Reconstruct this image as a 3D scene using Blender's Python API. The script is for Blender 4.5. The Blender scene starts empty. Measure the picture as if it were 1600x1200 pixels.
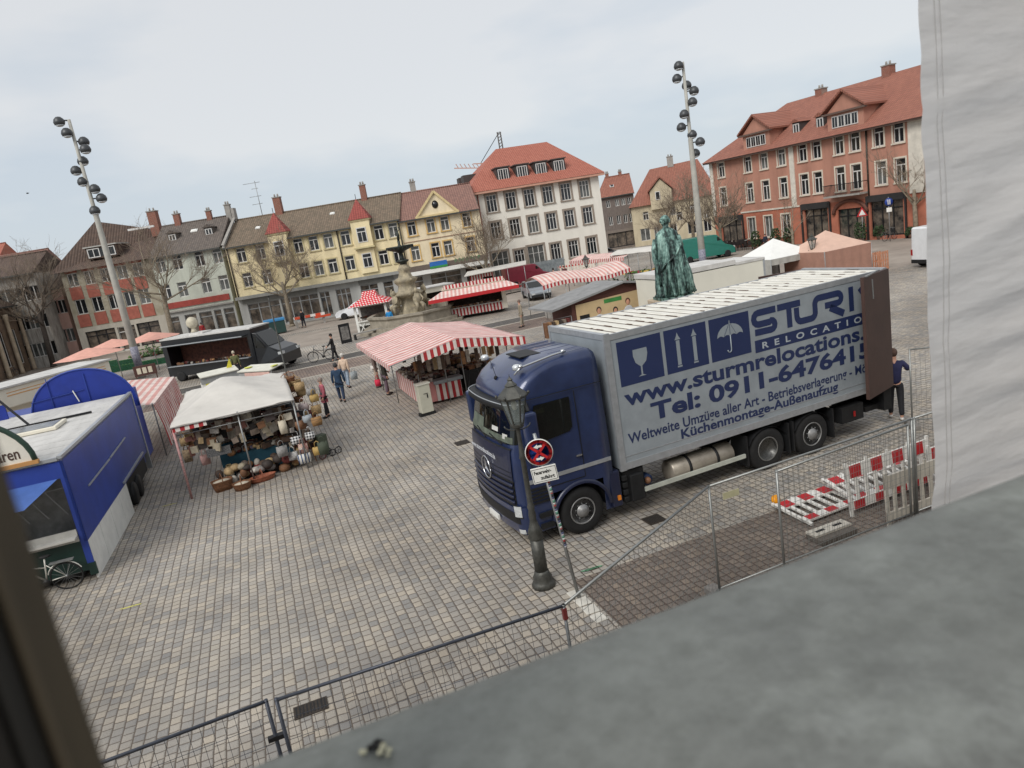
import bpy, math, random
from mathutils import Vector, Matrix, noise
R=math.radians; PI=math.pi; sin=math.sin; cos=math.cos
scn=bpy.context.scene; COL=scn.collection
random.seed(7)
# ---------------- camera ----------------
CF,CP,CR,CH=1108.4,0.22072,-0.16465,6.5
VFW=Vector((0,cos(CP),-sin(CP))); _rt=Vector((1,0,0)); _up=_rt.cross(VFW)
VRT=cos(CR)*_rt+sin(CR)*_up; VUP=-sin(CR)*_rt+cos(CR)*_up
cd=bpy.data.cameras.new('camera'); cam=bpy.data.objects.new('camera',cd); COL.objects.link(cam)
cam.matrix_world=Matrix(((VRT.x,VUP.x,-VFW.x,0),(VRT.y,VUP.y,-VFW.y,0),(VRT.z,VUP.z,-VFW.z,CH),(0,0,0,1)))
cd.sensor_width=36; cd.lens=CF*36/1600; cd.clip_start=.02; cd.clip_end=3000
cd.dof.use_dof=True; cd.dof.focus_distance=26; cd.dof.aperture_fstop=6.0
scn.camera=cam
# ---------------- light ----------------
SUN_EL,SUN_AZ=R(43),R(212)      # azimuth clockwise from +y
w=bpy.data.worlds.new("World"); scn.world=w; w.use_nodes=True
nt=w.node_tree; nt.nodes.clear()
out=nt.nodes.new('ShaderNodeOutputWorld'); bg=nt.nodes.new('ShaderNodeBackground'); bg.inputs[1].default_value=.1
sky=nt.nodes.new('ShaderNodeTexSky'); sky.sky_type='NISHITA'; sky.sun_disc=False; sky.sun_elevation=SUN_EL; sky.sun_rotation=SUN_AZ
tc=nt.nodes.new('ShaderNodeTexCoord'); mp=nt.nodes.new('ShaderNodeMapping'); mp.inputs['Scale'].default_value=(1,1,3.2)
nz=nt.nodes.new('ShaderNodeTexNoise'); nz.inputs['Scale'].default_value=1.7; nz.inputs['Detail'].default_value=5; nz.inputs['Roughness'].default_value=.5
cr=nt.nodes.new('ShaderNodeValToRGB'); e=cr.color_ramp.elements; e[0].position=.43; e[0].color=(3.75,4.12,4.5,1); e[1].position=.575; e[1].color=(4.75,4.83,4.9,1)
sp=nt.nodes.new('ShaderNodeSeparateXYZ'); mr=nt.nodes.new('ShaderNodeMapRange'); mr.inputs[1].default_value=0.02; mr.inputs[2].default_value=.42; mr.inputs[3].default_value=-.16; mr.inputs[4].default_value=.14
ad=nt.nodes.new('ShaderNodeMath'); ad.operation='ADD'
mx=nt.nodes.new('ShaderNodeMix'); mx.data_type='RGBA'; mx.inputs[0].default_value=.9
L=nt.links.new
L(tc.outputs['Generated'],mp.inputs[0]); L(mp.outputs[0],nz.inputs['Vector']); L(tc.outputs['Generated'],sp.inputs[0]); L(sp.outputs[2],mr.inputs[0])
L(nz.outputs[0],ad.inputs[0]); L(mr.outputs[0],ad.inputs[1]); L(ad.outputs[0],cr.inputs[0])
L(sky.outputs[0],mx.inputs[6]); L(cr.outputs[0],mx.inputs[7]); L(mx.outputs[2],bg.inputs[0]); L(bg.outputs[0],out.inputs[0])
sl=bpy.data.lights.new('sun','SUN'); sl.energy=1.5; sl.angle=R(30); sl.color=(1,.97,.92)
so=bpy.data.objects.new('sun',sl); COL.objects.link(so)
sd=Vector((sin(SUN_AZ)*cos(SUN_EL),cos(SUN_AZ)*cos(SUN_EL),sin(SUN_EL)))
so.rotation_euler=sd.to_track_quat('Z','Y').to_euler(); so.location=sd*60
scn.view_settings.view_transform='Standard'; scn.view_settings.look='None'; scn.view_settings.exposure=.68; scn.view_settings.gamma=1
# ---------------- pixel <-> place helpers ----------------
C0=Vector((0,0,CH))
def ray(u,v): return VFW+VRT*((u-800)/CF)+VUP*((600-v)/CF)
def at(u,v,z=0.0):
    r=ray(u,v); return C0+r*((z-CH)/r.z)
def atd(u,v,y):
    r=ray(u,v); return C0+r*(y/r.y)
AX=R(18.7); DX=Vector((cos(AX),sin(AX),0)); DY=Vector((-sin(AX),cos(AX),0))
# ---------------- mesh helpers ----------------
class MB:
    def __init__(s,T=None): s.v=[];s.f=[];s.mi=[];s.sm=[];s.mats=[];s.c=0;s.T=T or Matrix();s.smooth=False
    def m(s,mat):
        if mat not in s.mats: s.mats.append(mat)
        s.c=s.mats.index(mat); return s
    def add(s,vs,fs,sm=None):
        o=len(s.v); s.v+= [s.T@Vector(p) for p in vs]
        for f in fs: s.f.append([o+i for i in f]); s.mi.append(s.c); s.sm.append(s.smooth if sm is None else sm)
    def poly(s,*p): s.add(p,[list(range(len(p)))])
    def box(s,x,y,z,sx,sy,sz,rz=0,rx=0,ry=0):
        M=Matrix.Translation((x,y,z))@Matrix.Rotation(rz,4,'Z')@Matrix.Rotation(ry,4,'Y')@Matrix.Rotation(rx,4,'X')
        v=[M@Vector((a*sx/2,b*sy/2,c*sz/2)) for a in(-1,1) for b in(-1,1) for c in(-1,1)]
        s.add(v,[(0,1,3,2),(4,6,7,5),(0,4,5,1),(2,3,7,6),(0,2,6,4),(1,5,7,3)],False)
    def bb(s,x0,x1,y0,y1,z0,z1): s.box((x0+x1)/2,(y0+y1)/2,(z0+z1)/2,abs(x1-x0),abs(y1-y0),abs(z1-z0))
    def bar(s,p,q,w,h=None):
        p=Vector(p);q=Vector(q);h=h or w;d=q-p;n=d.normalized()
        a=n.cross(Vector((0,0,1)));a=a.normalized() if a.length>1e-4 else Vector((1,0,0)); b=n.cross(a)
        v=[]
        for e in(p,q):
            for i,j in((-1,-1),(1,-1),(1,1),(-1,1)): v.append(e+a*(i*w/2)+b*(j*h/2))
        s.add(v,[(3,2,1,0),(4,5,6,7),(0,1,5,4),(1,2,6,5),(2,3,7,6),(3,0,4,7)],False)
    def tube(s,pts,r,n=8,cap=True):
        pts=[Vector(p) for p in pts]; k=len(pts); rr=[r]*k if isinstance(r,(int,float)) else r
        v=[];f=[];pa=None
        for i,p in enumerate(pts):
            d=(pts[min(i+1,k-1)]-pts[max(i-1,0)]).normalized()
            if pa is None:
                a=d.cross(Vector((0,0,1))); a=a.normalized() if a.length>1e-3 else Vector((1,0,0))
            else:
                a=pa-d*pa.dot(d); a=a.normalized() if a.length>1e-4 else d.orthogonal().normalized()
            pa=a;b=d.cross(a)
            for j in range(n):
                t=2*PI*j/n; v.append(p+(a*cos(t)+b*sin(t))*rr[i])
        for i in range(k-1):
            for j in range(n): f.append((i*n+j,i*n+(j+1)%n,(i+1)*n+(j+1)%n,(i+1)*n+j))
        if cap: f.append(tuple(range(n))[::-1]); f.append(tuple((k-1)*n+j for j in range(n)))
        s.add(v,f,True if n>4 else False)
    def lathe(s,prof,x=0,y=0,z=0,n=16,M=None,sm=True):
        M=M or Matrix(); T=Matrix.Translation((x,y,z))@M; v=[];f=[];k=len(prof)
        for r,h in prof:
            for j in range(n):
                t=2*PI*j/n; v.append(T@Vector((r*cos(t),r*sin(t),h)))
        for i in range(k-1):
            for j in range(n): f.append((i*n+j,i*n+(j+1)%n,(i+1)*n+(j+1)%n,(i+1)*n+j))
        if prof[0][0]>1e-4: f.append(tuple(range(n))[::-1])
        if prof[-1][0]>1e-4: f.append(tuple((k-1)*n+j for j in range(n)))
        s.add(v,f,sm)
    def prism(s,pts,d,sm=False):   # pts: list of 3d pts (planar), d: extrusion vector
        k=len(pts);d=Vector(d);v=[Vector(p) for p in pts]+[Vector(p)+d for p in pts]
        f=[tuple(range(k))[::-1],tuple(range(k,2*k))]+[(i,(i+1)%k,k+(i+1)%k,k+i) for i in range(k)]
        s.add(v,f,False)
    def loft(s,rings,closed=True,cap=True,sm=True):
        n=len(rings[0]);v=[p for r in rings for p in r];f=[];e=n if closed else n-1
        for i in range(len(rings)-1):
            for j in range(e): f.append((i*n+j,i*n+(j+1)%n,(i+1)*n+(j+1)%n,(i+1)*n+j))
        if cap and closed: f.append(tuple(range(n))[::-1]); f.append(tuple((len(rings)-1)*n+j for j in range(n)))
        s.add(v,f,sm)
    def ball(s,x,y,z,rx,ry=None,rz=None,n=8,m=6,jit=0):
        ry=ry or rx; rz=rz or rx; v=[];f=[]
        for i in range(m+1):
            a=PI*i/m
            for j in range(n):
                b=2*PI*j/n; k=1+(random.uniform(-jit,jit) if jit else 0)
                v.append((x+rx*k*sin(a)*cos(b),y+ry*k*sin(a)*sin(b),z+rz*k*cos(a)))
        for i in range(m):
            for j in range(n): f.append((i*n+j,(i+1)*n+j,(i+1)*n+(j+1)%n,i*n+(j+1)%n))
        s.add(v,f,True)
    def mesh(s,name):
        me=bpy.data.meshes.new(name); me.from_pydata([tuple(p) for p in s.v],[],s.f)
        for m in s.mats: me.materials.append(m)
        for p,i,q in zip(me.polygons,s.mi,s.sm): p.material_index=i; p.use_smooth=q
        me.update(); return me
    def build(s,name,parent=None,loc=None,rz=0,bevel=0,fix=True):
        me=s.mesh(name); o=link(name,me,parent,loc,rz)
        if fix:
            import bmesh
            b=bmesh.new(); b.from_mesh(me); bmesh.ops.remove_doubles(b,verts=b.verts,dist=1e-5); bmesh.ops.recalc_face_normals(b,faces=b.faces); b.to_mesh(me); b.free()
        if bevel:
            md=o.modifiers.new('bevel','BEVEL'); md.width=bevel; md.segments=2; md.limit_method='ANGLE'; md.angle_limit=R(40)
        return o
def link(name,data,parent=None,loc=None,rz=0):
    o=bpy.data.objects.new(name,data); COL.objects.link(o)
    if parent: o.parent=parent
    if loc is not None: o.location=loc
    o.rotation_euler.z=rz; return o
def tag(o,label=None,cat=None,group=None,kind=None):
    if label: o['label']=label
    if cat: o['category']=cat
    if group: o['group']=group
    if kind: o['kind']=kind
    return o
def thing(name,label,cat,loc=(0,0,0),rz=0,group=None):
    o=link(name,None,None,loc,rz); o.empty_display_size=.3; return tag(o,label,cat,group)
def kids(o): return [c for c in bpy.data.objects if c.parent==o]
def dup(o,loc=None,rz=None,label=None,group=None,scale=None,_p=None,KM=None):
    if KM is None:
        KM={}
        for c in bpy.data.objects:
            if c.parent: KM.setdefault(c.parent.name,[]).append(c)
    c=o.copy(); COL.objects.link(c)
    if _p: c.parent=_p
    for k in KM.get(o.name,[]): dup(k,_p=c,KM=KM)
    if _p is None:
        if loc is not None: c.location=loc
        if rz is not None: c.rotation_euler.z=rz
        if label: c['label']=label
        if group: c['group']=group
        if scale: c.scale=(scale,)*3
    return c
def txt(s,x0,x1,z0,z1,y,mat,parent=None,name='lettering',bold=.02,T=None,fit=True,ext=.004):
    c=bpy.data.curves.new('t','FONT'); c.body=s; c.offset=bold; c.resolution_u=3; c.extrude=0; c.fill_mode='FRONT'
    o=bpy.data.objects.new('t',c); COL.objects.link(o); bpy.context.view_layer.update()
    me=bpy.data.meshes.new_from_object(o.evaluated_get(bpy.context.evaluated_depsgraph_get())); bpy.data.objects.remove(o)
    X=[v.co.x for v in me.vertices];Y=[v.co.y for v in me.vertices]
    if not X: return None
    a,b,p,q=min(X),max(X),min(Y),max(Y); sx=(x1-x0)/(b-a); sz=(z1-z0)/(q-p)
    if not fit: sx=sz
    for v in me.vertices:
        v.co=Vector((x0+(v.co.x-a)*sx,y,z0+(v.co.y-p)*sz))
        if T: v.co=T@v.co
    me.materials.clear(); me.materials.append(mat); me.name=name
    m9=bpy.data.meshes.new(name); m9.from_pydata([tuple(v.co) for v in me.vertices],[],[tuple(p.vertices) for p in me.polygons]); m9.materials.append(mat); me=m9; me.update()
    return link(name,me,parent)
# ---------------- materials ----------------
def lin(c):
    return tuple(((x/255)/12.92 if x/255<=.04045 else ((x/255+.055)/1.055)**2.4) for x in c)
_mc={}
def M(name,c,rough=.6,metal=0,var=.1,sc=3.,bump=0,bsc=None,c2=None,spec=.5,st=None,alpha=1,coat=0,em=None):
    if name in _mc: return _mc[name]
    m=bpy.data.materials.new(name); m.use_nodes=True; t=m.node_tree; p=t.nodes['Principled BSDF']
    c=lin(c); b=p.inputs; b['Roughness'].default_value=rough; b['Metallic'].default_value=metal; b['Base Color'].default_value=(*c,1); b['Specular IOR Level'].default_value=spec
    if coat: b['Coat Weight'].default_value=coat; b['Coat Roughness'].default_value=.08
    if alpha<1: b['Alpha'].default_value=alpha
    if em: b['Emission Color'].default_value=(*c,1); b['Emission Strength'].default_value=em
    if var or c2 or bump:
        tc=t.nodes.new('ShaderNodeTexCoord'); mpn=t.nodes.new('ShaderNodeMapping'); t.links.new(tc.outputs['Object'],mpn.inputs[0])
        if st: mpn.inputs['Scale'].default_value=st
        n=t.nodes.new('ShaderNodeTexNoise'); n.inputs['Scale'].default_value=sc; n.inputs['Detail'].default_value=5; n.inputs['Roughness'].default_value=.62
        t.links.new(mpn.outputs[0],n.inputs['Vector'])
        if var or c2:
            r=t.nodes.new('ShaderNodeValToRGB'); e=r.color_ramp.elements; e[0].position=.33; e[1].position=.68
            if c2: a=c;d=lin(c2)
            else: a=tuple(x*(1-var*1.6) for x in c); d=tuple(min(1,x*(1+var)) for x in c)
            e[0].color=(*a,1); e[1].color=(*d,1); t.links.new(n.outputs[0],r.inputs[0]); t.links.new(r.outputs[0],b['Base Color'])
        if bump:
            n2=t.nodes.new('ShaderNodeTexNoise'); n2.inputs['Scale'].default_value=bsc or sc*5; n2.inputs['Detail'].default_value=4; t.links.new(mpn.outputs[0],n2.inputs['Vector'])
            bn=t.nodes.new('ShaderNodeBump'); bn.inputs['Strength'].default_value=1; bn.inputs['Distance'].default_value=bump; t.links.new(n2.outputs[0],bn.inputs['Height']); t.links.new(bn.outputs[0],b['Normal'])
    _mc[name]=m; return m
class NN:   # small node-maths helper
    def __init__(s,m): s.t=m.node_tree
    def k(s,op,a,b=None,c=None):
        n=s.t.nodes.new('ShaderNodeMath'); n.operation=op
        for i,x in enumerate((a,b,c)):
            if x is None: continue
            if isinstance(x,(int,float)): n.inputs[i].default_value=x
            else: s.t.links.new(x,n.inputs[i])
        return n.outputs[0]
    def vec(s,a,b,c=0):
        n=s.t.nodes.new('ShaderNodeCombineXYZ')
        for i,x in enumerate((a,b,c)):
            if isinstance(x,(int,float)): n.inputs[i].default_value=x
            else: s.t.links.new(x,n.inputs[i])
        return n.outputs[0]
    def noise(s,v,sc,det=3,ro=.5):
        n=s.t.nodes.new('ShaderNodeTexNoise'); n.inputs['Scale'].default_value=sc; n.inputs['Detail'].default_value=det; n.inputs['Roughness'].default_value=ro; s.t.links.new(v,n.inputs['Vector']); return n.outputs[0]
    def white(s,v):
        n=s.t.nodes.new('ShaderNodeTexWhiteNoise'); s.t.links.new(v,n.inputs['Vector']); return n.outputs[0]
    def step(s,x,a,b,lo=0,hi=1):
        n=s.t.nodes.new('ShaderNodeMapRange'); n.interpolation_type='SMOOTHSTEP'; s.t.links.new(x,n.inputs[0])
        for i,q in enumerate((a,b,lo,hi)): n.inputs[1+i].default_value=q
        return n.outputs[0]
    def mix(s,f,a,b,mode='MIX'):
        n=s.t.nodes.new('ShaderNodeMix'); n.data_type='RGBA'; n.blend_type=mode
        for i,x in ((0,f),(6,a),(7,b)):
            if isinstance(x,(int,float)): n.inputs[i].default_value=x
            elif isinstance(x,tuple): n.inputs[i].default_value=(*x,1)
            else: s.t.links.new(x,n.inputs[i])
        return n.outputs[2]
    def ramp(s,x,stops,const=False):
        n=s.t.nodes.new('ShaderNodeValToRGB'); r=n.color_ramp
        if const: r.interpolation='CONSTANT'
        while len(r.elements)<len(stops): r.elements.new(.5)
        for e,(p,c) in zip(r.elements,stops): e.position=p; e.color=(*lin(c),1)
        s.t.links.new(x,n.inputs[0]); return n.outputs[0]
    def obj(s,which='Object'):
        n=s.t.nodes.new('ShaderNodeTexCoord'); q=s.t.nodes.new('ShaderNodeSeparateXYZ'); s.t.links.new(n.outputs[which],q.inputs[0]); return n.outputs[which],q.outputs
    def bump(s,h,dist,st=1):
        n=s.t.nodes.new('ShaderNodeBump'); n.inputs['Strength'].default_value=st; n.inputs['Distance'].default_value=dist; s.t.links.new(h,n.inputs['Height']); return n.outputs[0]
def newmat(name,rough=.7):
    m=bpy.data.materials.new(name); m.use_nodes=True; m.node_tree.nodes['Principled BSDF'].inputs['Roughness'].default_value=rough; _mc[name]=m; return m,NN(m),m.node_tree.nodes['Principled BSDF'].inputs
def setts(name,stops,joint=(70,62,54),w=.17,l=.215,ang=AX,jw=.012,dirt=.35):
    m,N,b=newmat(name,.78); v,xyz=N.obj('Object')
    wn=N.noise(v,.9,2); wn2=N.noise(v,5,2)
    a=N.k('ADD',N.k('MULTIPLY',xyz[0],cos(ang)),N.k('MULTIPLY',xyz[1],sin(ang)))
    c=N.k('ADD',N.k('MULTIPLY',xyz[0],-sin(ang)),N.k('MULTIPLY',xyz[1],cos(ang)))
    a=N.k('ADD',a,N.k('ADD',N.k('MULTIPLY',wn,.05),N.k('MULTIPLY',wn2,.02)))
    c=N.k('ADD',c,N.k('MULTIPLY',N.noise(N.vec(xyz[1],xyz[0],7),4,2),.07))
    A=N.k('DIVIDE',a,w); ci=N.k('FLOOR',A); fa=N.k('SUBTRACT',A,ci)
    rr=N.white(N.vec(ci,3.3)); rw=N.white(N.vec(ci,9.1))
    B=N.k('ADD',N.k('DIVIDE',c,l),N.k('MULTIPLY',rr,5)); ri=N.k('FLOOR',B); fb=N.k('SUBTRACT',B,ri)
    da=N.k('MULTIPLY',N.k('MINIMUM',fa,N.k('SUBTRACT',1,fa)),w); db=N.k('MULTIPLY',N.k('MINIMUM',fb,N.k('SUBTRACT',1,fb)),l)
    ip=lambda x:N.k('POWER',N.k('ADD',x,.0005),-2.5)
    d=N.k('POWER',N.k('ADD',ip(da),ip(db)),-.4)
    d=N.k('ADD',d,N.k('MULTIPLY',N.k('SUBTRACT',N.noise(v,45,2),.5),.012))
    rnd=N.white(N.vec(ci,ri,1)); rnd2=N.white(N.vec(ci,ri,5))
    patch=N.noise(v,.9,3,.6)
    x=N.k('ADD',N.k('MULTIPLY',rnd,.38),N.k('MULTIPLY',patch,.85))
    col=N.ramp(N.k('SUBTRACT',x,.14),stops)
    col=N.mix(1,col,N.ramp(N.noise(v,60,4,.7),[(.3,(205,205,205)),(.7,(255,255,255))]),'MULTIPLY')
    col=N.mix(1,col,N.ramp(rnd2,[(0,(224,226,230)),(.5,(246,246,246)),(1,(255,252,246))]),'MULTIPLY')
    col=N.mix(1,col,N.ramp(N.noise(v,.13,5,.6),[(.35,(int(255*(1-dirt*.6)),)*3),(.65,(255,255,255))]),'MULTIPLY')
    f=N.step(d,jw*.45,jw*1.35)
    col=N.mix(f,lin(joint),col)
    N.t.links.new(col,b['Base Color'])
    h=N.k('ADD',N.step(d,0,.03),N.k('MULTIPLY',N.noise(v,30,3),.15))
    h=N.k('ADD',h,N.k('MULTIPLY',rnd2,.12)); col=N.mix(1,col,N.ramp(N.noise(v,.22,4,.55),[(.36,(226,223,220)),(.6,(255,255,255))]),'MULTIPLY')
    N.t.links.new(col,b['Base Color'])
    N.t.links.new(N.bump(h,.012),b['Normal']); return m
def stripes(name,a,b2,per=.2,axis=0,duty=.5,rough=.8,tw=.15):
    if name in _mc: return _mc[name]
    m,N,b=newmat(name,rough); v,xyz=N.obj('Object')
    x=N.k('DIVIDE',xyz[axis],per); f=N.k('GREATER_THAN',N.k('FRACT',x),duty)
    col=N.mix(f,lin(a),lin(b2)); col=N.mix(1,col,N.ramp(N.noise(v,2.5,4,.6),[(.3,(int(255*(1-tw)),)*3),(.7,(255,255,255))]),'MULTIPLY')
    N.t.links.new(col,b['Base Color']); return m
def tiles(name,a,b2,per=(.24,.3),rough=.8):
    m,N,b=newmat(name,rough); v,xyz=N.obj('Object')
    ci=N.k('FLOOR',N.k('DIVIDE',xyz[0],per[0])); ri=N.k('FLOOR',N.k('DIVIDE',xyz[2],per[1]*.6))
    rnd=N.white(N.vec(ci,ri)); col=N.mix(N.k('ADD',N.k('MULTIPLY',rnd,.5),N.k('MULTIPLY',N.noise(v,.5,5,.65),.55)),lin(a),lin(b2))
    fx=N.k('FRACT',N.k('DIVIDE',xyz[0],per[0])); fz=N.k('FRACT',N.k('DIVIDE',xyz[2],per[1]*.6))
    h=N.k('ADD',N.k('SINE',N.k('MULTIPLY',fx,PI)),N.k('MULTIPLY',fz,.8))
    col=N.mix(N.step(N.k('MINIMUM',fz,fx),0,.16,.75,0),col,lin((60,45,40)))
    N.t.links.new(col,b['Base Color']); N.t.links.new(N.bump(h,.04),b['Normal']); return m
def brick(name,a,b2,mo,scale=4):
    m,N,b=newmat(name,.85); v,xyz=N.obj('Object'); n=N.t.nodes.new('ShaderNodeTexBrick')
    N.t.links.new(N.vec(xyz[0],xyz[2],0),n.inputs['Vector']); n.inputs['Scale'].default_value=scale; n.inputs['Color1'].default_value=(*lin(a),1); n.inputs['Color2'].default_value=(*lin(b2),1); n.inputs['Mortar'].default_value=(*lin(mo),1); n.inputs['Mortar Size'].default_value=.015
    N.t.links.new(n.outputs[0],b['Base Color']); return m
WHITE=M('white_paint',(225,225,220),.5,var=.06); WOODW=M('window_white',(206,204,200),.5,var=.04)
PANE=M('window_glass',(28,32,36),.08,var=.3,sc=.7,spec=.6); PANE2=M('window_glass_curtain',(90,92,90),.15,var=.3,sc=1.5)
STONE=M('sandstone',(176,160,138),.85,var=.15,sc=2); GREYST=M('grey_stone',(150,146,140),.85,var=.12)
DARK=M('dark_metal',(38,38,40),.5,.4,var=.1); BLACK=M('black_rubber',(26,26,27),.8,var=.15,sc=8); STEEL=M('galvanised_steel',(150,152,152),.45,.6,var=.1,sc=12)
GLASSD=M('shop_glass',(26,28,30),.06,sc=1.3,c2=(122,110,98),spec=.6)  # blotchy noise colour stands in for displays and reflections in the glass
# ================= ground =================
cob=setts('cobblestone',[(0,(170,167,164)),(.28,(188,184,178)),(.45,(203,196,186)),(.62,(213,204,191)),(.78,(220,211,198)),(1,(210,198,180))],joint=(98,88,78),jw=.0105,w=.17,l=.18,dirt=.25)
cobb=setts('brown_cobblestone',[(0,(128,118,110)),(.4,(148,136,126)),(.7,(162,149,138)),(1,(176,162,148))],joint=(84,72,64),w=.15,l=.17,dirt=.2)
cobp=setts('pink_cobblestone',[(0,(150,132,122)),(.5,(172,152,140)),(1,(188,170,156))],joint=(70,58,52),w=.17,l=.2)
cobd=setts('grey_cobblestone',[(0,(92,92,94)),(.5,(120,118,115)),(1,(140,136,130))],w=.13,l=.13)
asph=M('square_asphalt',(150,140,130),.85,var=.16,sc=.35,bump=.004,bsc=60)
lightst=M('light_slab',(176,168,156),.8,var=.15,sc=3,bump=.004,bsc=30)
def sheet(name,pts,mat,z):
    b=MB().m(mat); b.poly(*[(p[0],p[1],z) for p in pts]); o=b.build(name,fix=False); return tag(o,kind='structure')
b=MB().m(cob); N_=14
b.poly((-700,-60,0),(700,-60,0),(700,1500,0),(-700,1500,0)); tag(b.build('ground',fix=False),kind='structure')
def quadpx(*q): return [at(u,v) for u,v in q]
def strip(name,p,q,w,mat,z,along=DX):
    p=Vector(p);q=Vector(q);n=(q-p).normalized().cross(Vector((0,0,1)))*w/2; return sheet(name,[p-n,q-n,q+n,p+n],mat,z)
O1=at(560,558)
sheet('path',[O1+DX*-12+DY*-3.6,O1+DX*14+DY*-3.6,O1+DX*14+DY*.2,O1+DX*-12+DY*.2],cobp,.004)
sheet('path',[O1+DX*-12+DY*.2,O1+DX*14+DY*.2,O1+DX*14+DY*2.6,O1+DX*-12+DY*2.6],cobd,.004)
for d in (-3.6,.2,2.6): sheet('path',[O1+DX*-12+DY*(d-.14),O1+DX*14+DY*(d-.14),O1+DX*14+DY*(d+.14),O1+DX*-12+DY*(d+.14)],lightst,.008)
O2=at(500,530)
sheet('path',[O2+DX*-3+DY*-3,O2+DX*5+DY*-3,O2+DX*6+DY*7,O2+DX*-2+DY*7],asph,.004)
sheet('road',[Vector((-75,60,0)),Vector((-48,62,0)),Vector((-2,66,0)),Vector((14,74,0)),Vector((16,90,0)),Vector((-80,96,0))],asph,.004)
O3=at(1400,412)
sheet('road',[O3+DX*-8+DY*-1.5,O3+DX*30+DY*-1.5,O3+DX*30+DY*12,O3+DX*-12+DY*30,O3+DX*-22+DY*30],asph,.004)
# brown paving in front of the palace with a border of pale stones
bp=[at(918,982),at(880,870)]
K=at(912,940)
sheet('pavement',[K+DX*.15+DY*.75,K+DX*14+DY*.75,K+DX*14+DY*-9,K+DX*.15+DY*-9],cobb,.004)
b=MB().m(M('pale_sett',(206,202,192),.8,var=.12,sc=6,bump=.006,bsc=20))
random.seed(3)
for k in range(4):
    p=K+DY*(.3-.3*k)+DX*-.02; b.box(p.x,p.y,.008,.24+random.uniform(-.02,.02),.26,.02,AX+random.uniform(-.05,.05))
for k in range(0):
    p=K+DX*(.3+.27*k)+DY*.87; b.box(p.x,p.y,.006,.24,.16,.016,AX+random.uniform(-.05,.05))
tag(b.build('kerb_strip',bevel=.01),kind='structure')
# grates and chalk marks on the paving
iron=M('cast_iron',(70,62,55),.7,.5,var=.2,sc=20)
def grate(q,w,l,label,rz):
    p=at(*q); t=thing('drain_grate',label,'drain',(p.x,p.y,.005),rz)
    b=MB().m(iron); b.box(0,0,.004,w,l,.008); b.m(BLACK)
    for i in range(9): b.box(-w/2+.04+(w-.08)*i/8,0,.0095,w/24,l*.8,.003)
    b.build('grate_cover',t)
grate((486,1107),.5,.32,'rusty drain grate in the setts behind the fence at the bottom',AX)
grate((722,692),.45,.45,'square drain cover in the open cobbles left of the truck cab',AX)
grate((1022,812),.4,.4,'drain cover beside the fence in front of the truck axles',AX)
yl=M('yellow_chalk',(196,190,110),.9,var=.3,sc=30); gl=M('green_chalk',(110,160,125),.9,var=.3,sc=30)
for q,lb,m_ in(((200,950),'yellow chalk mark on the cobbles nearest the window frame',yl),((262,790),'yellow chalk mark on the cobbles below the basket stall pole',yl),((922,892),'pale green chalk mark beside the sign post foot',gl)):
    p=at(*q); b=MB().m(m_)
    for k in range(5): b.poly(*[(p.x+x*.2+k*.07-.1,p.y+y*.05+k*.02,.0235 if m_ is gl else .006+k*.0006) for x,y in((-.3,-.5),(.35,-.4),(.3,.5),(-.35,.35))])
    tag(b.build('chalk_mark',fix=False),lb,'chalk mark')
# ================= palace wall, sill, sash, tarpaulin =================
SZ=6.15; E0=at(370,1200,SZ); 
pal=thing('palace_wall','grey metal window sill and stone palace wall below the viewer','building',(E0.x,E0.y,0),AX)
zinc,N,bi=newmat('zinc_sheet',.55); v,xyz=N.obj()
bi['Metallic'].default_value=.05
nn=N.noise(v,1.6,6,.6); 
c=N.ramp(nn,[(.3,(78,76,74)),(.46,(90,89,86)),(.58,(104,104,99)),(.78,(118,119,113))])
edge=N.step(N.k('ADD',xyz[1],N.k('MULTIPLY',N.noise(v,3,4),.3)),-.22,.12)
c=N.mix(N.k('MULTIPLY',edge,.75),c,lin((128,132,127)))
c=N.mix(N.k('MULTIPLY',N.step(N.noise(v,6,6,.72),.5,.66),.4),c,lin((150,154,149)))
c=N.mix(N.k('MULTIPLY',N.step(N.noise(v,2.6,6,.7),.47,.68),.45),c,lin((84,86,84)))
c=N.mix(1,c,N.ramp(N.noise(v,34,6,.75),[(.34,(222,222,220)),(.6,(255,255,255))]),'MULTIPLY')
sc_=N.noise(N.vec(N.k('MULTIPLY',xyz[0],3),N.k('MULTIPLY',xyz[1],60),0),1.5,3,.6)
c=N.mix(N.k('MULTIPLY',N.step(sc_,.64,.74),.15),c,lin((168,172,168)))
c=N.mix(N.k('MULTIPLY',N.step(N.noise(v,22,3,.5),.66,.8),.12),c,lin((172,174,170)))
N.t.links.new(c,bi['Base Color']); N.t.links.new(N.bump(N.noise(v,40,5,.7),.0015),bi['Normal'])
palst=M('palace_stone',(172,166,154),.9,var=.12,sc=1)
b=MB().m(zinc); S=[]
prof=[(-1.1,.03),(-.02,0),(0,-.004),(.008,-.014),(.008,-.06),(-.01,-.062)]
b.loft([[Vector((x,y,SZ+z)) for y,z in prof] for x in [-2.2+.1*i for i in range(60)]],closed=False,cap=False)
b.build('window_sill',pal)
b=MB().m(palst); b.bb(-30,45,-1.2,-.06,-.5,SZ-.07); b.build('wall',pal)
b=MB().m(palst); b.bb(-30,-2.1,-.36,-.12,SZ-.05,10.5); b.bb(3.4,45,-.36,-.12,SZ-.05,10.5); b.bb(-2.099,3.399,-.36,-.12,9.2,10.5); b.build('wall',pal)
gr=M('grime_spot',(60,54,46),.9,var=.4,sc=60,c2=(190,186,160))
p=at(588,1172,SZ+.004); b=MB().m(gr)
random.seed(5)
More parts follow.
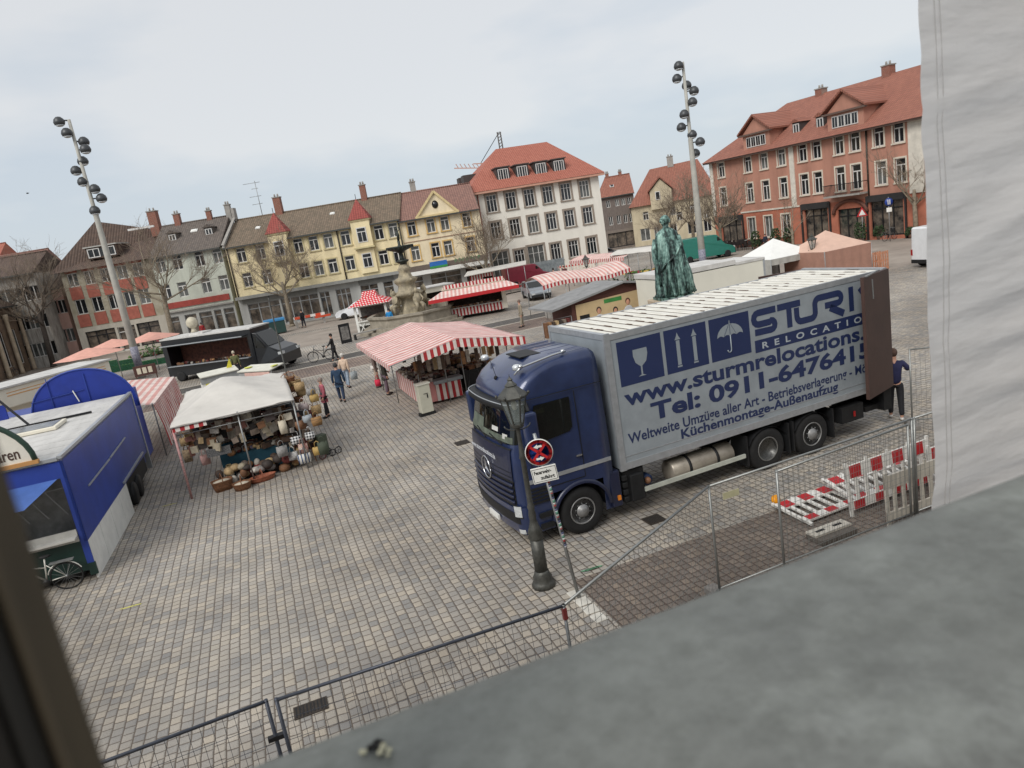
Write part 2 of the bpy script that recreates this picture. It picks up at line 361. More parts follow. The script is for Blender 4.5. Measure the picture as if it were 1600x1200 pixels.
GB=M('dark_speck',(24,22,20),.8,var=.2); GC=M('cream_speck',(190,186,160),.8,var=.15)
for k in range(14): b.m(GC if k%2 else GB); b.ball(p.x+random.uniform(-.010,.010),p.y+random.uniform(-.005,.005)+(.004 if k%2==0 else -.002),p.z,random.uniform(.0018,.0036),None,.0016,7,4,.3)
tag(b.build('bird_dropping'),'small dark and cream speck lying on the metal sill','dirt')
# open wooden sash close to the lens, left
sash=M('sash_wood',(30,24,18),.6,var=.35,sc=9,st=(1,1,.15)); sashl=M('sash_paint_edge',(72,62,46),.6,var=.25,sc=12,st=(1,1,.2)); sashd=M('sash_dark',(30,26,20),.7,var=.2)
q=C0+ray(52,1060)*.22
t=thing('window_sash','dark brown wooden window sash edge running down the left side','window frame',(q.x,q.y,0),R(118))
for nm,x0,x1,y0,y1,m_ in(('sash_edge',-.0,.012,-.012,.0,sashl),('glazing_bead',.003,.05,.001,.008,sashd),('sash_rail',.004,.16,.009,.055,sash)):
    b=MB().m(m_); b.bb(x0,x1,y0,y1,SZ+.02,SZ+1.9); b.build(nm,t,bevel=.002)
t.rotation_euler.z=R(150)
# tarpaulin
tm,N,bi=newmat('tarp_fabric',.6); v,xyz=N.obj(); c=N.ramp(N.noise(v,1.2,4),[(.3,(204,202,200)),(.7,(220,218,216))]); N.t.links.new(c,bi['Base Color'])
tr_=N.t.nodes.new('ShaderNodeBsdfTranslucent'); tr_.inputs[0].default_value=(.86,.85,.84,1); ms=N.t.nodes.new('ShaderNodeMixShader'); ms.inputs[0].default_value=.42; mo_=N.t.nodes['Material Output']; N.t.links.new(N.t.nodes['Principled BSDF'].outputs[0],ms.inputs[1]); N.t.links.new(tr_.outputs[0],ms.inputs[2]); N.t.links.new(ms.outputs[0],mo_.inputs[0])
N.t.links.new(N.bump(N.noise(N.vec(N.k('MULTIPLY',xyz[0],2.5),xyz[1],N.k('MULTIPLY',N.k('ADD',xyz[2],N.k('MULTIPLY',xyz[0],-.05)),9)),1.2,3,.4),.03),bi['Normal'])
q=C0+ray(1450,430)*2.0
tp=thing('scaffold_tarpaulin','large wrinkled pale grey tarpaulin hanging at the right edge','tarpaulin',(q.x,q.y,0),AX)
b=MB().m(tm); b.smooth=True; nx,nz_=50,260; vs=[];fs=[]
for j in range(nz_+1):
    z=2.2+ (9.2-2.2)*j/nz_
    for i in range(nx+1):
        x=2.2*(i/nx)**1.2
        u=Vector((x*1.1,0,(z-.03*x)*3.4)); s=noise.noise(u+Vector((3,1,0)))*.12+abs(noise.noise(Vector((x*.9+9,2,(z-.1*x)*6.5))))*.13+noise.noise(Vector((x*3,4,(z-.15*x)*7)))*.012
        s*=min(1,.18+x*1.6); ex=noise.noise(Vector((0,0,z*4)))*.008
        vs.append((x+(ex if i==0 else 0),s,z))
for j in range(nz_):
    for i in range(nx): a=j*(nx+1)+i; fs.append((a,a+1,a+nx+2,a+nx+1))
b.add(vs,fs); o=b.build('fabric_sheet',tp,fix=False); md=o.modifiers.new('thick','SOLIDIFY'); md.thickness=.003
o.modifiers.clear()
for x in(.055,.075):
    b=MB().m(M('tarp_seam',(176,174,172),.7,var=0)); pts=[]
    for j in range(90):
        z=2.3+6.8*j/89; u=Vector((x*1.1,0,(z-.03*x)*3.4)); s=noise.noise(u+Vector((3,1,0)))*.12+abs(noise.noise(Vector((x*.9+9,2,(z-.1*x)*6.5))))*.13+noise.noise(Vector((x*3,4,(z-.15*x)*7)))*.012
        pts.append((x+noise.noise(Vector((0,5,z)))*.01,s*min(1,.18+x*1.6)-.003,z))
    b.tube(pts,.001,5); b.build('seam',tp)
# ================= buildings =================
WC={}
def window(par,x,z,w,h,style='T',sur=None,sill=True,pane=None,rec=.16,y=0):
    key=(w,h,style,rec)
    if key not in WC:
        f=MB().m(WOODW); t=.07; yy=rec-.05
        f.bb(-w/2,-w/2+t,yy,yy+.05,-h/2,h/2); f.bb(w/2-t,w/2,yy,yy+.05,-h/2,h/2); f.bb(-w/2+t,w/2-t,yy,yy+.05,-h/2,-h/2+t); f.bb(-w/2+t,w/2-t,yy,yy+.05,h/2-t,h/2)
        if style=='T':
            zt=h*.2; f.bb(-w/2+t,w/2-t,yy-.01,yy+.05,zt,zt+.09); f.bb(-.045,.045,yy-.012,yy+.05,-h/2+t,zt)
        elif style=='grid':
            for i in(-1,1): f.bb(i*w/6-.035,i*w/6+.035,yy,yy+.045,-h/2+t,h/2-t)
            f.bb(-w/2+t,w/2-t,yy+.002,yy+.044,h*.22-.02,h*.22+.02)
        elif style=='II': f.bb(-.04,.04,yy-.01,yy+.05,-h/2+t,h/2-t)
        p=MB().m(PANE); p.bb(-w/2+.02,w/2-.02,rec-.02,rec,-h/2+.02,h/2-.02)
        p2=MB().m(PANE2); p2.bb(-w/2+.02,w/2-.02,rec-.02,rec,-h/2+.02,h/2-.02)
        WC[key]=(f.mesh('window'),p.mesh('pane'),p2.mesh('pane'))
    F=WC[key]; o=link('window',F[0],par,(x,y,z)); link('pane',F[2] if (random.random()<.3 if pane is None else pane) else F[1],o)
    if sur:
        k2=(w,h,sur.name,sill)
        if k2 not in WC:
            s=MB().m(sur); d=.2 if style=='grid' else .13; s.bb(-w/2-d,-w/2,-.04,.03,-h/2,h/2+d); s.bb(w/2,w/2+d,-.04,.03,-h/2,h/2+d); s.bb(-w/2,w/2,-.04,.03,h/2,h/2+d)
            s.bb(-w/2-d-.03,w/2+d+.03,-.12,.03,-h/2-.12,-h/2)
            WC[k2]=s.mesh('window_surround')
        link('window_surround',WC[k2],o)
    return o
def holes_wall(mb,x0,x1,z0,z1,ops,rec=.16,y=0):
    xs=sorted({x0,x1,*[round(a,3) for o in ops for a in(o[0],o[1])]}); zs=sorted({z0,z1,*[round(a,3) for o in ops for a in(o[2],o[3])]})
    xs=[a for a in xs if x0<=a<=x1]; zs=[a for a in zs if z0<=a<=z1]
    for i in range(len(xs)-1):
        for j in range(len(zs)-1):
            cx=(xs[i]+xs[i+1])/2; cz=(zs[j]+zs[j+1])/2
            if any(o[0]<cx<o[1] and o[2]<cz<o[3] for o in ops): continue
            mb.poly((xs[i],y,zs[j]),(xs[i+1],y,zs[j]),(xs[i+1],y,zs[j+1]),(xs[i],y,zs[j+1]))
    for a,b_,c_,d in [o[:4] for o in ops]:
        q=y+rec; mb.poly((a,y,c_),(a,q,c_),(a,q,d),(a,y,d)); mb.poly((b_,y,c_),(b_,y,d),(b_,q,d),(b_,q,c_)); mb.poly((a,y,d),(a,q,d),(b_,q,d),(b_,y,d)); mb.poly((a,y,c_),(b_,y,c_),(b_,q,c_),(a,q,c_))
class Bld:
    def __init__(s,name,label,P,ang,cat='building',group=None):
        s.r=thing(name,label,cat,(P[0],P[1],0),R(ang),group); s.W=Matrix.Translation((P[0],P[1],0))@Matrix.Rotation(R(ang),4,'Z'); s.I=s.W.inverted(); s.ops=[]; s.wins=[]
    def uz(s,u,v,y=0):
        o=s.I@C0; d=(s.I.to_3x3())@ray(u,v); t=(y-o.y)/d.y; p=o+d*t; return p.x,p.z
    def push(s,x,z,y):      # same sight line, deeper plane
        o=s.I@C0; p=Vector((x,0,z)); d=p-o; t=(y-o.y)/d.y; return o+d*t
    def win(s,x,z,w,h,**k): s.ops.append((x-w/2,x+w/2,z-h/2,z+h/2)); s.wins.append((x,z,w,h,k))
    def shop(s,x0,x1,z0,z1,n=1,mat=None,frame=None,door=False,name='shop_window'):
        s.ops.append((x0,x1,z0,z1)); f=MB().m(frame or GREYFR); g=MB().m(mat or GLASSD); y=.22
        for i in range(n+1):
            x=x0+(x1-x0)*i/n; f.bb(max(x0,x-.05),min(x1,x+.05),y-.06,y,z0,z1)
        f.bb(x0,x1,y-.062,y-.002,z1-.1,z1); f.bb(x0,x1,y-.062,y-.002,z0,z0+.12); 
        if z1-z0>2.2: f.bb(x0,x1,y-.063,y-.003,z0+(z1-z0)*.76,z0+(z1-z0)*.76+.08)
        o=f.build('door' if door else name,s.r); g.bb(x0+.02,x1-.02,y,y+.02,z0+.02,z1-.02); g.build('pane',o)
        # nothing stands behind the glass: displays and reflections are painted into its colour
        k=MB(); rr=random.Random(int(x0*100))
        return o
    def finish(s,wmat,x0,x1,H,depth=9,gmat=None,gh=0,side=None,sur=None,name='wall'):
        b=MB().m(wmat); up=[o for o in s.ops if o[3]>gh]
        holes_wall(b,x0,x1,gh,H,[o for o in s.ops if o[2]>=gh],.24)
        b.m(side or wmat); b.poly((x0,0,0),(x0,depth,0),(x0,depth,H),(x0,0,H)); b.poly((x1,0,0),(x1,0,H),(x1,depth,H),(x1,depth,0)); b.poly((x0,depth,0),(x1,depth,0),(x1,depth,H),(x0,depth,H))
        b.build(name,s.r,fix=False)
        if gh:
            g=MB().m(gmat or wmat); holes_wall(g,x0,x1,0,gh,[o for o in s.ops if o[3]<=gh],.24); g.build('ground_floor_wall',s.r,fix=False)
        for x,z,w,h,k in s.wins: window(s.r,x,z,w,h,**k)
    def gable_roof(s,mat,x0,x1,H,ridge,yr,y1,ov=.4,hipL=0,hipR=0,name='roof',th=.14):
        b=MB().m(mat); zo=H-.1
        A=[(x0-ov*(1 if hipL else .15),-ov,zo),(x1+ov*(1 if hipR else .15),-ov,zo),(x1+ov*(1 if hipR else .15),y1+ov,zo),(x0-ov*(1 if hipL else .15),y1+ov,zo)]
        l=(x0+hipL-(0 if hipL else ov*.15),yr,ridge); r=(x1-hipR+(0 if hipR else ov*.15),yr,ridge)
        b.add(A+[l,r],[(0,1,5,4),(2,3,4,5),(3,0,4),(1,2,5),(3,2,1,0)],False)
        o=b.build(name,s.r); g=MB().m(M('gutter',(70,72,70),.6,.3)); g.bb(A[0][0],A[1][0],-ov-.1,-ov+.02,zo-.12,zo+.03); g.build('gutter',o); 
        rc=MB().m(mat); rc.tube([l,r],.12,6); rc.build('ridge_tiles',o); return o
    def chimney(s,x,y,z0,z1,w=.7,mat=None,par=None):
        b=MB().m(mat or CHIM); b.bb(x-w/2,x+w/2,y-w/2,y+w/2,z0,z1); b.m(GREYST); b.bb(x-w/2-.06,x+w/2+.06,y-w/2-.06,y+w/2+.06,z1,z1+.1)
        for i in(-1,1): b.lathe([(.1,0),(.09,.3)],x+i*w*.22,y,z1+.1,8)
        return b.build('chimney',par or s.r)
    def sk(s,x,z,mat=None,w=.7,h=.8): pass
GREYFR=M('grey_shop_frame',(150,152,152),.5,var=.08); CHIM=brick('chimney_brick',(140,84,66),(118,72,58),(150,140,130),6)
RF_BR=tiles('brown_roof_tile',(70,58,52),(104,84,72)); RF_GR=tiles('grey_roof_tile',(84,78,74),(116,106,98)); RF_OL=tiles('old_mixed_roof_tile',(94,86,72),(134,116,98)); RF_RB=tiles('faded_red_roof_tile',(122,92,84),(150,112,100)); RF_OR=tiles('new_orange_roof_tile',(160,92,76),(178,110,92)); RF_RD=tiles('red_roof_tile',(134,86,72),(162,106,88))
def plaster(n,c,v=.1): return M(n,c,.9,var=v,sc=1.1,bump=.004,bsc=40,st=(1.3,1,.3))
def small_dormer(B,x,y,z,w,h,mat,front,roofm,pitched=False,par=None,wn=1,style='II',dep=2.6):
    t=MB().m(mat); t.bb(x-w/2,x+w/2,y,y+dep,z,z+h)
    o=t.build('dormer',par or B.r); f=MB().m(front); nw=w/wn
    for i in range(wn):
        c=x-w/2+nw*(i+.5); a=nw*.39; zz=z+.12; hh=h-.24
        f.bb(c-a,c-a+.09,y-.06,y-.005,zz,zz+hh); f.bb(c+a-.09,c+a,y-.06,y-.005,zz,zz+hh); f.bb(c-a+.09,c+a-.09,y-.06,y-.005,zz,zz+.09); f.bb(c-a+.09,c+a-.09,y-.06,y-.005,zz+hh-.09,zz+hh); f.bb(c-.04,c+.04,y-.065,y-.005,zz+.09,zz+hh-.09)
        if style=='grid':
            for k in(-1,1): f.bb(c+k*a/2-.03,c+k*a/2+.03,y-.055,y-.005,zz+.09,zz+hh-.09)
    f.build('window',o); p=MB().m(PANE); p.bb(x-w*.46,x+w*.46,y-.02,y-.003,z+.16,z+h-.16); p.build('pane',o)
    r=MB().m(roofm)
    if pitched: r.prism([(x-w/2-.15,y-.2,z+h),(x+w/2+.15,y-.2,z+h),(x,y-.2,z+h+w*.38)],(0,dep+.4,0))
    else: r.bb(x-w/2-.12,x+w/2+.12,y-.18,y+dep+.3,z+h,z+h+.12)
    r.build('dormer_roof',o); return o
def skylight(B,x,z,H,ridge,yr,w=.6,h=.8,mat=None,par=None,ov=.4):
    # lies on the front slope
    k=(ridge-(H-.1))/(yr+ov); y=(z-(H-.1))/k-ov; a=math.atan(k); b=MB().m(mat or WOODW); b.box(x,y,z+.05,w,h,.08,0,a); o=b.build('skylight',par or B.r)
    p=MB().m(PANE if mat is None else mat); p.box(x,y-.03*sin(a),z+.08+.02,w*.7,h*.75,.06,0,a); p.build('pane',o)
# --- A: red and stone corner house ---
random.seed(21)
A=Bld('corner_house','corner house with red brick panels between stone piers and dark hipped roof',(-45.43,73.88),2.9)
for x in(3.25,4.91,6.52,8.2,9.75): A.win(x,8.0,1.0,1.35,style='II',pane=random.random()<.5)
for x in(3.3,4.95,6.6,8.2,9.7): A.win(x,5.25,1.05,1.5,style='II')
A.shop(2.9,5.9,.3,2.65,3,frame=DARK); A.shop(6.15,6.9,.1,2.6,1,door=True,frame=WOODW); A.shop(7.3,7.9,.3,2.6,1,frame=DARK); A.shop(8.1,10.4,.3,2.65,2,frame=DARK)
wa=M('greenish_stone',(168,162,146),.9,var=.16,sc=1.5,c2=(140,132,112)); A.finish(wa,2.2,11.2,9.0,9,gmat=plaster('pale_stone',(176,170,158)),gh=3.1)
br=M('red_brick_panel',(158,92,78),.9,var=.14,sc=3,bump=.006,bsc=30)
for x in(3.25,4.93,6.55,8.2,9.73):
    for z0,z1 in((3.2,4.45),(6.02,7.3),(8.7,8.98)):
        b=MB().m(br); b.bb(x-.6,x+.6,-.06,0,z0,z1); b.build('brick_panel',A.r)
ap=A.push(7.13,13.3,5)
b=MB().m(RF_BR); zo=8.9; e=[(1.5,-.6,zo),(11.3,-.6,zo),(11.3,9.6,zo),(1.5,9.6,zo),(ap.x-.2,5,ap.z),(11.3,6.4,11.7)]
b.add(e,[(0,1,5,4),(3,0,4),(2,3,4,5),(1,2,5),(3,2,1,0)],False); rf=b.build('roof',A.r)
d=small_dormer(A,6.35,.9,9.75,3.1,1.15,RF_BR,WOODW,M('dormer_top',(170,168,162),.7),par=A.r,wn=2)
A.chimney(10.6,5.3,11.2,13.8,.9,par=rf); b=MB().m(WOODW); b.bb(8.4,11.1,3.4,3.6,12.1,12.3); b.build('ridge_board',rf)
# --- B: pale green house ---
B=Bld('pale_green_house','pale green plastered house with red band over its grey shopfront',(-34.24,74.44),1.4)
for x in(.9,2.6,4.89,6.7): B.win(x,8.05,.95,1.5,style='T',sur=None)
for x in(.75,2.45,4.88,6.7): B.win(x,5.3,.95,1.5,style='T')
for x0,x1 in((.4,1.3),(1.9,3.1),(3.4,4.7),(4.95,5.7),(5.95,7.0)): B.shop(x0,x1,.35,2.7,1)
B.finish(plaster('pale_green_plaster',(186,190,178)),.03,7.2,8.95,9,gmat=plaster('grey_shop_plaster',(166,166,162)),gh=3.2)
b=MB().m(M('red_fascia',(150,62,52),.7,var=.12)); b.bb(.3,6.9,-.12,0,3.55,4.15); b.build('fascia_board',B.r); b=MB().m(GREYST); b.bb(.04,7.19,-.25,0,3.15,3.3); b.build('cornice',B.r)
rf=B.gable_roof(RF_GR,.05,7.2,8.95,12.1,5,10); skylight(B,3.9,11.0,8.95,12.1,5,.7,.5,WHITE,rf)
for x in(1.9,5.7): small_dormer(B,x,2.2,10.2,.9,.9,RF_GR,WOODW,RF_GR,True,rf,1,dep=1.4)
B.chimney(1.8,5,11.8,13.1,.6,par=rf); B.chimney(5.2,5,11.8,12.9,.5,par=rf); B.chimney(7.3,5,11.5,13.2,.55,GREYST,rf)
# --- C: long yellow house ---
C=Bld('yellow_house','long yellow house with two small red turret roofs above a grey shop floor',(-27.05,74.61),-.9)
ysur=M('yellow_house_trim',(192,180,140),.85,var=.08)
for x in(1.92,3.92,7.85,9.44,10.96,12.74,16.19,17.7): C.win(x,7.72,.95,1.45,sur=ysur)
for x in(1.96,4.01,6.0,7.89,9.42,10.89,12.69,16.18,17.7): C.win(x,5.17,.95,1.45,sur=ysur)
for x0,x1,n,dr in((1.3,4.6,3,0),(4.8,8.7,4,0),(8.9,9.9,2,1),(10.6,12.1,3,1),(13.2,15.0,2,0),(15.6,16.6,1,0)): C.shop(x0,x1,.15,2.75,n,door=bool(dr))
yel=plaster('yellow_plaster',(222,207,168)); C.finish(yel,.45,18.5,8.75,9,gmat=plaster('grey_shop_plaster',(166,166,162)),gh=3.35)
b=MB().m(plaster('grey_concrete',(140,140,136))); b.bb(.46,18.49,-.7,0,3.3,3.6); b.build('canopy_slab',C.r)
b=MB().m(M('dark_fascia',(120,120,116),.8)); b.bb(.9,8.7,-.12,0,2.8,3.28); b.build('fascia_board',C.r); b=MB().m(_mc['dark_fascia']); b.bb(13.1,16.8,-.1,0,2.8,3.28); b.build('fascia_board',C.r)
rf=C.gable_roof(RF_OL,.45,18.5,8.75,11.5,5,10)
turm=tiles('turret_red_tile',(150,72,66),(170,90,82))
for x in(6.05,14.55):
    b=MB().m(yel); b.bb(x-.95,x+.95,-.55,.5,6.55,9.15); b.bb(x-.85,x+.85,-.25,0,3.9,6.35); b.m(ysur); b.bb(x-1.08,x+1.08,-.68,0,6.4,6.56); b.bb(x-1.05,x+1.05,-.66,.5,9.15,9.3); o=b.build('bay',C.r)
    window(o,x,7.75,.95,1.45,sur=ysur,y=-.72,rec=.19) if False else None
    f=MB().m(WOODW); f.bb(x-.5,x+.5,-.6,-.555,7.0,8.5); f.build('window_frame',o); p=MB().m(PANE)
    for (q0,q1,z0,z1) in((-.4,-.04,7.1,8.0),(.04,.4,7.1,8.0),(-.4,.4,8.1,8.4)): p.bb(x+q0,x+q1,-.625,-.601,z0,z1)
    p.build('pane',o)
    if x>10: 
        f=MB().m(WOODW); f.bb(x-.5,x+.5,-.3,-.255,4.45,5.9); f.build('window_frame',o); p=MB().m(PANE)
        for (q0,q1,z0,z1) in((-.4,-.04,4.55,5.4),(.04,.4,4.55,5.4),(-.4,.4,5.5,5.8)): p.bb(x+q0,x+q1,-.325,-.301,z0,z1)
        p.build('pane',o)
    b=MB().m(turm); q=[(x-1.1,-.75,9.3),(x+1.1,-.75,9.3),(x+1.1,1.3,9.3),(x-1.1,1.3,9.3),(x,.1,11.35)]; b.add(q,[(0,1,4),(1,2,4),(2,3,4),(3,0,4),(3,2,1,0)],False); b.m(DARK); b.bar((x,.1,11.3),(x,.1,11.8),.05); b.build('turret_roof',C.r)
C.chimney(5.3,5,11.2,13.1,.75,par=rf); C.chimney(14.6,4.9,11.2,12.9,.6,par=rf); skylight(C,3.4,10.2,8.75,11.5,5,.5,.45,WHITE,rf); skylight(C,11.3,10.4,8.75,11.5,5,.5,.4,WHITE,rf)
b=MB().m(GREYST); b.poly((.3,-.5,8.7),(.6,-.5,8.7),(.6,5,11.9),(.3,5,11.9)); b.poly((.3,-.5,9.0),(.3,5,12.0),(.6,5,12.0),(.6,-.5,9.0)); b.bb(.3,.6,4.6,5.4,11.4,12.8); b.build('fire_wall',rf)
for x in(.62,12.0,18.35):
    b=MB().m(M('downpipe',(60,54,46),.6,.2)); b.tube([(x,-.1,8.6),(x,-.1,3.6)],.07,8); b.build('downpipe',C.r)
b=MB().m(STEEL); b.tube([(3.4,5,11.4),(3.4,5,15.2)],.035,6)
for z,wd in((15.0,1.3),(14.4,.5),(13.6,.9),(12.8,.8)): b.tube([(3.4-wd,5,z),(3.4+wd*.4,5,z)],.025,5)
b.build('roof_antenna',rf)
# --- D: cream house with pediment ---
D=Bld('pediment_house','cream house with a triangular pediment and oval window above a chemist shop',(-9.71,74.33),6.3)
dsur=M('ochre_trim',(204,170,108),.85,var=.08)
for x in(2.23,4.2,5.65,7.94): D.win(x,7.55,.85,1.4,sur=dsur)
for x in(2.15,4.25,5.57,7.92): D.win(x,5.05,.85,1.45,sur=dsur)
D.shop(3.2,6.4,.3,2.7,2); D.shop(6.9,8.9,.1,2.7,2,door=True); D.shop(1.0,2.4,.3,2.7,1)
crm=plaster('cream_plaster',(224,209,178)); D.finish(crm,1.0,9.35,8.5,9,gmat=plaster('grey_shop_plaster',(166,166,162)),gh=3.1)
rf=D.gable_roof(RF_RB,1.0,9.3,8.5,11.4,5,10)
b=MB().m(crm); b.prism([(3.0,-.1,8.5),(7.05,-.1,8.5),(5.02,-.1,10.7)],(0,3.2,0)); o=b.build('pediment',D.r)
b=MB().m(M('pediment_trim',(206,186,140),.85))
for p,q in(((2.8,-.2,8.45),(5.02,-.2,10.85)),((5.02,-.2,10.85),(7.25,-.2,8.45)),((2.8,-.22,8.5),(7.25,-.22,8.5))): b.bar(p,q,.24,.22)
b.build('moulding',o)
b=MB().m(PANE); b.lathe([(.32,0),(.32,.04)],4.98,-.11,9.55,16,Matrix.Rotation(R(90),4,'X')@Matrix.Scale(1.25,4,(0,1,0))); b.build('oval_window',o)
D.chimney(3.2,5.2,11.1,12.4,.6,GREYST,rf)
b=MB().m(M('string_course',(150,120,100),.8)); b.bb(1.0,9.3,-.05,0,6.2,6.28); b.build('string_course',D.r)
b=MB().m(WHITE); b.bb(1.2,9.4,-1.3,-1.2,2.85,3.25); b.bb(1.2,9.4,-1.2,0,3.1,3.2); b.m(M('canopy_brown',(86,76,70),.8)); b.add([(1.2,-1.25,3.25),(9.4,-1.25,3.25),(9.4,-.02,3.75),(1.2,-.02,3.75)],[(0,1,2,3)]); can=b.build('shop_canopy',D.r)
b=MB().m(M('blue_sign',(44,104,176),.4,var=.1)); b.bb(3.3,5.1,-1.35,-1.25,3.5,3.95); b.m(M('green_sign',(58,142,74),.4)); b.bb(3.3,5.1,-1.352,-1.248,3.28,3.499); o=b.build('shop_sign',D.r)
txt('Reisebüro',3.45,4.95,3.6,3.85,-1.36,WHITE,o) if False else None
for x in(5.9,6.3,6.7,7.1,7.5,7.9,8.3):
    b=MB().m(M('green_letter',(70,140,88),.5)); b.bb(x,x+.05,-1.3,-1.26,3.5,3.85); b.bb(x,x+.22,-1.3,-1.26,3.8,3.86); b.bb(x+.17,x+.22,-1.3,-1.26,3.6,3.799); b.build('sign_letter',can)
# --- E: white hall ---
E_=Bld('white_hall','big white three storey hall with bright orange hipped roof and four dormers',(-1.27,80.16),11.8)
esur=M('brown_sandstone',(146,134,122),.9,var=.12)
for z,h in((8.88,1.85),(5.93,1.85),(2.5,1.9)):
    for i,x in enumerate((2.4,4.6,6.74,8.9,11.05,13.28)):
        if z<3 and i in(0,2): continue
        E_.win(x,z,1.15,h,style='grid',sur=esur)
for x in(2.35,6.56): E_.win(x,2.1,1.9,3.0,style='grid',sur=esur,pane=True)
E_.finish(plaster('white_plaster',(226,222,212),.04),.15,15.1,10.35,14)
q0=E_.push(3.79,14.55,6.8);q1=E_.push(9.07,14.42,6.8); zr=(q0.z+q1.z)/2; zo=10.3
b=MB().m(RF_OR); b.add([(-.5,-.7,zo),(15.7,-.7,zo),(15.7,14.7,zo),(-.5,14.7,zo),(q0.x,6.8,zr),(q1.x+.6,6.8,zr)],[(0,1,5,4),(3,0,4),(2,3,4,5),(1,2,5),(3,2,1,0)],False); rf=b.build('roof',E_.r)
b=MB().m(M('white_cornice',(196,150,130),.8)); b.bb(-.45,15.65,-.65,0,10.05,10.28); b.build('cornice',E_.r)
dk=M('dark_dormer_cladding',(66,60,58),.7,var=.1)
for x in(4.4,6.6,8.8,10.95): small_dormer(E_,x,.9,11.05,1.5,1.5,dk,WOODW,dk,False,rf,1,'grid',3)
for (x,y) in((1.0,6.5),(1.0,9.5)):
    b=MB().m(dk); b.bb(x-.2,x+2.6,y-.8,y+.8,11.1,12.7); b.build('dormer',rf)
b=MB().m(dk); b.bb(12.4,14.2,5.6,7.2,11.2,12.9); b.build('dormer',rf)
b=MB().m(M('red_downpipe',(140,84,70),.7)); b.tube([(.9,-.1,10.1),(.9,-.1,.2)],.07,8); b.build('downpipe',E_.r)
# --- F: grey half timbered house ---
F=Bld('grey_timber_house','narrow grey slate clad house between the white hall and the yellow gable',(17.75,109.91),-6.7)
for x in(1.02,2.36,3.28,4.15): F.win(x,6.86,.6,1.0,style='II')
for x in(1.11,2.31,3.33,4.16): F.win(x,4.35,.6,1.3,style='II')
F.shop(.4,4.4,.3,2.5,3,frame=DARK)
F.finish(M('slate_cladding',(112,102,96),.85,var=.22,sc=4,st=(3,3,.4)),-.2,4.9,8.0,8,gmat=plaster('grey_brown_plaster',(122,112,104)),gh=2.9)
rf=F.gable_roof(RF_RD,-.2,5.0,8.0,10.9,4,8,ov=.3,hipL=1.4)
for x in(1.6,3.6): F.chimney(x,4,10.4,11.4,.5,par=rf)
skylight(F,2.0,9.4,8.0,10.9,4,.6,.6,None,rf)
# --- G: yellow gabled house ---
Pg=at(993,386); G=Bld('yellow_gable_house','old pale yellow house with big red roof behind the right light mast',(Pg.x,Pg.y),-14)
def Gp(cx,cy): return G.uz(920+cx/5.217,230+cy/5.217)
for q in((465,560),(685,520),(850,500),(740,560),(960,545)): 
    x,z=Gp(*q); G.win(x,z,.8,1.2,sur=None)
xe=Gp(1075,800)[0]
for q,w_ in(((465,730),1.4),((560,720),.8),((850,735),1.2),((700,740),1.0),((975,690),1.1)):
    x,z=Gp(*q); G.win(x,1.6,w_,1.8,style='II',sur=None)
gy=plaster('ochre_plaster',(188,176,150),.1); G.finish(gy,0,xe,5.9,10,gmat=gy,gh=0)
x0,z0=Gp(560,170);x1,z1=Gp(830,110); k=G.push(x0,z0,5);k2=G.push(x1,z1,5)
b=MB().m(RF_RD); zo=5.8; b.add([(-.3,-.5,zo),(xe+.5,-.5,zo),(xe+.5,10.5,zo),(-.3,10.5,zo),(k.x-1.2,5,k.z),(k2.x+1,5,k2.z+.1)],[(0,1,5,4),(3,0,4),(2,3,4,5),(1,2,5),(3,2,1,0)],False); rf=b.build('roof',G.r)
xg,_=Gp(580,350); ga=MB().m(gy); ga.prism([(xg-1.5,-.7,5.0),(xg+1.6,-.7,5.0),(xg+1.6,-.7,7.6),(xg+.1,-.7,9.2),(xg-1.5,-.7,7.6)],(0,4,0)); o=ga.build('cross_gable',G.r)
r=MB().m(RF_RD); r.prism([(xg-1.8,-1,7.5),(xg+.1,-1,9.35),(xg+1.9,-1,7.5),(xg+1.9,-1,7.7),(xg+.1,-1,9.6),(xg-1.8,-1,7.7)],(0,5,0)); r.build('gable_roof',o)
f=MB().m(WOODW); f.bb(xg-.75,xg-.05,-.78,-.705,6.3,7.5); f.build('window',o); p=MB().m(PANE); p.bb(xg-.65,xg-.15,-.8,-.781,6.4,7.4); p.build('pane',o)
G.chimney(k2.x-3,5,k.z-.2,k.z+1.3,.9,GREYST,rf); skylight(G,xe*.55,8.2,5.9,k.z,5,.5,1.0,WHITE,rf)
# --- H: long red plastered building ---
H=Bld('red_building','long red plastered three storey building with two gabled roof dormers and balcony',(25.52,79.89),-66.8)
hs=M('pale_window_trim',(206,196,180),.85,var=.06)
for i,x in enumerate((1.26,5.23,7.46,9.75,12.35,13.98,16.44,18.1,20.41,22.23)): H.win(x,8.35+x*.008,.95,1.55,sur=hs,style='T')
for i,x in enumerate((1.24,5.2,7.44,9.77,12.35,13.94,16.41,18.09,20.52,22.3)): H.win(x,5.55,.95,1.9 if x not in(16.41,18.09) else 2.1,sur=hs,style='T')
for x in(5.08,7.41,9.74): H.win(x,1.95,1.05,2.1,sur=hs,style='II')
H.shop(.5,3.6,.3,3.0,3,frame=DARK); H.shop(12.1,14.8,.3,3.2,3,frame=DARK); H.shop(15.9,18.7,.05,2.9,3,frame=DARK,door=True); H.shop(19.3,22.4,.3,3.3,3,frame=DARK)
hr=M('red_plaster',(174,126,108),.9,var=.14,sc=.5,bump=.004,bsc=40,st=(1.2,1,.35)); hg=M('orange_red_plaster',(172,106,84),.9,var=.16,sc=.8,bump=.004,bsc=40); H.finish(hr,-.5,34,9.35,11,gmat=hg,gh=3.6)
pl=M('pale_pilaster',(206,200,188),.85,var=.1,sc=2)
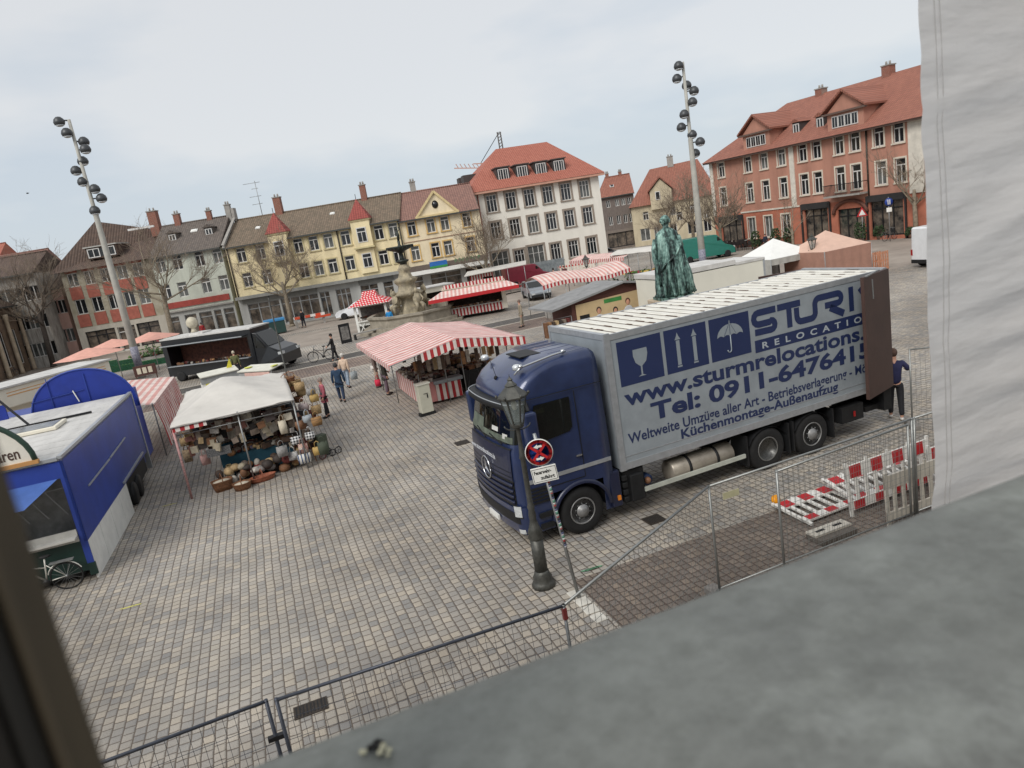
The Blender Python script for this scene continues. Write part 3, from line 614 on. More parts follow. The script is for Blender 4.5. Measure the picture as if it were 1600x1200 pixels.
for x0,x1,z0 in((-.5,-.05,3.6),(10.75,11.3,3.6),(23.1,24.4,3.6)):
    b=MB().m(pl); b.bb(x0,x1,-.1,0,z0,9.3); b.build('pilaster',H.r)
b=MB().m(pl); b.bb(3.7,11.6,-.08,0,3.55,3.7); b.build('string_course',H.r)
b=MB().m(M('eaves_soffit',(96,78,70),.8)); b.bb(-.8,34,-.7,0,9.2,9.4); b.build('cornice',H.r)
for x0,x1,zt in((.3,3.8,3.2),(11.9,15.0,3.5),(19.1,22.6,3.55)):
    b=MB().m(M('black_shopfront',(44,42,42),.6,var=.15)); b.bb(x0,x1,-.16,0,zt-.3,zt+.25); b.bb(x0-.15,x0,-.14,0,0,zt+.2); b.bb(x1,x1+.15,-.14,0,0,zt+.2); b.build('shopfront_surround',H.r)
b=MB().m(M('arch_stone',(104,66,54),.8)); pts=[]
for i in range(13):
    a=PI*i/12; pts.append((17.3-1.75*cos(a),-.12,2.5+1.1*sin(a)))
b.tube(pts,.16,6); b.build('door_arch',H.r)
r=H.push(6.87,13.42,6);r2=H.push(22.3,13.7,6); zr=13.9
b=MB().m(RF_RD); zo=9.35; b.add([(-.9,-.8,zo),(34.5,-.8,zo),(34.5,12,zo),(-.9,12,zo),(5.2,6,zr),(34.5,6,zr)],[(0,1,5,4),(3,0,4),(2,3,4,5),(1,2,5),(3,2,1,0)],False); rf=b.build('roof',H.r)
for x0,x1,wn in((5.0,8.6,4),(15.5,19.2,4)):
    b=MB().m(hr); xm=(x0+x1)/2; z0=9.4;z1=11.3; b.prism([(x0,-.15,z0),(x1,-.15,z0),(x1,-.15,z1),(xm,-.15,z1+1.45),(x0,-.15,z1)],(0,5.5,0)); o=b.build('gable_dormer',rf)
    r=MB().m(RF_RD); r.prism([(x0-.45,-.5,z1-.05),(xm,-.5,z1+1.55),(x1+.45,-.5,z1-.05),(x1+.45,-.5,z1+.12),(xm,-.5,z1+1.75),(x0-.45,-.5,z1+.12)],(0,6.5,0)); r.build('gable_roof',o)
    m_=MB().m(M('eaves_soffit',(96,78,70),.8)); m_.bb(x0-.4,x1+.4,-.45,-.151,z1-.18,z1-.02); m_.build('moulding',o)
    f=MB().m(WOODW); p=MB().m(PANE)
    for i in range(wn):
        c=x0+.5+(x1-x0-1)*(i+.5)/wn; f.bb(c-.32,c+.32,-.22,-.16,9.95,10.95); p.bb(c-.25,c-.03,-.235,-.221,10.03,10.87); p.bb(c+.03,c+.25,-.235,-.221,10.03,10.87)
    f.build('window',o); p.build('pane',o)
for x in(11.0,13.8): small_dormer(H,x,.9,10.2,.95,1.15,dk,WOODW,RF_RD,True,rf,1,dep=3)
for x,z in((9.6,14.5),(17.0,14.8),(24.6,15.1)): H.chimney(x,6,zr-.4,z-.2,.8,par=rf)
bal=MB().m(GREYST); bal.bb(15.4,19.2,-1.1,0,4.05,4.2); o=bal.build('balcony',H.r); b=MB().m(DARK)
for i in range(30): x=15.45+3.7*i/29; b.bar((x,-1.07,4.2),(x,-1.07,5.1),.03)
b.bb(15.4,19.2,-1.1,-1.04,5.1,5.16); b.bb(15.4,15.45,-1.1,0,5.1,5.16); b.bb(19.15,19.2,-1.1,0,5.1,5.16); b.build('railing',o)
b=MB().m(M('downpipe',(60,54,46),.6,.2)); b.tube([(19.3,-.1,9.2),(19.3,-.1,3.6)],.07,8); b.build('downpipe',H.r)
# --- far left houses ---
def simple(name,label,px,H_,wm,roofm,cols,rows,depth=9,ang=None,ridge=None,ww=.9,wh=1.4,hip=0):
    p0,p1=at(*px[0]),at(*px[1]); d=p1-p0; a=math.degrees(math.atan2(d.y,d.x)); Bx=Bld(name,label,(p0.x,p0.y),a); L_=d.length
    for r_ in rows:
        for i in range(cols): Bx.win(L_*(i+.5)/cols,r_,ww,wh,style='II')
    Bx.finish(wm,0,L_,H_,depth); 
    if ridge: Bx.gable_roof(roofm,0,L_,H_,ridge,depth/2,depth,hipL=hip,hipR=hip)
    return Bx,L_
simple('pink_house','narrow pinkish house left of the corner house',((92,566),(128,560)),7.6,plaster('pink_plaster',(196,160,148)),RF_BR,3,(5.6,2.6),ridge=9.6)
simple('half_timber_house','white and grey striped half timbered house behind the bare tree',((24,582),(96,569)),9.4,M('timber_stripes',(190,186,178),.9,var=.3,sc=2.2,st=(3,1,.3),c2=(120,114,108)),RF_BR,5,(7.4,4.6,1.8),ridge=11.4)
simple('cream_gable_house','pale cream gabled house showing its roof above the striped house',((15,560),(92,547)),9.5,plaster('cream_plaster',(224,202,160)),RF_RB,3,(8,),ridge=13)
simple('orange_roof_house','distant house with orange roof above the far left trees',((-60,560),(30,545)),12,plaster('cream_plaster',(224,202,160)),RF_OR,3,(8,),ridge=16)
Bx,L_=simple('church_block','brown sandstone block with tall columns at the left picture edge',((-60,618),(50,578)),6.6,M('brown_church_stone',(116,98,82),.9,var=.2,sc=1.5),RF_BR,5,(2.6,),ridge=9.6,ww=1.0,wh=3.4)
for i in range(6):
    b=MB().m(M('sandstone',(176,160,138))); b.lathe([(.24,0),(.2,.3),(.17,5.2),(.24,5.5),(.26,5.8)],L_*i/5,-.3,0,12); b.build('column',Bx.r)
# ================= removal truck =================
TX,TY,TH=1.034,13.714,.36471
NAVY=M('navy_paint',(41,54,91),.3,.15,var=.14,sc=2.5,coat=.6,bump=.0006,bsc=3); NAVYD=M('navy_lower_paint',(32,38,64),.35,.1,var=.08,sc=2,coat=.3)
BLUE=M('lettering_blue',(36,48,86),.5,var=.04,sc=.4); SILV=M('silver_panel',(152,160,166),.42,.15,var=.09,sc=1.6,bump=.001,bsc=3); ALU=M('aluminium_trim',(176,180,184),.4,.5,var=.08,sc=6)
CHROME=M('chrome',(200,202,205),.15,.9,var=0); TGL=M('cab_glass',(14,18,17),.04,var=.2,sc=1,spec=.7); LAMPG=M('headlamp_glass',(210,214,216),.1,.3,var=.15,sc=12)
CHAS=M('chassis_black',(30,31,33),.6,.2,var=.2,sc=6); AMB=M('amber_lens',(220,130,40),.3,var=0); REDL=M('red_lens',(150,24,24),.3,var=0)
PLY=M('brown_door_panel',(72,52,46),.55,var=.12,sc=1.2,bump=.002,bsc=8)
T=thing('removal_truck','navy blue removal truck with silver grey box body lettered in blue','truck',(TX,TY,0),TH)
def ring(z,n1=8):
    # half width, front x, rear x, corner radius
    zz=[.35,.7,1.1,1.6,2.1,2.3,3.05,3.25,3.45,3.6,3.72,3.8]; 
    fx=[-1.40,-1.45,-1.46,-1.45,-1.42,-1.37,-1.20,-1.16,-1.02,-.84,-.6,-.35]
    hw=[1.2,1.23,1.25,1.25,1.25,1.24,1.2,1.2,1.19,1.17,1.12,1.02]; rx=[.8]*9+[.8,.79,.74]
    cr_=[.2,.22,.24,.24,.24,.26,.28,.28,.34,.4,.45,.5]
    for i in range(len(zz)-1):
        if zz[i]<=z<=zz[i+1]: break
    t=max(0,min(1,(z-zz[i])/(zz[i+1]-zz[i]))); f=lambda A:A[i]*(1-t)+A[i+1]*t
    return f(fx),f(hw),f(rx),f(cr_)
def P(s,z,off=0):
    fx,hw,rx,c=ring(z); cy=1.25; bow=.07
    if s>.5: x,y=P2(1-s,fx,hw,rx,c,bow,off); y=2*cy-y
    else: x,y=P2(s,fx,hw,rx,c,bow,off)
    return Vector((x,y,z))
def P2(s,fx,hw,rx,c,bow,off):
    y0=1.25-hw; xs=fx+c+bow
    if s<=.3: t=s/.3; return rx+(xs-rx)*t,y0-off
    if s<=.4:
        t=(s-.3)/.1*PI/2; c2=c+off; return xs-c2*sin(t),y0+c-c2*cos(t)
    t=(s-.4)/.1; q=(1-t); return fx+bow*q*q-off,y0+c+(hw-c)*t
SS=[.3*i/8 for i in range(8)]+[.3+.1*i/7 for i in range(7)]+[.4+.1*i/4 for i in range(5)]; SS=SS+[1-s for s in SS[:-1]][::-1]
SS=sorted(set(round(s,5) for s in SS))
def patch(mb,s0,s1,z0,z1,off,ns=10,nz_=6,f=None):
    v=[];fc=[]
    for j in range(nz_+1):
        for i in range(ns+1):
            s=s0+(s1-s0)*i/ns; z=z0+(z1-z0)*j/nz_
            if f: s,z=f(i/ns,j/nz_)
            v.append(P(s,z,off))
    for j in range(nz_):
        for i in range(ns): a=j*(ns+1)+i; fc.append((a,a+1,a+ns+2,a+ns+1))
    mb.add(v,fc,True)
# body, with a cut-out for the front wheels on both flanks
b=MB().m(NAVY); ZZ=[.35,.5,.7,.9,1.1,1.22,1.35,1.6,1.85,2.1,2.3,2.7,3.05,3.15,3.25,3.35,3.45,3.53,3.6,3.66,3.72,3.76,3.8]
rings=[[P(s,z) for s in SS] for z in ZZ]; n=len(SS); v=[p for r in rings for p in r]; fc=[]
for i in range(len(ZZ)-1):
    for j in range(n):
        a=i*n+j; q=i*n+(j+1)%n; c=(v[a]+v[q])/2; zm=(ZZ[i]+ZZ[i+1])/2
        if j<n-1 and abs(c.x-0)<.62 and zm<1.12 and (c.y<.2 or c.y>2.3): continue
        fc.append((a,q,q+n,a+n))
fc.append(tuple((len(ZZ)-1)*n+j for j in range(n))); b.add(v,fc,True); cab=b.build('cab',T)
b=MB().m(CHAS); 
for y0,y1 in((.06,.75),(1.75,2.44)):
    pts=[]
    for i in range(13): a=PI*i/12; pts.append((-.62*cos(a),y0,.5+.62*sin(a)))
    b.add([(x,y,z) for y in(y0,y1) for x,_,z in pts],[(i,i+1,i+14,i+13) for i in range(12)],True)
    b.bb(-.66,.66,(y0+y1)/2-.01,(y0+y1)/2+.33*(1 if y0<1 else -1),.35,1.1)
b.build('wheel_arch',cab)
b=MB().m(NAVYD)
for i in range(18):
    a=PI*i/18;a2=PI*(i+1)/18; r0,r1=.62,.7
    for y in(-.03,): b.add([(-r0*cos(a),y,.5+r0*sin(a)),(-r0*cos(a2),y,.5+r0*sin(a2)),(-r1*cos(a2),y,.5+r1*sin(a2)),(-r1*cos(a),y,.5+r1*sin(a)),(-r1*cos(a),.04,.5+r1*sin(a)),(-r1*cos(a2),.04,.5+r1*sin(a2))],[(0,1,2,3),(3,2,5,4)],True)
b.build('fender_lip',cab)
b=MB().m(TGL); patch(b,.335,.665,2.28,2.98,.012,24,6); o=b.build('windscreen',cab)
b=MB().m(M('cab_interior',(96,104,92),.8,var=.25,sc=4)); patch(b,.36,.62,2.30,2.42,.018,16,1); patch(b,.52,.6,2.42,2.62,.018,5,2,); b.m(M('paper_white',(200,200,196),.8)); patch(b,.44,.47,2.46,2.55,.018,2,1); patch(b,.4,.42,2.36,2.46,.018,2,1); b.m(CHAS); patch(b,.4,.6,2.28,2.30,.03,8,1); b.build('dashboard',o)
w_=MB().m(BLACK)
for s in(.42,.5,.58): w_.bar(P(s,2.25,.03),P(s+.06,2.36,.03),.02)
w_.build('wiper',o)
b=MB().m(CHAS)
rr=[]
for s in [.32+.36*i/24 for i in range(25)]: rr.append([P(s,3.0,.02),P(s,2.98,.17),P(s,3.08,.16),P(s,3.12,.02)])
b.loft(rr,True,True); o=b.build('sun_visor',cab)
b=MB().m(ALU); b.tube([P(.32+.36*i/24,3.09,.17) for i in range(25)],.012,6); b.build('visor_trim',o)
# front panel, grille
b=MB().m(NAVYD); patch(b,.372,.628,1.55,2.18,.03,18,4); gp=b.build('front_panel',cab)
b=MB().m(CHAS)
for z in(2.2,1.53,1.02): patch(b,.366,.634,z-.018,z+.018,.035,18,1)
for z in(1.72,1.62): patch(b,.376,.624,z-.006,z+.008,.036,18,1)
b.build('grille_gap',gp)
for z in(1.1,1.22,1.34,1.46):
    b=MB().m(NAVYD); rr=[[P(.375+.25*i/18,z-.035,.02),P(.375+.25*i/18,z-.04,.06),P(.375+.25*i/18,z+.035,.03)] for i in range(19)]; b.loft(rr,True,True); b.build('grille_bar',gp)
b=MB().m(CHAS); patch(b,.37,.63,1.04,1.52,.008,18,3); b.build('grille_back',gp)
F0=P(.5,1.6,.06); Mf=Matrix.Translation(F0)@Matrix.Rotation(R(-90),4,'Z')
# local frame of the front: x to the right seen from ahead, y away from the viewer
Mf=Matrix.Translation(F0)@Matrix(((0,1,0,0),(-1,0,0,0),(0,0,1,0),(0,0,0,1)))
b=MB(Mf).m(CHROME)
pts=[(.24*cos(2*PI*i/28),0,.24*sin(2*PI*i/28)) for i in range(29)]; b.tube(pts,.016,6)
for a in(90,210,330):
    c,s_=cos(R(a)),sin(R(a)); nx,nz2=-s_,c
    b.add([(.21*c,-.01,.21*s_),(.035*nx,-.005,.035*nz2),(-.035*nx,-.005,-.035*nz2),(0,-.035,0)],[(0,1,3),(0,3,2),(0,2,1)],False)
b.build('star_emblem',cab)
txt('www.sturmrelocations.de',-.7,.7,.34,.46,-.012,M('white_lettering',(206,210,216),.5,var=0),cab,T=Mf)
b=MB().m(NAVY); patch(b,.31,.69,.42,.98,.045,26,5); o=b.build('bumper',cab)
b=MB().m(CHAS); patch(b,.36,.64,.62,.86,.052,18,2); patch(b,.33,.67,.3,.42,.03,18,1); b.build('bumper_intake',o)
b=MB(Mf@Matrix.Translation((0,0,-1.08))).m(WHITE); b.bb(-.26,.26,-.02,.02,-.055,.055); pl_=b.build('number_plate',cab)
for s0,s1 in((.345,.385),(.615,.655)):
    b=MB().m(LAMPG); patch(b,s0,s1,.78,1.02,.06,5,3); o=b.build('headlight',cab)
    b=MB().m(CHAS); patch(b,s0-.004,s1+.004,.76,.785,.062,5,1); b.build('headlight_rim',o)
    b=MB().m(LAMPG); patch(b,s0,s1,.40,.5,.055,5,1); b.build('fog_lamp',cab)
# side of the cab
def side(mb,x0,x1,z0,z1,y=-.008,slant=0): mb.prism([(x0+slant,y,z0),(x1,y,z0),(x1,y,z1),(x0,y,z1)],(0,.02,0))
b=MB().m(TGL); b.prism([(-.78,-.012,2.2),(-.05,-.012,2.28),(.02,-.012,2.36),(.04,-.012,2.98),(-.74,-.012,2.98),(-.86,-.012,2.6)],(0,.02,0)); b.build('side_window',cab)
b=MB().m(CHAS)
for p,q in(((.16,1.25),(.16,3.08)),((-.98,1.4),(-.98,2.2)),((-.95,3.12),(.8,3.12)),((.16,1.25),(-.9,1.25))): b.bar((p[0],-.004,p[1]),(q[0],-.004,q[1]),.014)
b.bb(-1.0,-.86,-.012,.02,2.2,3.05); b.build('door_seam',cab)
b=MB().m(ALU); b.prism([(-1.12,-.014,1.42),(.79,-.014,1.42),(.79,-.014,1.5),(-1.12,-.014,1.5)],(0,.02,0)); b.build('side_stripe',cab)
b=MB().m(CHROME); b.bb(-.0,.13,-.05,-.012,1.72,1.75); b.build('door_handle',cab)
b=MB().m(M('faded_lettering',(120,128,150),.6,var=0)); o=txt('Umzüge',-.85,-.5,1.66,1.76,-.011,_mc['faded_lettering'],cab)
b=MB().m(CHAS)
for k in range(5): b.bb(-1.08,-.66,-.02,.02,.98+.075*k,1.02+.075*k)
for z in(.42,.66): b.bb(-.98,-.68,-.03,.1,z,z+.1)
b.build('entry_step',cab)
b=MB().m(NAVYD)
b.bb(.7,.95,.0,.5,.35,1.15); b.build('rear_fender',cab,bevel=.03)
b=MB().m(NAVY); b.bb(-1.12,-.84,-.36,-.16,2.28,2.95); o=b.build('mirror',cab,bevel=.05); b=MB().m(CHAS); b.bar((-.95,-.2,2.95),(-.9,.03,3.1),.05); b.bar((-.95,-.2,2.3),(-.9,.02,2.25),.05); b.build('mirror_arm',o)
b=MB().m(NAVY); b.bb(-1.2,-.96,2.66,2.86,2.2,2.95); o=b.build('mirror',cab,bevel=.05)
b=MB().m(CHAS); b.bb(-.52,-.04,.85,1.6,3.785,3.81); o=b.build('roof_hatch',cab)
b=MB().m(NAVY)
for y in(.35,.65,1.0,1.35,1.7,2.05): b.bb(.02,.7,y-.03,y+.03,3.76,3.808)
b.build('roof_rib',cab,bevel=.01)
b=MB().m(CHROME); b.tube([(-.95,.22,3.62),(-.8,.2,3.74),(-.1,.17,3.84),(.2,.17,3.86)],.022,8)
for x,z in((-.8,3.7),(.15,3.8)): b.ball(x,.2,z+.06,.05)
b.build('roof_rail',cab)
for y in(.35,2.15):
    b=MB().m(LAMPG); b.lathe([(.09,0),(.09,.08),(.05,.11),(.001,.115)],-.82,y,3.68,12); b.build('beacon',cab)
b=MB().m(BLACK); b.tube([(-1.0,1.1,3.45),(-1.08,1.1,3.85)],.006,5); b.ball(-1.02,1.1,3.46,.045); b.build('antenna',cab)
# box body
X0,X1,BH,BZ,BW=1.01,8.83,4.0,1.12,2.55
b=MB().m(SILV); b.bb(X0,X1,0,BW,BZ,BH-.02); box=b.build('box_body',T)
roofm,N,bi=newmat('white_truck_roof',.7); v,xyz=N.obj(); c=N.ramp(N.noise(N.vec(N.k('MULTIPLY',xyz[0],6),N.k('MULTIPLY',xyz[1],1.1),0),1.6,4,.6),[(.3,(206,202,190)),(.64,(226,224,216)),(.72,(120,96,80))]); N.t.links.new(c,bi['Base Color'])
GAPM=M('roof_gap',(120,112,104),.9,var=.2,sc=6); b=MB().m(roofm); nr=24
for k in range(nr):
    x=X0+.08+(X1-X0-.16)*k/nr; wd=(X1-X0-.16)/nr
    b.add([(x,.06,BH-.02),(x+wd*.08,.06,BH+.006),(x+wd*.66,.06,BH+.006),(x+wd*.72,.06,BH-.01),(x+wd,.06,BH-.02),(x,BW-.06,BH-.02),(x+wd*.08,BW-.06,BH+.006),(x+wd*.66,BW-.06,BH+.006),(x+wd*.72,BW-.06,BH-.01),(x+wd,BW-.06,BH-.02)],[(i,i+1,i+6,i+5) for i in range(3)],False)
    b.m(GAPM); b.add([(x+wd*.72,.06,BH-.009),(x+wd*1.0,.06,BH-.009),(x+wd*1.0,BW-.06,BH-.009),(x+wd*.72,BW-.06,BH-.009)],[(0,1,2,3)],False); b.m(roofm)
b.build('corrugated_roof',box)
dm=M('roof_dirt',(96,74,60),.9,var=.4,sc=20); b=MB().m(dm); rr_=random.Random(4)
for k in range(nr):
    x=X0+.08+(X1-X0-.16)*(k+.92)/nr
    for j in range(rr_.randint(1,4)):
        y=rr_.uniform(.1,2.1); b.box(x-.02,y+.1,BH+.004,.07,rr_.uniform(.05,.35),.006)
b.build('roof_dirt',box)
b=MB().m(ALU)
for y in(-.012,BW-.05): b.bb(X0-.01,X1,y,y+.062,BH-.11,BH+.012); b.bb(X0-.01,X1,y-.002,y+.06,BZ-.02,BZ+.13)
b.bb(X0-.02,X0+.12,-.018,.05,BZ-.03,BH+.04); b.bb(X0-.02,X0+.1,BW-.05,BW+.015,BZ-.03,BH+.04); b.bb(X0-.015,X0+.1,.05,BW-.05,BH-.09,BH+.028); b.bb(X1-.1,X1+.01,-.018,BW+.01,BH-.08,BH+.04); b.bb(X1-.1,X1+.01,-.018,.04,BZ,BH-.08)
b.bb(X0+.12,X1,-.006,.01,1.62-.25,1.64-.25)
b.build('edge_trim',box)
def flat(mb,x0,x1,z0,z1,y=-.003): mb.add([(X0+x0,y,z0),(X0+x1,y,z0),(X0+x1,y,z1),(X0+x0,y,z1)],[(0,1,2,3)],False)
b=MB().m(BLUE)
for x0,x1 in((.25,1.32),(1.40,2.48),(2.56,3.64)): flat(b,x0,x1,2.87,3.81)
flat(b,3.75,7.6,2.82,3.10); pic=b.build('logo_panel',box,fix=False)
g=M('logo_grey',(146,155,162),.42,.1,var=.04)
b=MB().m(g)
def fp(mb,pts,y=-.006): mb.add([(X0+x,y,z) for x,z in pts],[tuple(range(len(pts)))],False)
glass_=[(.785-.17,3.58),(.785+.17,3.58),(.785+.175,3.45),(.785+.13,3.3),(.785+.02,3.21),(.785+.02,3.03),(.785+.1,3.0),(.785-.1,3.0),(.785-.02,3.03),(.785-.02,3.21),(.785-.13,3.3),(.785-.175,3.45)]; fp(b,glass_)
b.build('wine_glass_symbol',pic,fix=False)
for x in(1.73,2.15):
    b=MB().m(g)
    fp(b,[(x-.045,3.02),(x+.045,3.02),(x+.045,3.55),(x-.045,3.55)]); fp(b,[(x-.075,3.565),(x+.075,3.565),(x+.03,3.64),(x,3.72),(x-.03,3.64)]); fp(b,[(x-.06,2.97),(x+.06,2.97),(x+.06,3.005),(x-.06,3.005)])
    b.build('arrow_symbol',pic,fix=False)
b=MB().m(g); pts=[]
for i in range(13): a=PI*i/12; pts.append((3.1+.35*cos(a),3.36+.27*sin(a)))
low=[]
for k in range(4):
    x0=3.1-.35+.175*k
    for i in range(5): low.append((x0+.175*i/4,3.36+.035*sin(PI*i/4)))
fp(b,pts+low); b.box(X0+3.1,-.007,3.66,.02,.004,.08)
pts=[(X0+3.1,-.008,3.38),(X0+3.1,-.008,3.06)]+[(X0+3.1-.05+.05*cos(a),-.008,3.06-.06*sin(a)) for a in [PI*i/6 for i in range(1,7)]]
b.tube(pts,.013,5); o=b.build('umbrella_symbol',pic,fix=False)
b=MB().m(BLUE)
for k in(-.17,0,.17): b.bar((X0+3.1+k*1.0,-.009,3.37),(X0+3.1+k*.15,-.009,3.62),.008,.002)
b.build('umbrella_rib',o)
# wide block letters STUR(M)
b=MB().m(BLUE); t=.15; z0,z1=3.2,3.78
def pl2(pts,w=t): 
    pts=[Vector((X0+x,-.004,z)) for x,z in pts]
    L_=[];R_=[]
    for i,p in enumerate(pts):
        d=(pts[min(i+1,len(pts)-1)]-pts[max(i-1,0)]).normalized(); n_=Vector((-d.z,0,d.x))*w/2; L_.append(p+n_);R_.append(p-n_)
    b.add(L_+R_,[(i,i+1,len(pts)+i+1,len(pts)+i) for i in range(len(pts)-1)],False)
def arc(cx,cz,r,a0,a1,k=6): return [(cx+r*cos(R(a0+(a1-a0)*i/k)),cz+r*sin(R(a0+(a1-a0)*i/k))) for i in range(k+1)]
h=t/2; r=.13
pl2([(4.4,z1-h)]+arc(3.9,z1-h-r,r,90,270)+[(4.22,z1-h-2*r)]+arc(4.25,z0+h+r*.72,r*.72+.01,90,-90)+[(3.78,z0+h)])
pl2([(4.45,z1-h),(5.12,z1-h)]); pl2([(4.78,z1-t),(4.78,z0)])
pl2([(5.0,z1-t-.02),(5.0,z0+h+r)]+arc(5.13,z0+h+r,r,180,270)+[(5.4,z0+h)]+arc(5.42,z0+h+r,r,270,360)+[(5.55,z0+h+r),(5.55,z1-h-r)]+arc(5.68,z1-h-r,r,180,90)+[(6.25,z1-h)]+arc(6.25,z1-h-r*.85,r*.85,90,-90)+[(5.85,z1-h-2*r*.85)])
pl2([(6.0,z1-.36),(6.42,z0)],.17)
pl2([(6.67,z0),(6.67,z1)]); pl2([(6.95,z1-h),(7.15,z0+.2),(7.4,z1-h)]); pl2([(7.48,z0),(7.48,z1)])
b.build('block_lettering',box,fix=False)
LG=M('logo_grey_letter',(166,174,180),.5,var=0)
TB={'mat':BLUE,'parent':box}
def tt(s,x0,x1,za,zb,bold=.02,mat=None): return txt(s,X0+x0,X0+x1,za,zb,-.005,mat or BLUE,box,bold=bold)
w0=7.52
tt('R  E  L  O  C  A  T  I  O  N  S',3.95,7.68,2.88,3.03,.025,LG)
tt('www.sturmrelocations.de',.28,7.74,2.44,2.80,.03)
tt('Tel: 0911-6476415',.88,7.2,1.97,2.38,.035)
tt('Weltweite Umzüge aller Art - Betriebsverlagerung - Möbellift',.25,7.72,1.56,1.86,.018)
tt('Küchenmontage-Außenaufzug',1.56,6.1,1.32,1.61,.028)
# rear doors folded forward
for nm,hy,sg in(('rear_door',-.02,-1),('rear_door',BW+.02,1)):
    a=R(17); dx,dy=-cos(a)*1.3,sg*sin(a)*1.3
    n_=Vector((-dy,dx,0)).normalized()*.04; b=MB().m(PLY); p=Vector((X1+.02,hy,BZ-.02)); q=p+Vector((dx,dy,0)); h_=Vector((0,0,BH-BZ+.03))
    v=[p-n_,q-n_,q+n_,p+n_]; b.add(v+[k+h_ for k in v],[(0,1,2,3),(4,7,6,5),(0,4,5,1),(1,5,6,2),(2,6,7,3),(3,7,4,0)],False)
    o=b.build(nm,T)
    if sg<0:
        b=MB().m(STEEL); b.bar(q+Vector((.25,-.06,BH-BZ-.05)),q+Vector((.25,-.07,BH-BZ-.5)),.02); b.bar(p+Vector((-.3,-.02,BH-BZ+.04)),q+Vector((.1,-.02,BH-BZ+.04)),.05,.03)
        b.build('door_latch',o)
b=MB().m(CHAS); b.bb(8.1,8.7,.15,2.4,.55,.68); b.bb(8.6,8.86,.02,2.53,.5,1.05); b.build('tail_lift',T)
# chassis
b=MB().m(CHAS)
for y in(.85,1.6): b.bb(.9,8.6,y,y+.1,.75,1.05)
b.bb(1.0,8.8,.3,2.25,1.0,1.11); b.bb(1.05,1.55,.05,.75,.35,1.05); b.bb(1.3,1.8,1.7,2.4,.4,1.0); b.bb(5.2,5.9,.2,2.3,.9,1.0); b.build('chassis',T)
b=MB().m(CHAS)
for k in range(4): b.bb(1.0,1.12,.0,.4,.38+.16*k,.5+.16*k)
b.bb(1.18,1.5,-.02,.3,.35,.95); b.build('battery_box',T,bevel=.02)
b=MB().m(M('blue_cylinder',(44,66,110),.4)); b.lathe([(.13,0),(.13,.5)],1.75,.25,.62,12,Matrix.Rotation(R(-90),4,'X')); b.m(M('brass_end',(150,108,80),.5)); b.ball(1.72,.2,.63,.08); b.build('air_cylinder',T)
tank=M('tank_metal',(168,160,148),.4,.4,var=.15,sc=3); Mx=Matrix.Rotation(R(90),4,'Y')
b=MB().m(tank); b.lathe([(.001,0),(.22,.005),(.26,.04),(.26,1.66),(.22,1.695),(.001,1.7)],2.32,.33,.62,20,Mx@Matrix.Scale(1,4)); o=b.build('fuel_tank',T)
b=MB().m(CHAS)
for x in(2.75,3.5): b.lathe([(.27,0),(.27,.07)],x,.33,.62,20,Mx)
b.build('tank_strap',o)
b=MB().m(M('pale_rail',(196,200,190),.5,.3)); b.bar((1.5,-.02,.55),(4.2,-.02,.55),.045,.09); b.build('side_guard',T)
def wheel(x,y,out,twin=False,r=.51,w_=.3,name='wheel',deep=False):
    Mr=Matrix.Rotation(R(90)*(1 if out<0 else -1),4,'X')
    b=MB(Matrix.Translation((x,y,r))@Mr).m(BLACK)
    b.lathe([(.27,0),(.31,.004),(r-.1,-.012),(r-.03,.012),(r,.05),(r,w_-.05),(r-.03,w_-.01),(.3,w_),(.27,w_)][::-1] if False else [(.29,0.0),(.31,.01),(.4,.02),(r-.05,.005),(r-.01,-.03),(r,-.06),(r,-w_),(.3,-w_)],n=32)
    o=b.build(name,T); Tn=Matrix.Translation((x,y,r))@Mr
    d=-.14 if deep else -.0
    b=MB(Tn).m(M('wheel_dull_steel',(138,138,136),.4,.6,var=.15,sc=8) if deep else M('wheel_silver',(150,150,150),.42,.5,var=.12,sc=8)); 
    if deep: b.lathe([(.295,.0),(.28,.015),(.265,0),(.24,-.02),(.235,-.14),(.18,-.16),(.12,-.16),(.1,-.1),(.09,-.04),(.001,-.04)],n=28)
    else: b.lathe([(.295,.0),(.28,.018),(.262,0),(.25,-.045),(.2,-.035),(.14,.0),(.13,.03),(.1,.035),(.09,.065),(.001,.07)],n=28)
    rim=b.build('rim',o); b=MB(Tn).m(CHAS)
    for k in range(10):
        a=2*PI*k/10
        if deep: b.lathe([(.022,0),(.022,.03),(.001,.03)],.15*cos(a),.15*sin(a),-.155,6)
        else: b.lathe([(.026,0),(.026,.014),(.001,.014)],.222*cos(a),.222*sin(a),-.042,8)
    if deep: b.lathe([(.236,-.13),(.2,-.135),(.12,-.14)],n=20)
    b.build('wheel_hole',rim)
    b=MB(Tn).m(STEEL)
    for k in range(10): a=2*PI*(k+.5)/10; b.lathe([(.014,0),(.014,.025),(.001,.028)],.165*cos(a),.165*sin(a),-.145 if deep else -.02,6)
    b.build('wheel_nut',rim)
    return o
for y,o_ in((.03,-1),(2.47,1)):
    wheel(0,y,o_); wheel(4.9,y,o_,deep=True,w_=.6); wheel(6.25,y,o_)
b=MB().m(CHAS)
for x in(4.3,5.52,5.66,6.9): b.bb(x-.02,x+.02,.0,.55,.25,.98)
for x in(4.9,6.25):
    for i in range(8):
        a=R(25+130*i/8);a2=R(25+130*(i+1)/8); rr2=.6
        b.add([(x-rr2*cos(a),.0,.5+rr2*sin(a)*.9),(x-rr2*cos(a2),.0,.5+rr2*sin(a2)*.9),(x-rr2*cos(a2),.6,.5+rr2*sin(a2)*.9),(x-rr2*cos(a),.6,.5+rr2*sin(a)*.9)],[(0,1,2,3)],True)
b.build('mudguard',T)
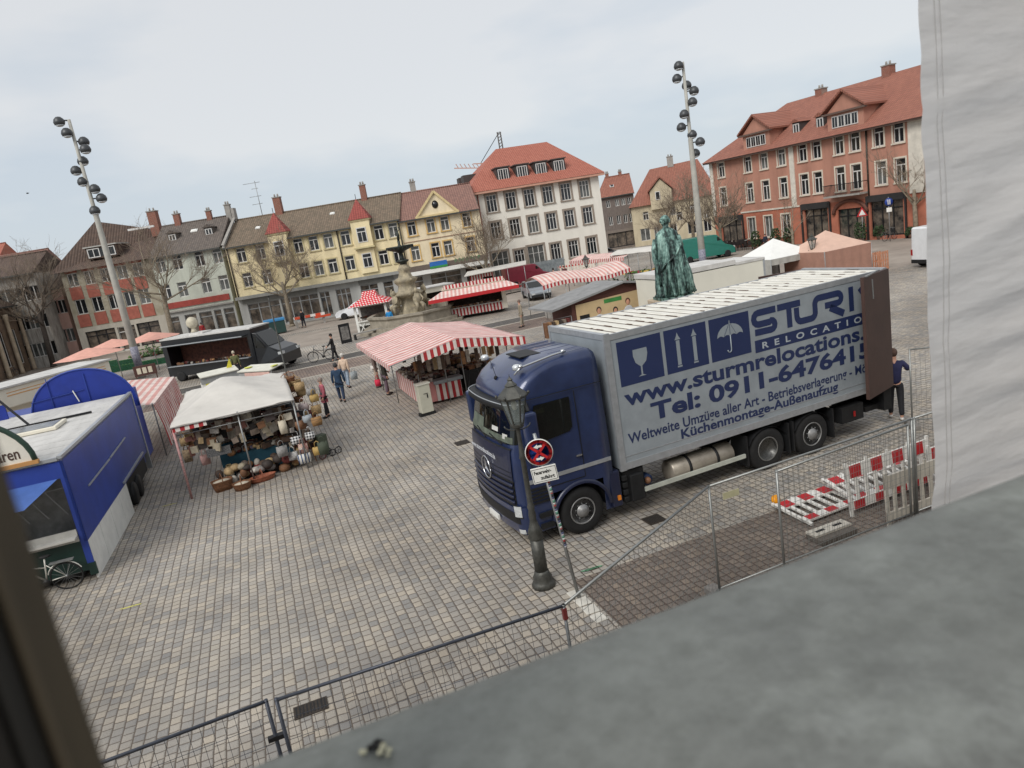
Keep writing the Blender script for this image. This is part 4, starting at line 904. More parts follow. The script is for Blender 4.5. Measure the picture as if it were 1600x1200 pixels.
b=MB().m(AMB); b.bb(.83,.9,-.03,.0,.5,.6); b.build('side_marker',T)
b=MB().m(REDL); b.bb(7.55,7.6,-.02,.0,.62,.75); b.build('side_marker',T); b=MB().m(CHAS); b.bb(7.2,7.9,.02,.4,.5,.9); b.build('tool_box',T)
# ================= bronze statue =================
brz,N,bi=newmat('green_bronze',.5); v,xyz=N.obj(); bi['Metallic'].default_value=.35
st=N.noise(N.vec(N.k('MULTIPLY',xyz[0],5),N.k('MULTIPLY',xyz[1],5),N.k('MULTIPLY',xyz[2],.5)),1.1,5,.65)
geo=N.t.nodes.new('ShaderNodeNewGeometry')
c=N.ramp(N.k('ADD',N.k('ADD',st,.02),N.k('MULTIPLY',N.k('SUBTRACT',N.noise(v,9,3),.5),.35)),[(.38,(30,38,38)),(.47,(58,80,76)),(.56,(112,144,136)),(.68,(150,178,168))]); N.t.links.new(c,bi['Base Color']); N.t.links.new(N.bump(N.noise(v,25,3),.01),bi['Normal'])
SP=C0+ray(1052,462)*26.2; SPz=SP.z
S_=thing('bronze_statue','green bronze statue of a robed man seen from behind beyond the truck','statue',(SP.x,SP.y,0),R(8))
b=MB().m(STONE); b.bb(-.62,.62,-.62,.62,.5,SPz-.25); b.bb(-.95,.95,-.95,.95,0,.5); b.bb(-.75,.75,-.75,.75,SPz-.25,SPz-.08); b.build('pedestal',S_,bevel=.03)
b=MB().m(brz); b.smooth=True; Z=SPz-.08
b.bb(-.6,.6,-.5,.5,Z,Z+.1)
def drape(z,k):  # robe cross sections (back is -y), z 0..2.45 above plinth
    prof=[(0,.66,.46,.08),(.1,.67,.46,.08),(.5,.63,.44,.07),(1.0,.57,.40,.05),(1.5,.53,.36,.03),(1.9,.48,.31,0),(2.15,.44,.26,0),(2.3,.38,.22,0),(2.4,.24,.17,0),(2.46,.13,.12,0)]
    for i in range(len(prof)-1):
        if prof[i][0]<=z<=prof[i+1][0]: break
    t=(z-prof[i][0])/(prof[i+1][0]-prof[i][0]); f=lambda j:prof[i][j]*(1-t)+prof[i+1][j]*t
    return f(1),f(2),f(3)
rings=[]; nA=96
for q in range(46):
    z=.02+2.44*q/45; rx,ry,ox=drape(z,0); ring_=[]
    for j in range(nA):
        a=2*PI*j/nA; c_,s_=cos(a),sin(a)
        amp=.15*max(0,min(1,(2.1-z)/1.2))*(.35+.65*max(0,-s_))
        ph=a*13+1.6*sin(z*1.3)+1.1*noise.noise(Vector((a*1.5,z*.5,0)))
        f=1+amp*(sin(ph)+.45*sin(2.3*ph+1))/max(.3,rx)
        # diagonal sweep of the cloak from right shoulder to left hip
        dd=(z-1.55)-(c_*.55); f+=.09*math.exp(-(dd/.16)**2)*max(0,-s_)+.06*math.exp(-((dd-.28)/.1)**2)*max(0,-s_)+.05*math.exp(-((dd+.3)/.1)**2)*max(0,-s_)
        if z<.12: f*=1.02+.05*sin(a*9)
        ring_.append(Vector((ox+rx*f*c_,ry*f*s_,Z+.1+z)))
    rings.append(ring_)
b.loft(rings,True,True); robe=b.build('robed_figure',S_)
b=MB().m(brz)
hd=Z+.1+2.68
b.lathe([(.001,-.22),(.08,-.21),(.13,-.1),(.16,0),(.16,.09),(.13,.18),(.06,.23),(.001,.235)],0,0.02,hd,16,Matrix.Rotation(R(12),4,'X')); 
b.tube([(0,.0,hd-.32),(0,.0,hd-.1)],[.13,.1],10)
for k in range(40):
    a=random.uniform(0,2*PI); e=random.uniform(-.5,1.4); r=.165; b.ball(r*cos(a)*cos(e),.02+r*sin(a)*cos(e)*.95,hd+.03+r*sin(e)*.95,.04,n=6,m=4)
b.ball(.0,.17,hd-.02,.025,.03,.04)
b.build('head',S_)
b=MB().m(brz)  # left (viewer's left) arm hanging with gathered cloth
b.tube([(-.42,0,Z+2.2),(-.52,-.03,Z+1.85),(-.55,-.05,Z+1.5),(-.5,-.1,Z+1.2),(-.47,-.12,Z+1.02)],[.12,.125,.11,.085,.06],12)
for i,(dx,dz) in enumerate(((-.03,-.1),(-.01,-.13),(.015,-.135),(.035,-.12),(.055,-.07))): b.tube([(-.48+dx*.5,-.12,Z+1.03),(-.48+dx,-.13,Z+.98),(-.48+dx,-.11,Z+1.0+dz)],[.022,.018,.012],6)
b.tube([(.4,.02,Z+2.2),(.53,.1,Z+1.85),(.45,.36,Z+1.6)],[.12,.12,.08],12)
b.build('arm',S_)
b=MB().m(brz)
for k in range(7):
    x=-.58+.05*k; b.tube([(x+.03,-.2,Z+1.5-.05*k),(x,-.24,Z+1.1),(x+.02,-.23,Z+.75),(x+.05+.03*random.random(),-.2,Z+.5+.06*random.random())],[.03,.045,.05,.02],6)
for k in range(11):
    x0=.42-.03*k; b.tube([(x0-.02,-.2-.005*k,Z+2.25-.01*k),(.36-.045*k,-.34,Z+1.9-.05*k),(.1-.05*k,-.4,Z+1.55-.03*k),(-.3-.02*k,-.3,Z+1.2-.02*k)],[.02,.035,.035,.025],6)
for k in range(12):
    x0=-.38+.085*k; sw=random.uniform(-.06,.06); b.tube([(x0*.72+.08,-.33,Z+1.55),(x0*.85+.02+sw,-.38,Z+1.0),(x0+sw,-.43,Z+.5),(x0*1.12+sw,-.44+.1*abs(x0),Z+.12)],[.012,.034,.042,.03],6)
b.build('cloak_fold',S_)
b=MB().m(brz)
for x in(-.22,.18): b.ball(x,.28,Z+.14,.1,.2,.08)
b.build('foot',S_)
# ================= bare trees =================
BARK=M('plane_bark',(108,98,84),.9,var=.25,sc=5,c2=(150,138,120)); TWIG=M('twigs',(138,124,108),.9,var=.2,sc=2,c2=(104,92,80)); BARKD=M('dark_bark',(70,62,56),.9,var=.25,sc=5)
def tree(px,px_top,label,seed,spread=1.0,trunk_h=.33,bark=None,name='bare_tree',lean=None,dens=1.0,leaf=None,z0=0,P=None):
    p=P or at(*px); r=random.Random(seed)
    best=min([i*.1 for i in range(10,220)],key=lambda z:abs(pix(Vector((p.x,p.y,z)))[1]-px_top)); Ht=best
    t=thing(name,label,'tree',(p.x,p.y,0),r.uniform(0,6),'bare trees around the square')
    tr=MB().m(bark or BARK); cr_=MB().m(TWIG)
    th=Ht*trunk_h; rad=.04+.016*Ht; ln=lean or (r.uniform(-.02,.02)*Ht)
    tr.lathe([(rad*1.5,0),(rad*1.1,.25)],0,0,0,10)
    tr.tube([(0,0,0),(ln*.4,0,th*.5),(ln,0,th),(ln*1.1,.05,th*1.25)],[rad*1.12,rad,rad*.9,rad*.6],10)
    def grow(o,d,L_,rd,lv):
        pts=[o];q=o.copy();dd=d.copy();k=4 if lv<2 else 3
        for i in range(k):
            dd=(dd+Vector((r.uniform(-.22,.22),r.uniform(-.22,.22),r.uniform(-.05,.16)))).normalized(); q=q+dd*(L_/k); pts.append(q.copy())
        mb=tr if lv<2 else cr_
        mb.tube(pts,[rd*(1-.55*i/k) for i in range(k+1)],6 if lv<2 else 3,cap=False)
        if lv>=4: return
        nb={0:4,1:5,2:4,3:3}[lv]; nb=int(nb*dens+r.random()*.99)
        for i in range(nb):
            f=r.uniform(.35,1) if i else 1; ix=min(k,int(f*k)); a=pts[ix]
            nd=(dd+Vector((r.gauss(0,.7),r.gauss(0,.7),r.gauss(.22,.4)))).normalized()
            grow(a,nd,L_*r.uniform(.5,.78),max(.011,rd*.48),lv+1)
    n0=7; Lb=(Ht-th)*.47
    for i in range(n0):
        a=2*PI*i/n0+r.uniform(-.4,.4); el=r.uniform(.12,.7) if i%2 else r.uniform(.75,1.35)
        grow(Vector((ln,0,th*r.uniform(.8,1.1))),Vector((cos(a)*cos(el)*spread,sin(a)*cos(el)*spread,sin(el))),Lb*(1.0 if el>.8 else 1.0*spread),rad*.42,0)
    tr.build('trunk',t,fix=False); cr_.build('crown',t,fix=False); return t
def pix(p):
    d=p-C0; z=d.dot(VFW); return 800+CF*d.dot(VRT)/z,600-CF*d.dot(VUP)/z
tree((84,573),385,'tall dark bare tree in front of the striped house at the far left',1,1.0,.42,BARKD,dens=.95)
tree((275,545),348,'wide bare tree between the corner house and the pale green house',2,1.15,.4)
tree((457,510),352,'bare tree with pale twigs in front of the left half of the yellow house',3,1.1,.36)
tree((768,460),325,'bare tree at the joint of the pediment house and the white hall',4,.9,.3)
tree((905,412),318,'bare tree in front of the right half of the white hall',5,.9,.34)
tree((1128,398),262,'tall bare tree at the left corner of the red building',6,.75,.3,dens=1.0)
tree((1050,396),290,'bare tree in front of the yellow gable house',8,.8,.3)
tree((1085,388),255,'thin bare tree between the yellow gable house and the right light mast',9,.7,.3,dens=.9)
tree((8,585),380,'bare tree cut by the left picture edge beside the brown block',10,1.0,.35,BARKD)
tree((1240,392),300,'slender bare tree before the middle of the red building',11,.7,.3,dens=.55)
tree((1432,372),195,'bare tree half hidden by the tarpaulin at the red building',12,.8,.35,dens=.8)
# ================= light masts =================
concrete=M('mast_concrete',(166,164,156),.75,var=.1,sc=2); LHEAD=M('floodlight_grey',(72,74,76),.45,.4,var=.1); 
def mast(px,top,label,lamps):
    p=at(*px); H_=min([i*.05 for i in range(100,500)],key=lambda z:abs(pix(Vector((p.x,p.y,z)))[1]-top))
    t=thing('light_mast',label,'light mast',(p.x,p.y,0),0,'tall floodlight masts on the square')
    b=MB().m(concrete); b.lathe([(.26,0),(.23,H_*.35),(.17,H_*.66),(.13,H_*.67),(.1,H_),(.001,H_)],n=16); b.build('mast_pole',t)
    b=MB().m(M('mast_stickers',(150,150,160),.7,var=.5,sc=14,c2=(92,90,110))); b.lathe([(.266,.9),(.262,2.3)],n=16); b.build('mast_band',t)
    for (sx,f) in lamps:
        z=H_*f; hd=MB().m(LHEAD); rr_=random.Random(int(f*1000)); ay=rr_.uniform(-.35,.35)
        hd.lathe([(.001,.34),(.16,.3),(.3,.16),(.35,0),(.35,-.06),(.3,-.2),(.14,-.3),(.001,-.32)],.58*sx,ay,z,16)
        hd.bar((.12*sx,0,z+.05),(.3*sx,ay,z+.05),.08); o=hd.build('floodlight',t)
        g=MB().m(LAMPG); g.lathe([(.28,-.215),(.22,-.27),(.1,-.31),(.001,-.325)],.58*sx,ay,z,14); g.build('lens',o)
    return t
HL=[(-1,.985),(-.75,.945),(1,.935),(1.1,.905),(.5,.87),(-.9,.815)] 
mast((222,590),187,'tall pale light mast with ten round floodlights at the left behind the striped tent',[(-.95,.995),(-.4,.952),(.75,.918),(1.1,.886),(.05,.85),(-.8,.818),(-.4,.775),(.75,.742),(1.1,.706),(.0,.665)])
mast((1101,437),97,'tall pale light mast with ten round floodlights behind the bronze statue',[(-.6,.985),(-.8,.935),(.35,.9),(1.0,.868),(.6,.82),(-.6,.772),(-.9,.72),(.3,.68),(1.0,.64),(.6,.595)])
# ================= street lanterns =================
lampiron=M('lantern_iron',(84,84,80),.5,.5,var=.2,sc=10); LGL=M('lantern_glass',(150,160,158),.08,var=.15,sc=3,alpha=.38)
def lantern(P,H_,label,det=True,rz=0,k=1.0):
    t=thing('street_lantern',label,'street lamp',(P.x,P.y,0),rz,'old style street lanterns'); s=H_/3.96
    b=MB().m(lampiron); b.lathe([(.22,0),(.22,.06),(.2,.1),(.17,.14),(.18,.2),(.14,.27),(.13,.32)],n=10); 
    n=16; rings=[[Vector(((.115+(.012 if j%2 else 0))*cos(2*PI*j/n),(.115+(.012 if j%2 else 0))*sin(2*PI*j/n),z)) for j in range(n)] for z in(.32,.95*s)]; b.loft(rings)
    z=.95*s; b.lathe([(.13,z),(.15,z+.03),(.12,z+.08),(.14,z+.12),(.1,z+.22),(.075,z+.3),(.06,z+.36),(.07,z+.45),(.055,z+.55),(.07,z+.62),(.05,z+.68),(.045,H_-1.5),(.065,H_-1.47),(.05,H_-1.4),(.038,H_-1.2),(.036,H_-.92),(.055,H_-.9),(.05,H_-.86)],n=12)
    b.build('lamp_post',t)
    zb=H_-.84; zt=H_-.36; rb,rt_=.115,.23; hx=lambda r,z,o=0:[Vector((r*cos(2*PI*(j+o)/6),r*sin(2*PI*(j+o)/6),z)) for j in range(6)]
    b=MB().m(lampiron); B0,B1=hx(rb,zb),hx(rt_,zt)
    for p,q in zip(B0,B1): b.bar(p,q,.02)
    for r_ in(B0,B1):
        for j in range(6): b.bar(r_[j],r_[(j+1)%6],.025)
    b.lathe([(.11,zb-.06),(.12,zb)],n=6)
    b.bar((0,0,zb-.05),(0,0,zb),.1); a=[Vector((.23*cos(PI*i/8),.06,zb-.03-.1*sin(PI*i/8))) for i in range(9)]; b.tube(a,.012,5)
    fr=b.build('lantern_frame',t)
    b=MB().m(LGL); b.loft([hx(rb-.01,zb+.01),hx(rt_-.01,zt-.01)],True,False,False); b.build('glass',t)
    b=MB().m(lampiron); b.lathe([(.27,zt),(.28,zt+.03),(.1,zt+.2),(.11,zt+.22),(.06,zt+.27),(.04,zt+.3),(.05,zt+.32),(.012,zt+.36),(.001,zt+.42)],n=6,sm=False)
    for j in range(6): p=hx(.28,zt+.03)[j]; b.lathe([(.02,0),(.028,.03),(.001,.06)],p.x,p.y,p.z,6)
    b.build('lantern_roof',t); b=MB().m(M('lamp_bulb',(216,214,200),.3,var=0)); b.lathe([(.03,zt-.22),(.05,zt-.12),(.03,zt-.02)],n=10); b.build('bulb',t); return t
lantern(at(850,915),3.96,'weathered iron street lantern standing in front of the truck cab')
q=C0+ray(1268,365)*40; lantern(Vector((q.x,q.y,0)),q.z,'iron street lantern between the white and the tan tent')
q=C0+ray(914,398)*52; lantern(Vector((q.x,q.y,0)),q.z,'small iron street lantern in front of the white hall wall')
p=at(452,602); t=tag(MB().m(lampiron).build('x') if False else link('flag_pole',None,None,(p.x,p.y,0)),'slim dark pole beside the right end of the black food van','pole')
b=MB().m(lampiron); b.lathe([(.09,0),(.08,.1),(.045,.15),(.035,4.6),(.02,4.8)],n=8); b.build('pole_shaft',t); b=MB().m(DARK); b.ball(0,0,4.82,.05); b.bar((-.0,0,4.3),(.5,0,4.35),.03); b.build('pole_bracket',t)
# ================= no stopping sign =================
p=at(905,935); t=thing('road_sign','round red and blue no stopping sign with white plate on a stickered pole','road sign',(p.x,p.y,0),R(-4)); t.rotation_euler.y=R(-5.5)
rs=random.Random(3); b=MB().m(STEEL); lx=(at(905,935)-C0); 
b.tube([(0,0,0),(-.02,0,3.1)],.03,10); 
po=b.build('sign_pole',t)
cols=[(190,190,196),(90,96,130),(60,60,64),(170,60,60),(210,210,206),(90,140,120)]
for k in range(34):
    z=1.0+1.25*k/34; b=MB().m(M('sticker_%s'%('grey','blue','black','red','white','green')[k%6],cols[k%6],.7,var=.3,sc=60)); a=rs.uniform(-2.6,-.5); b.lathe([(.0315+.0004*(k%3),z),(.0315+.0004*(k%3),z+rs.uniform(.03,.06))],n=10); 
    b.build('sticker',po)
RED=M('sign_red',(176,36,40),.4,var=.05); SBL=M('sign_blue',(34,62,140),.4,var=.05); Mx=Matrix.Rotation(R(90),4,'X')
zc=2.78; b=MB(Matrix.Translation((-.02,-.05,zc))@Mx).m(WHITE); b.lathe([(.235,-.015),(.235,.0),(.001,.0)],n=36); b.m(RED); b.lathe([(.222,.002),(.001,.002)],n=36); b.m(SBL); b.lathe([(.165,.004),(.001,.004)],n=36); b.m(RED)
for a in(45,-45):
    M2=Matrix.Rotation(R(a),4,'Z'); b.add([M2@Vector(v) for v in((-.17,-.024,.006),(.17,-.024,.006),(.17,.024,.006),(-.17,.024,.006))],[(0,1,2,3)],False)
disc=b.build('sign_disc',t)
b=MB(Matrix.Translation((-.02,-.06,zc))).m(WHITE)
for sx,z in((-1,.105),(1,-.105)): b.add([(x*sx,0,z+y) for x,y in((.07,0),(.0,.04),(.0,.018),(-.07,.018),(-.07,-.018),(.0,-.018),(.0,-.04))],[tuple(range(7))],False)
b.build('direction_arrow',disc,fix=False)
b=MB().m(WHITE); b.bb(-.235,.195,-.06,-.045,2.25,2.53); pl=b.build('text_plate',t,bevel=.012); b=MB().m(BLACK)
for x0,x1,z0_,z1_ in((-.222,.182,2.273,2.281),(-.222,.182,2.499,2.507),(-.222,-.214,2.281,2.499),(.174,.182,2.281,2.499)): b.bb(x0,x1,-.0615,-.06,z0_,z1_)
b.build('plate_border',pl)
txt('Feuerwehr-',-.19,.1,2.41,2.475,-.064,BLACK,pl,bold=.03); txt('zufahrt',-.1,.14,2.31,2.375,-.064,BLACK,pl,bold=.03)
# ================= construction fence =================
FG=M('fence_galvanised',(150,152,150),.4,.6,var=.1,sc=10); FGD=M('fence_dark_tube',(78,82,92),.45,.5,var=.1,sc=10); CONC=M('fence_foot',(120,116,112),.9,var=.15,sc=8)
def fence(A_,B_,label,mat=FG,H_=2.0,foot=True,mid=False,nz=7):
    A_=Vector(A_);B_=Vector(B_); d=B_-A_; L_=d.length; t=thing('mesh_fence',label,'construction fence',(A_.x,A_.y,0),math.atan2(d.y,d.x),'mesh construction fence panels')
    b=MB().m(mat); b.tube([(0,0,.08),(0,0,H_)],.021,8); b.tube([(L_,0,.08),(L_,0,H_)],.021,8); b.tube([(-.02,0,H_-.02),(L_+.02,0,H_-.02)],.02,8); b.tube([(0,0,.18),(L_,0,.18)],.016,6); b.build('fence_frame',t)
    b=MB().m(mat); n=int(L_/.11); r_=.0016
    for i in range(1,n): b.bar((L_*i/n,0,.18),(L_*i/n,0,H_-.03),.0042)
    for i in range(1,nz): b.bar((0,.003,.18+(H_-.2)*i/nz),(L_,.003,.18+(H_-.2)*i/nz),.0042)
    b.build('wire_mesh',t,fix=False)
    if foot:
        b=MB().m(CONC); b.box(0,0,.06,.22,.6,.12); b.build('fence_foot',t,bevel=.015)
    return t
def gz(u,v): q=at(u,v,2.0); return (q.x,q.y,0)
fa,fb,fc,fd,fe,ff=gz(-140,1300),gz(415,1093),gz(431,1091),gz(880,944),gz(1107,758),gz(1424,653)
f1=fence(fa,fb,'mesh fence panel at the bottom left next to the window sash',FGD); f2=fence(fc,fd,'mesh fence panel crossing the bottom middle in front of the lantern',FGD); f3=fence(fd,fe,'mesh fence panel running away from the corner beside the sign post'); f4=fence(fe,ff,'mesh fence panel along the truck in front of the fallen barriers')
e2=Vector(ff)+Vector(DX)*.06; fence(e2,Vector(ff)+DX*3.5,'mesh fence panel that disappears behind the tarpaulin')
fence(gz(1213,735),gz(1418,662),'second mesh fence panel lying close behind the barrier panel')
q=at(1421,545,2.0); fence((q.x,q.y,0),Vector((q.x,q.y,0))+Vector((cos(R(-14)),sin(R(-14)),0))*3.4,'far mesh fence panel beside the man at the truck tail')
p=Vector(fd); b=MB().m(M('red_clamp',(122,48,46),.5,var=.15)); b.bb(-.026,.026,-.026,.026,1.8,1.95); o=b.build('fence_clamp',None,(p.x,p.y,0),AX); tag(o,'red clamp tape round the fence corner post beside the sign foot','clamp')
p=Vector(fb); b=MB().m(DARK); b.bb(-.08,.12,-.03,.03,.9,.95); b.bb(-.08,.12,-.03,.03,1.5,1.55); o=b.build('fence_clamp',None,(p.x,p.y,0),AX); tag(o,'dark clamp joining the two fence panels at the bottom left','clamp')
p=at(1130,776,1.75); b=MB().m(M('yellowed_plate',(188,184,150),.6,var=.08)); b.bb(-.01,.3,-.012,-.004,-.05,.06); tag(b.build('fence_plate',None,(p.x,p.y,p.z),AX),'small blank yellowish plate on the mesh fence beside its tall post','sign')
# ================= barrier panels =================
PW=M('barrier_white',(220,218,212),.55,var=.08,sc=6); PR=M('barrier_red',(178,38,44),.45,var=.1,sc=6); PB=M('barrier_grey_white',(196,190,178),.6,var=.1,sc=4)
def barrier(M4,label,mat=None,L_=2.0,back=False):
    t=thing('road_barrier',label,'barrier',(0,0,0),0,'plastic road barrier panels'); t.matrix_world=M4
    m_=mat or PW; b=MB().m(m_); H_=1.0
    b.bb(0,L_,-.02,.02,.74,1.0); b.bb(0,L_,-.02,.02,.12,.3); b.bb(0,.06,-.025,.025,.0,1.06); b.bb(L_-.06,L_,-.025,.025,0,1.06)
    for i in range(1,9): x=L_*i/9; b.bb(x-.035,x+.035,-.018,.018,.3,.74)
    for i in(1,2,3): b.bb(L_*i/4-.02,L_*i/4+.02,-.02,.02,1.0,1.06)
    b.build('panel_frame',t)
    if not back:
        b=MB().m(PR)
        for s in(-.023,.023):
            for i in range(4): x=.1+L_*i/4; b.bb(x,x+L_/8,s-.003,s+.003,.75,.99); b.bb(x,x+L_/8,s-.002,s+.002,.13,.29)
        b.build('red_stripe',t)
    return t
def lay(P,rz,tilt,z=.0): return Matrix.Translation((P.x,P.y,z))@Matrix.Rotation(rz,4,'Z')@Matrix.Rotation(tilt,4,'X')
p=at(1268,826); barrier(lay(p,AX+R(2),R(-86),.08),'red and white barrier panel lying flat nearest the yellow lamp')
p=at(1345,800); barrier(lay(p,AX+R(-2),R(-80),.17),'red and white barrier panel lying over the first one behind the thin fence post')
p=at(1330,808); barrier(lay(p,AX+R(1),R(-6)),'upright red and white barrier panel in the middle behind the mesh fence',L_=2.2)
p=at(1388,826); barrier(lay(p,AX+R(0),R(-3)),'upright plain greyish white barrier panel left of the tarpaulin',PB,back=True)
p=at(1455,778); barrier(lay(p,AX,R(-4)),'red and white barrier panel half behind the tarpaulin')
def warn(P,label):
    t=thing('warning_lamp',label,'warning lamp',(P.x,P.y,P.z),R(40),'yellow warning lamps on the barriers'); Y=M('warning_yellow',(226,150,24),.35,var=.2,sc=30)
    b=MB(Matrix.Rotation(R(70),4,'X')).m(Y); b.lathe([(.001,-.05),(.09,-.05),(.1,-.03),(.1,.03),(.09,.05),(.001,.05)],0,.1,0,16); b.build('lamp_lens',t)
    b=MB().m(Y); b.bb(-.06,.06,-.04,.04,-.06,.06); b.m(DARK); b.bb(-.05,.05,-.05,-.041,-.02,.02); b.build('battery_case',t)
warn(at(1216,795)+Vector((0,0,.1)),'yellow warning lamp at the tip of the fallen barrier panel'); warn(at(1318,765)+Vector((0,0,.1)),'yellow warning lamp half hidden behind the upright barrier')
p=at(1300,838); b=MB().m(M('rubber_foot_grey',(96,90,84),.9,var=.15,sc=6)); b.bb(-.42,.42,-.2,.2,0,.11); t=thing('barrier_foot','grey rubber barrier foot block with a white slotted plate on the brown paving','barrier foot',(p.x,p.y,0),AX); b.build('rubber_block',t,bevel=.02); b=MB().m(PB); b.bb(-.42,.42,-.06,.2,.115,.15); b.m(BLACK)
for x in(-.2,.2): b.bb(x-.1,x+.1,.04,.1,.151,.154)
b.build('slotted_plate',t)
# ================= people =================
SKIN=M('skin',(196,150,128),.6,var=.05)
def skinmesh(nodes,edges,root=0,sub=1,mats=None,name='body',parent=None):
    me=bpy.data.meshes.new(name); me.from_pydata([n[:3] for n in nodes],edges,[]); o=link(name,me,parent)
    md=o.modifiers.new('skin','SKIN'); md.use_smooth_shade=True
    if not me.skin_vertices: return o
    for i,n in enumerate(nodes):
        r_=n[3] if isinstance(n[3],tuple) else (n[3],n[3]); me.skin_vertices[0].data[i].radius=r_; me.skin_vertices[0].data[i].use_root=(i==root)
    s_=o.modifiers.new('sub','SUBSURF'); s_.levels=sub; s_.render_levels=sub
    bpy.context.view_layer.update(); m2=bpy.data.meshes.new_from_object(o.evaluated_get(bpy.context.evaluated_depsgraph_get())); o.modifiers.clear(); o.data=m2; bpy.data.meshes.remove(me); m2.materials.clear()
    for m_ in (mats or []): m2.materials.append(m_)
    for p_ in m2.polygons: p_.use_smooth=True
    return o
def person(P,face,label,top=(60,60,64),leg=(44,46,56),hair=(90,76,64),h=1.72,stride=.12,coat=0,arms=((.25,-.05,.75),(-.25,-.05,.75)),hat=None,skirt=False,lean=0,group='people on the market square',z=0,vest=None,shoe=(40,36,34)):
    # local frame: faces -y; face = heading angle of that direction in the world
    s=h/1.75; t=thing('person',label,'person',(P.x,P.y,z),face+PI/2,group)
    hip=.93; sh=1.45; lf=lambda zz:-lean*max(0,(zz-hip))
    H_=lambda x,y,zz,r:(x*s,(y+lf(zz))*s,zz*s,(r[0]*s,r[1]*s) if isinstance(r,tuple) else r*s)
    nod=[H_(0,0,hip,(.11,.08)),H_(0,0,1.15,(.1,.075)),H_(0,0,1.36,(.12,.08)),H_(0,0,1.5,.055),H_(0,-.01,1.58,.075),H_(0,-.01,1.68,.085)]
    ed=[(0,1),(1,2),(2,3),(3,4),(4,5)]
    def chain(a,l):
        for n_ in l: nod.append(n_); ed.append((a,len(nod)-1)); a=len(nod)-1
        return a
    feet=[]
    for sx,st_ in((1,stride),(-1,-stride)):
        chain(0,[H_(.1*sx,0,.86,.07),H_(.1*sx,-st_*.5,.48,.06),H_(.1*sx,-st_,.09,.042),H_(.105*sx,-st_-.12,.04,.035)]); feet.append((.1*sx,-st_))
    el=[]
    for sx,(hx,hy,hz) in((1,arms[0]),(-1,arms[1])):
        S_0=Vector((.19*sx,0,1.42)); Hn=Vector((hx,hy,hz)); 
        mid=(S_0+Hn)/2; d=(Hn-S_0); L0=d.length; off=math.sqrt(max(0,.27**2-(min(L0,.53)/2)**2)); mid+=Vector((.35*sx,.8,-.2)).normalized()*off
        el.append((S_0,mid,Hn)); wr=Hn
        a=chain(2,[H_(*S_0,.055),H_(*mid,.042),H_(*(mid*.15+Hn*.85),.03)])
        a=chain(a,[H_(*Hn,(.034,.022))]); dd=(Hn-mid).normalized(); sd_=Vector((0,1,0)) if abs(dd.y)<.8 else Vector((1,0,0)); sd_=(sd_-dd*sd_.dot(dd)).normalized()
        for k in range(4): 
            b0=Hn+dd*.045+sd_*(-.03+.02*k); chain(a,[H_(*b0,.010),H_(*(b0+dd*(.035+.008*(1.5-abs(k-1.5)))+Vector((0,-.01,0))),.008)])
        chain(a,[H_(*(Hn+dd*.01-sd_*.04),.011),H_(*(Hn+dd*.04-sd_*.055),.008)])
    bo=skinmesh(nod,ed,0,1,[SKIN],'body',t)
    # face: nose, ears, eyes on the head
    def cloth(nm,c,nodes,edges,**k): return skinmesh(nodes,edges,0,1,[M('cloth_%d_%d_%d'%c,c,.85,var=.14,sc=9,bump=.004,bsc=22)],nm,t)
    n=[H_(0,0,.86,(.18,.135)),H_(0,0,1.15,(.155,.125)),H_(0,0,1.36,(.185,.13)),H_(0,0,1.47,(.1,.085))]; e=[(0,1),(1,2),(2,3)]
    if coat: n.append(H_(0,0,.95-coat,(.2,.15))); e.append((0,4))
    for a_,b_,c_ in el:
        i=len(n); n+=[H_(*a_,.075),H_(*b_,.062),H_(*(b_*.12+c_*.88),.05)]; e+=[(2,i),(i,i+1),(i+1,i+2)]
    jk=cloth('jacket',top,n,e)
    if vest:
        n=[H_(0,0,.93,(.19,.14)),H_(0,0,1.15,(.172,.14)),H_(0,0,1.38,(.18,.14)),H_(0,0,1.45,(.11,.1))]; cloth('vest',vest,n,[(0,1),(1,2),(2,3)])
    n=[H_(0,0,1.04,(.15,.12))]; e=[]
    for sx,st_ in((1,stride),(-1,-stride)):
        i=len(n); n+=[H_(.1*sx,0,.85,.1),H_(.1*sx,-st_*.5,.48,.078),H_(.1*sx,-st_,.12,.062)]; e+=[(0,i),(i,i+1),(i+1,i+2)]
    cloth('trousers',leg,n,e)
    for fx,fy in feet:
        b=MB().m(M('shoe_%d'%shoe[0],shoe,.6,var=.1)); b.ball(fx*s,(fy-.07)*s,.05*s,.055*s,.14*s,.055*s,8,6); b.build('shoe',t)
    hy=(-.01-lean*.75)*s; hz_=1.655*s
    b=MB().m(M('hair_%d'%(hat or hair)[0],hat or hair,.9,var=.2,sc=20,bump=.004)); b.ball(0,hy+.018*s,hz_+.03*s,.1*s,.108*s,.115*s,12,8)
    if hat: b.lathe([(.13*s,hz_+.045*s),(.13*s,hz_+.06*s)],0,hy,0,14)
    b.build('hair' if not hat else 'hat',t)
    b=MB().m(SKIN); b.ball(0,hy-.1*s,hz_-.005*s,.014*s,.02*s,.022*s,6,5); 
    for sx in(-1,1): b.ball(sx*.087*s,hy,hz_-.01*s,.012*s,.02*s,.028*s,6,5)
    fo=b.build('face',t); b=MB().m(M('eye_dark',(50,40,36),.4,var=0)); 
    for sx in(-1,1): b.ball(sx*.034*s,hy-.083*s,hz_+.02*s,.01*s,.008*s,.007*s,6,4)
    b.m(M('lip',(160,96,88),.5,var=0)); b.ball(0,hy-.085*s,hz_-.045*s,.022*s,.008*s,.006*s,6,4); b.build('eyes_and_mouth',fo)
    return t
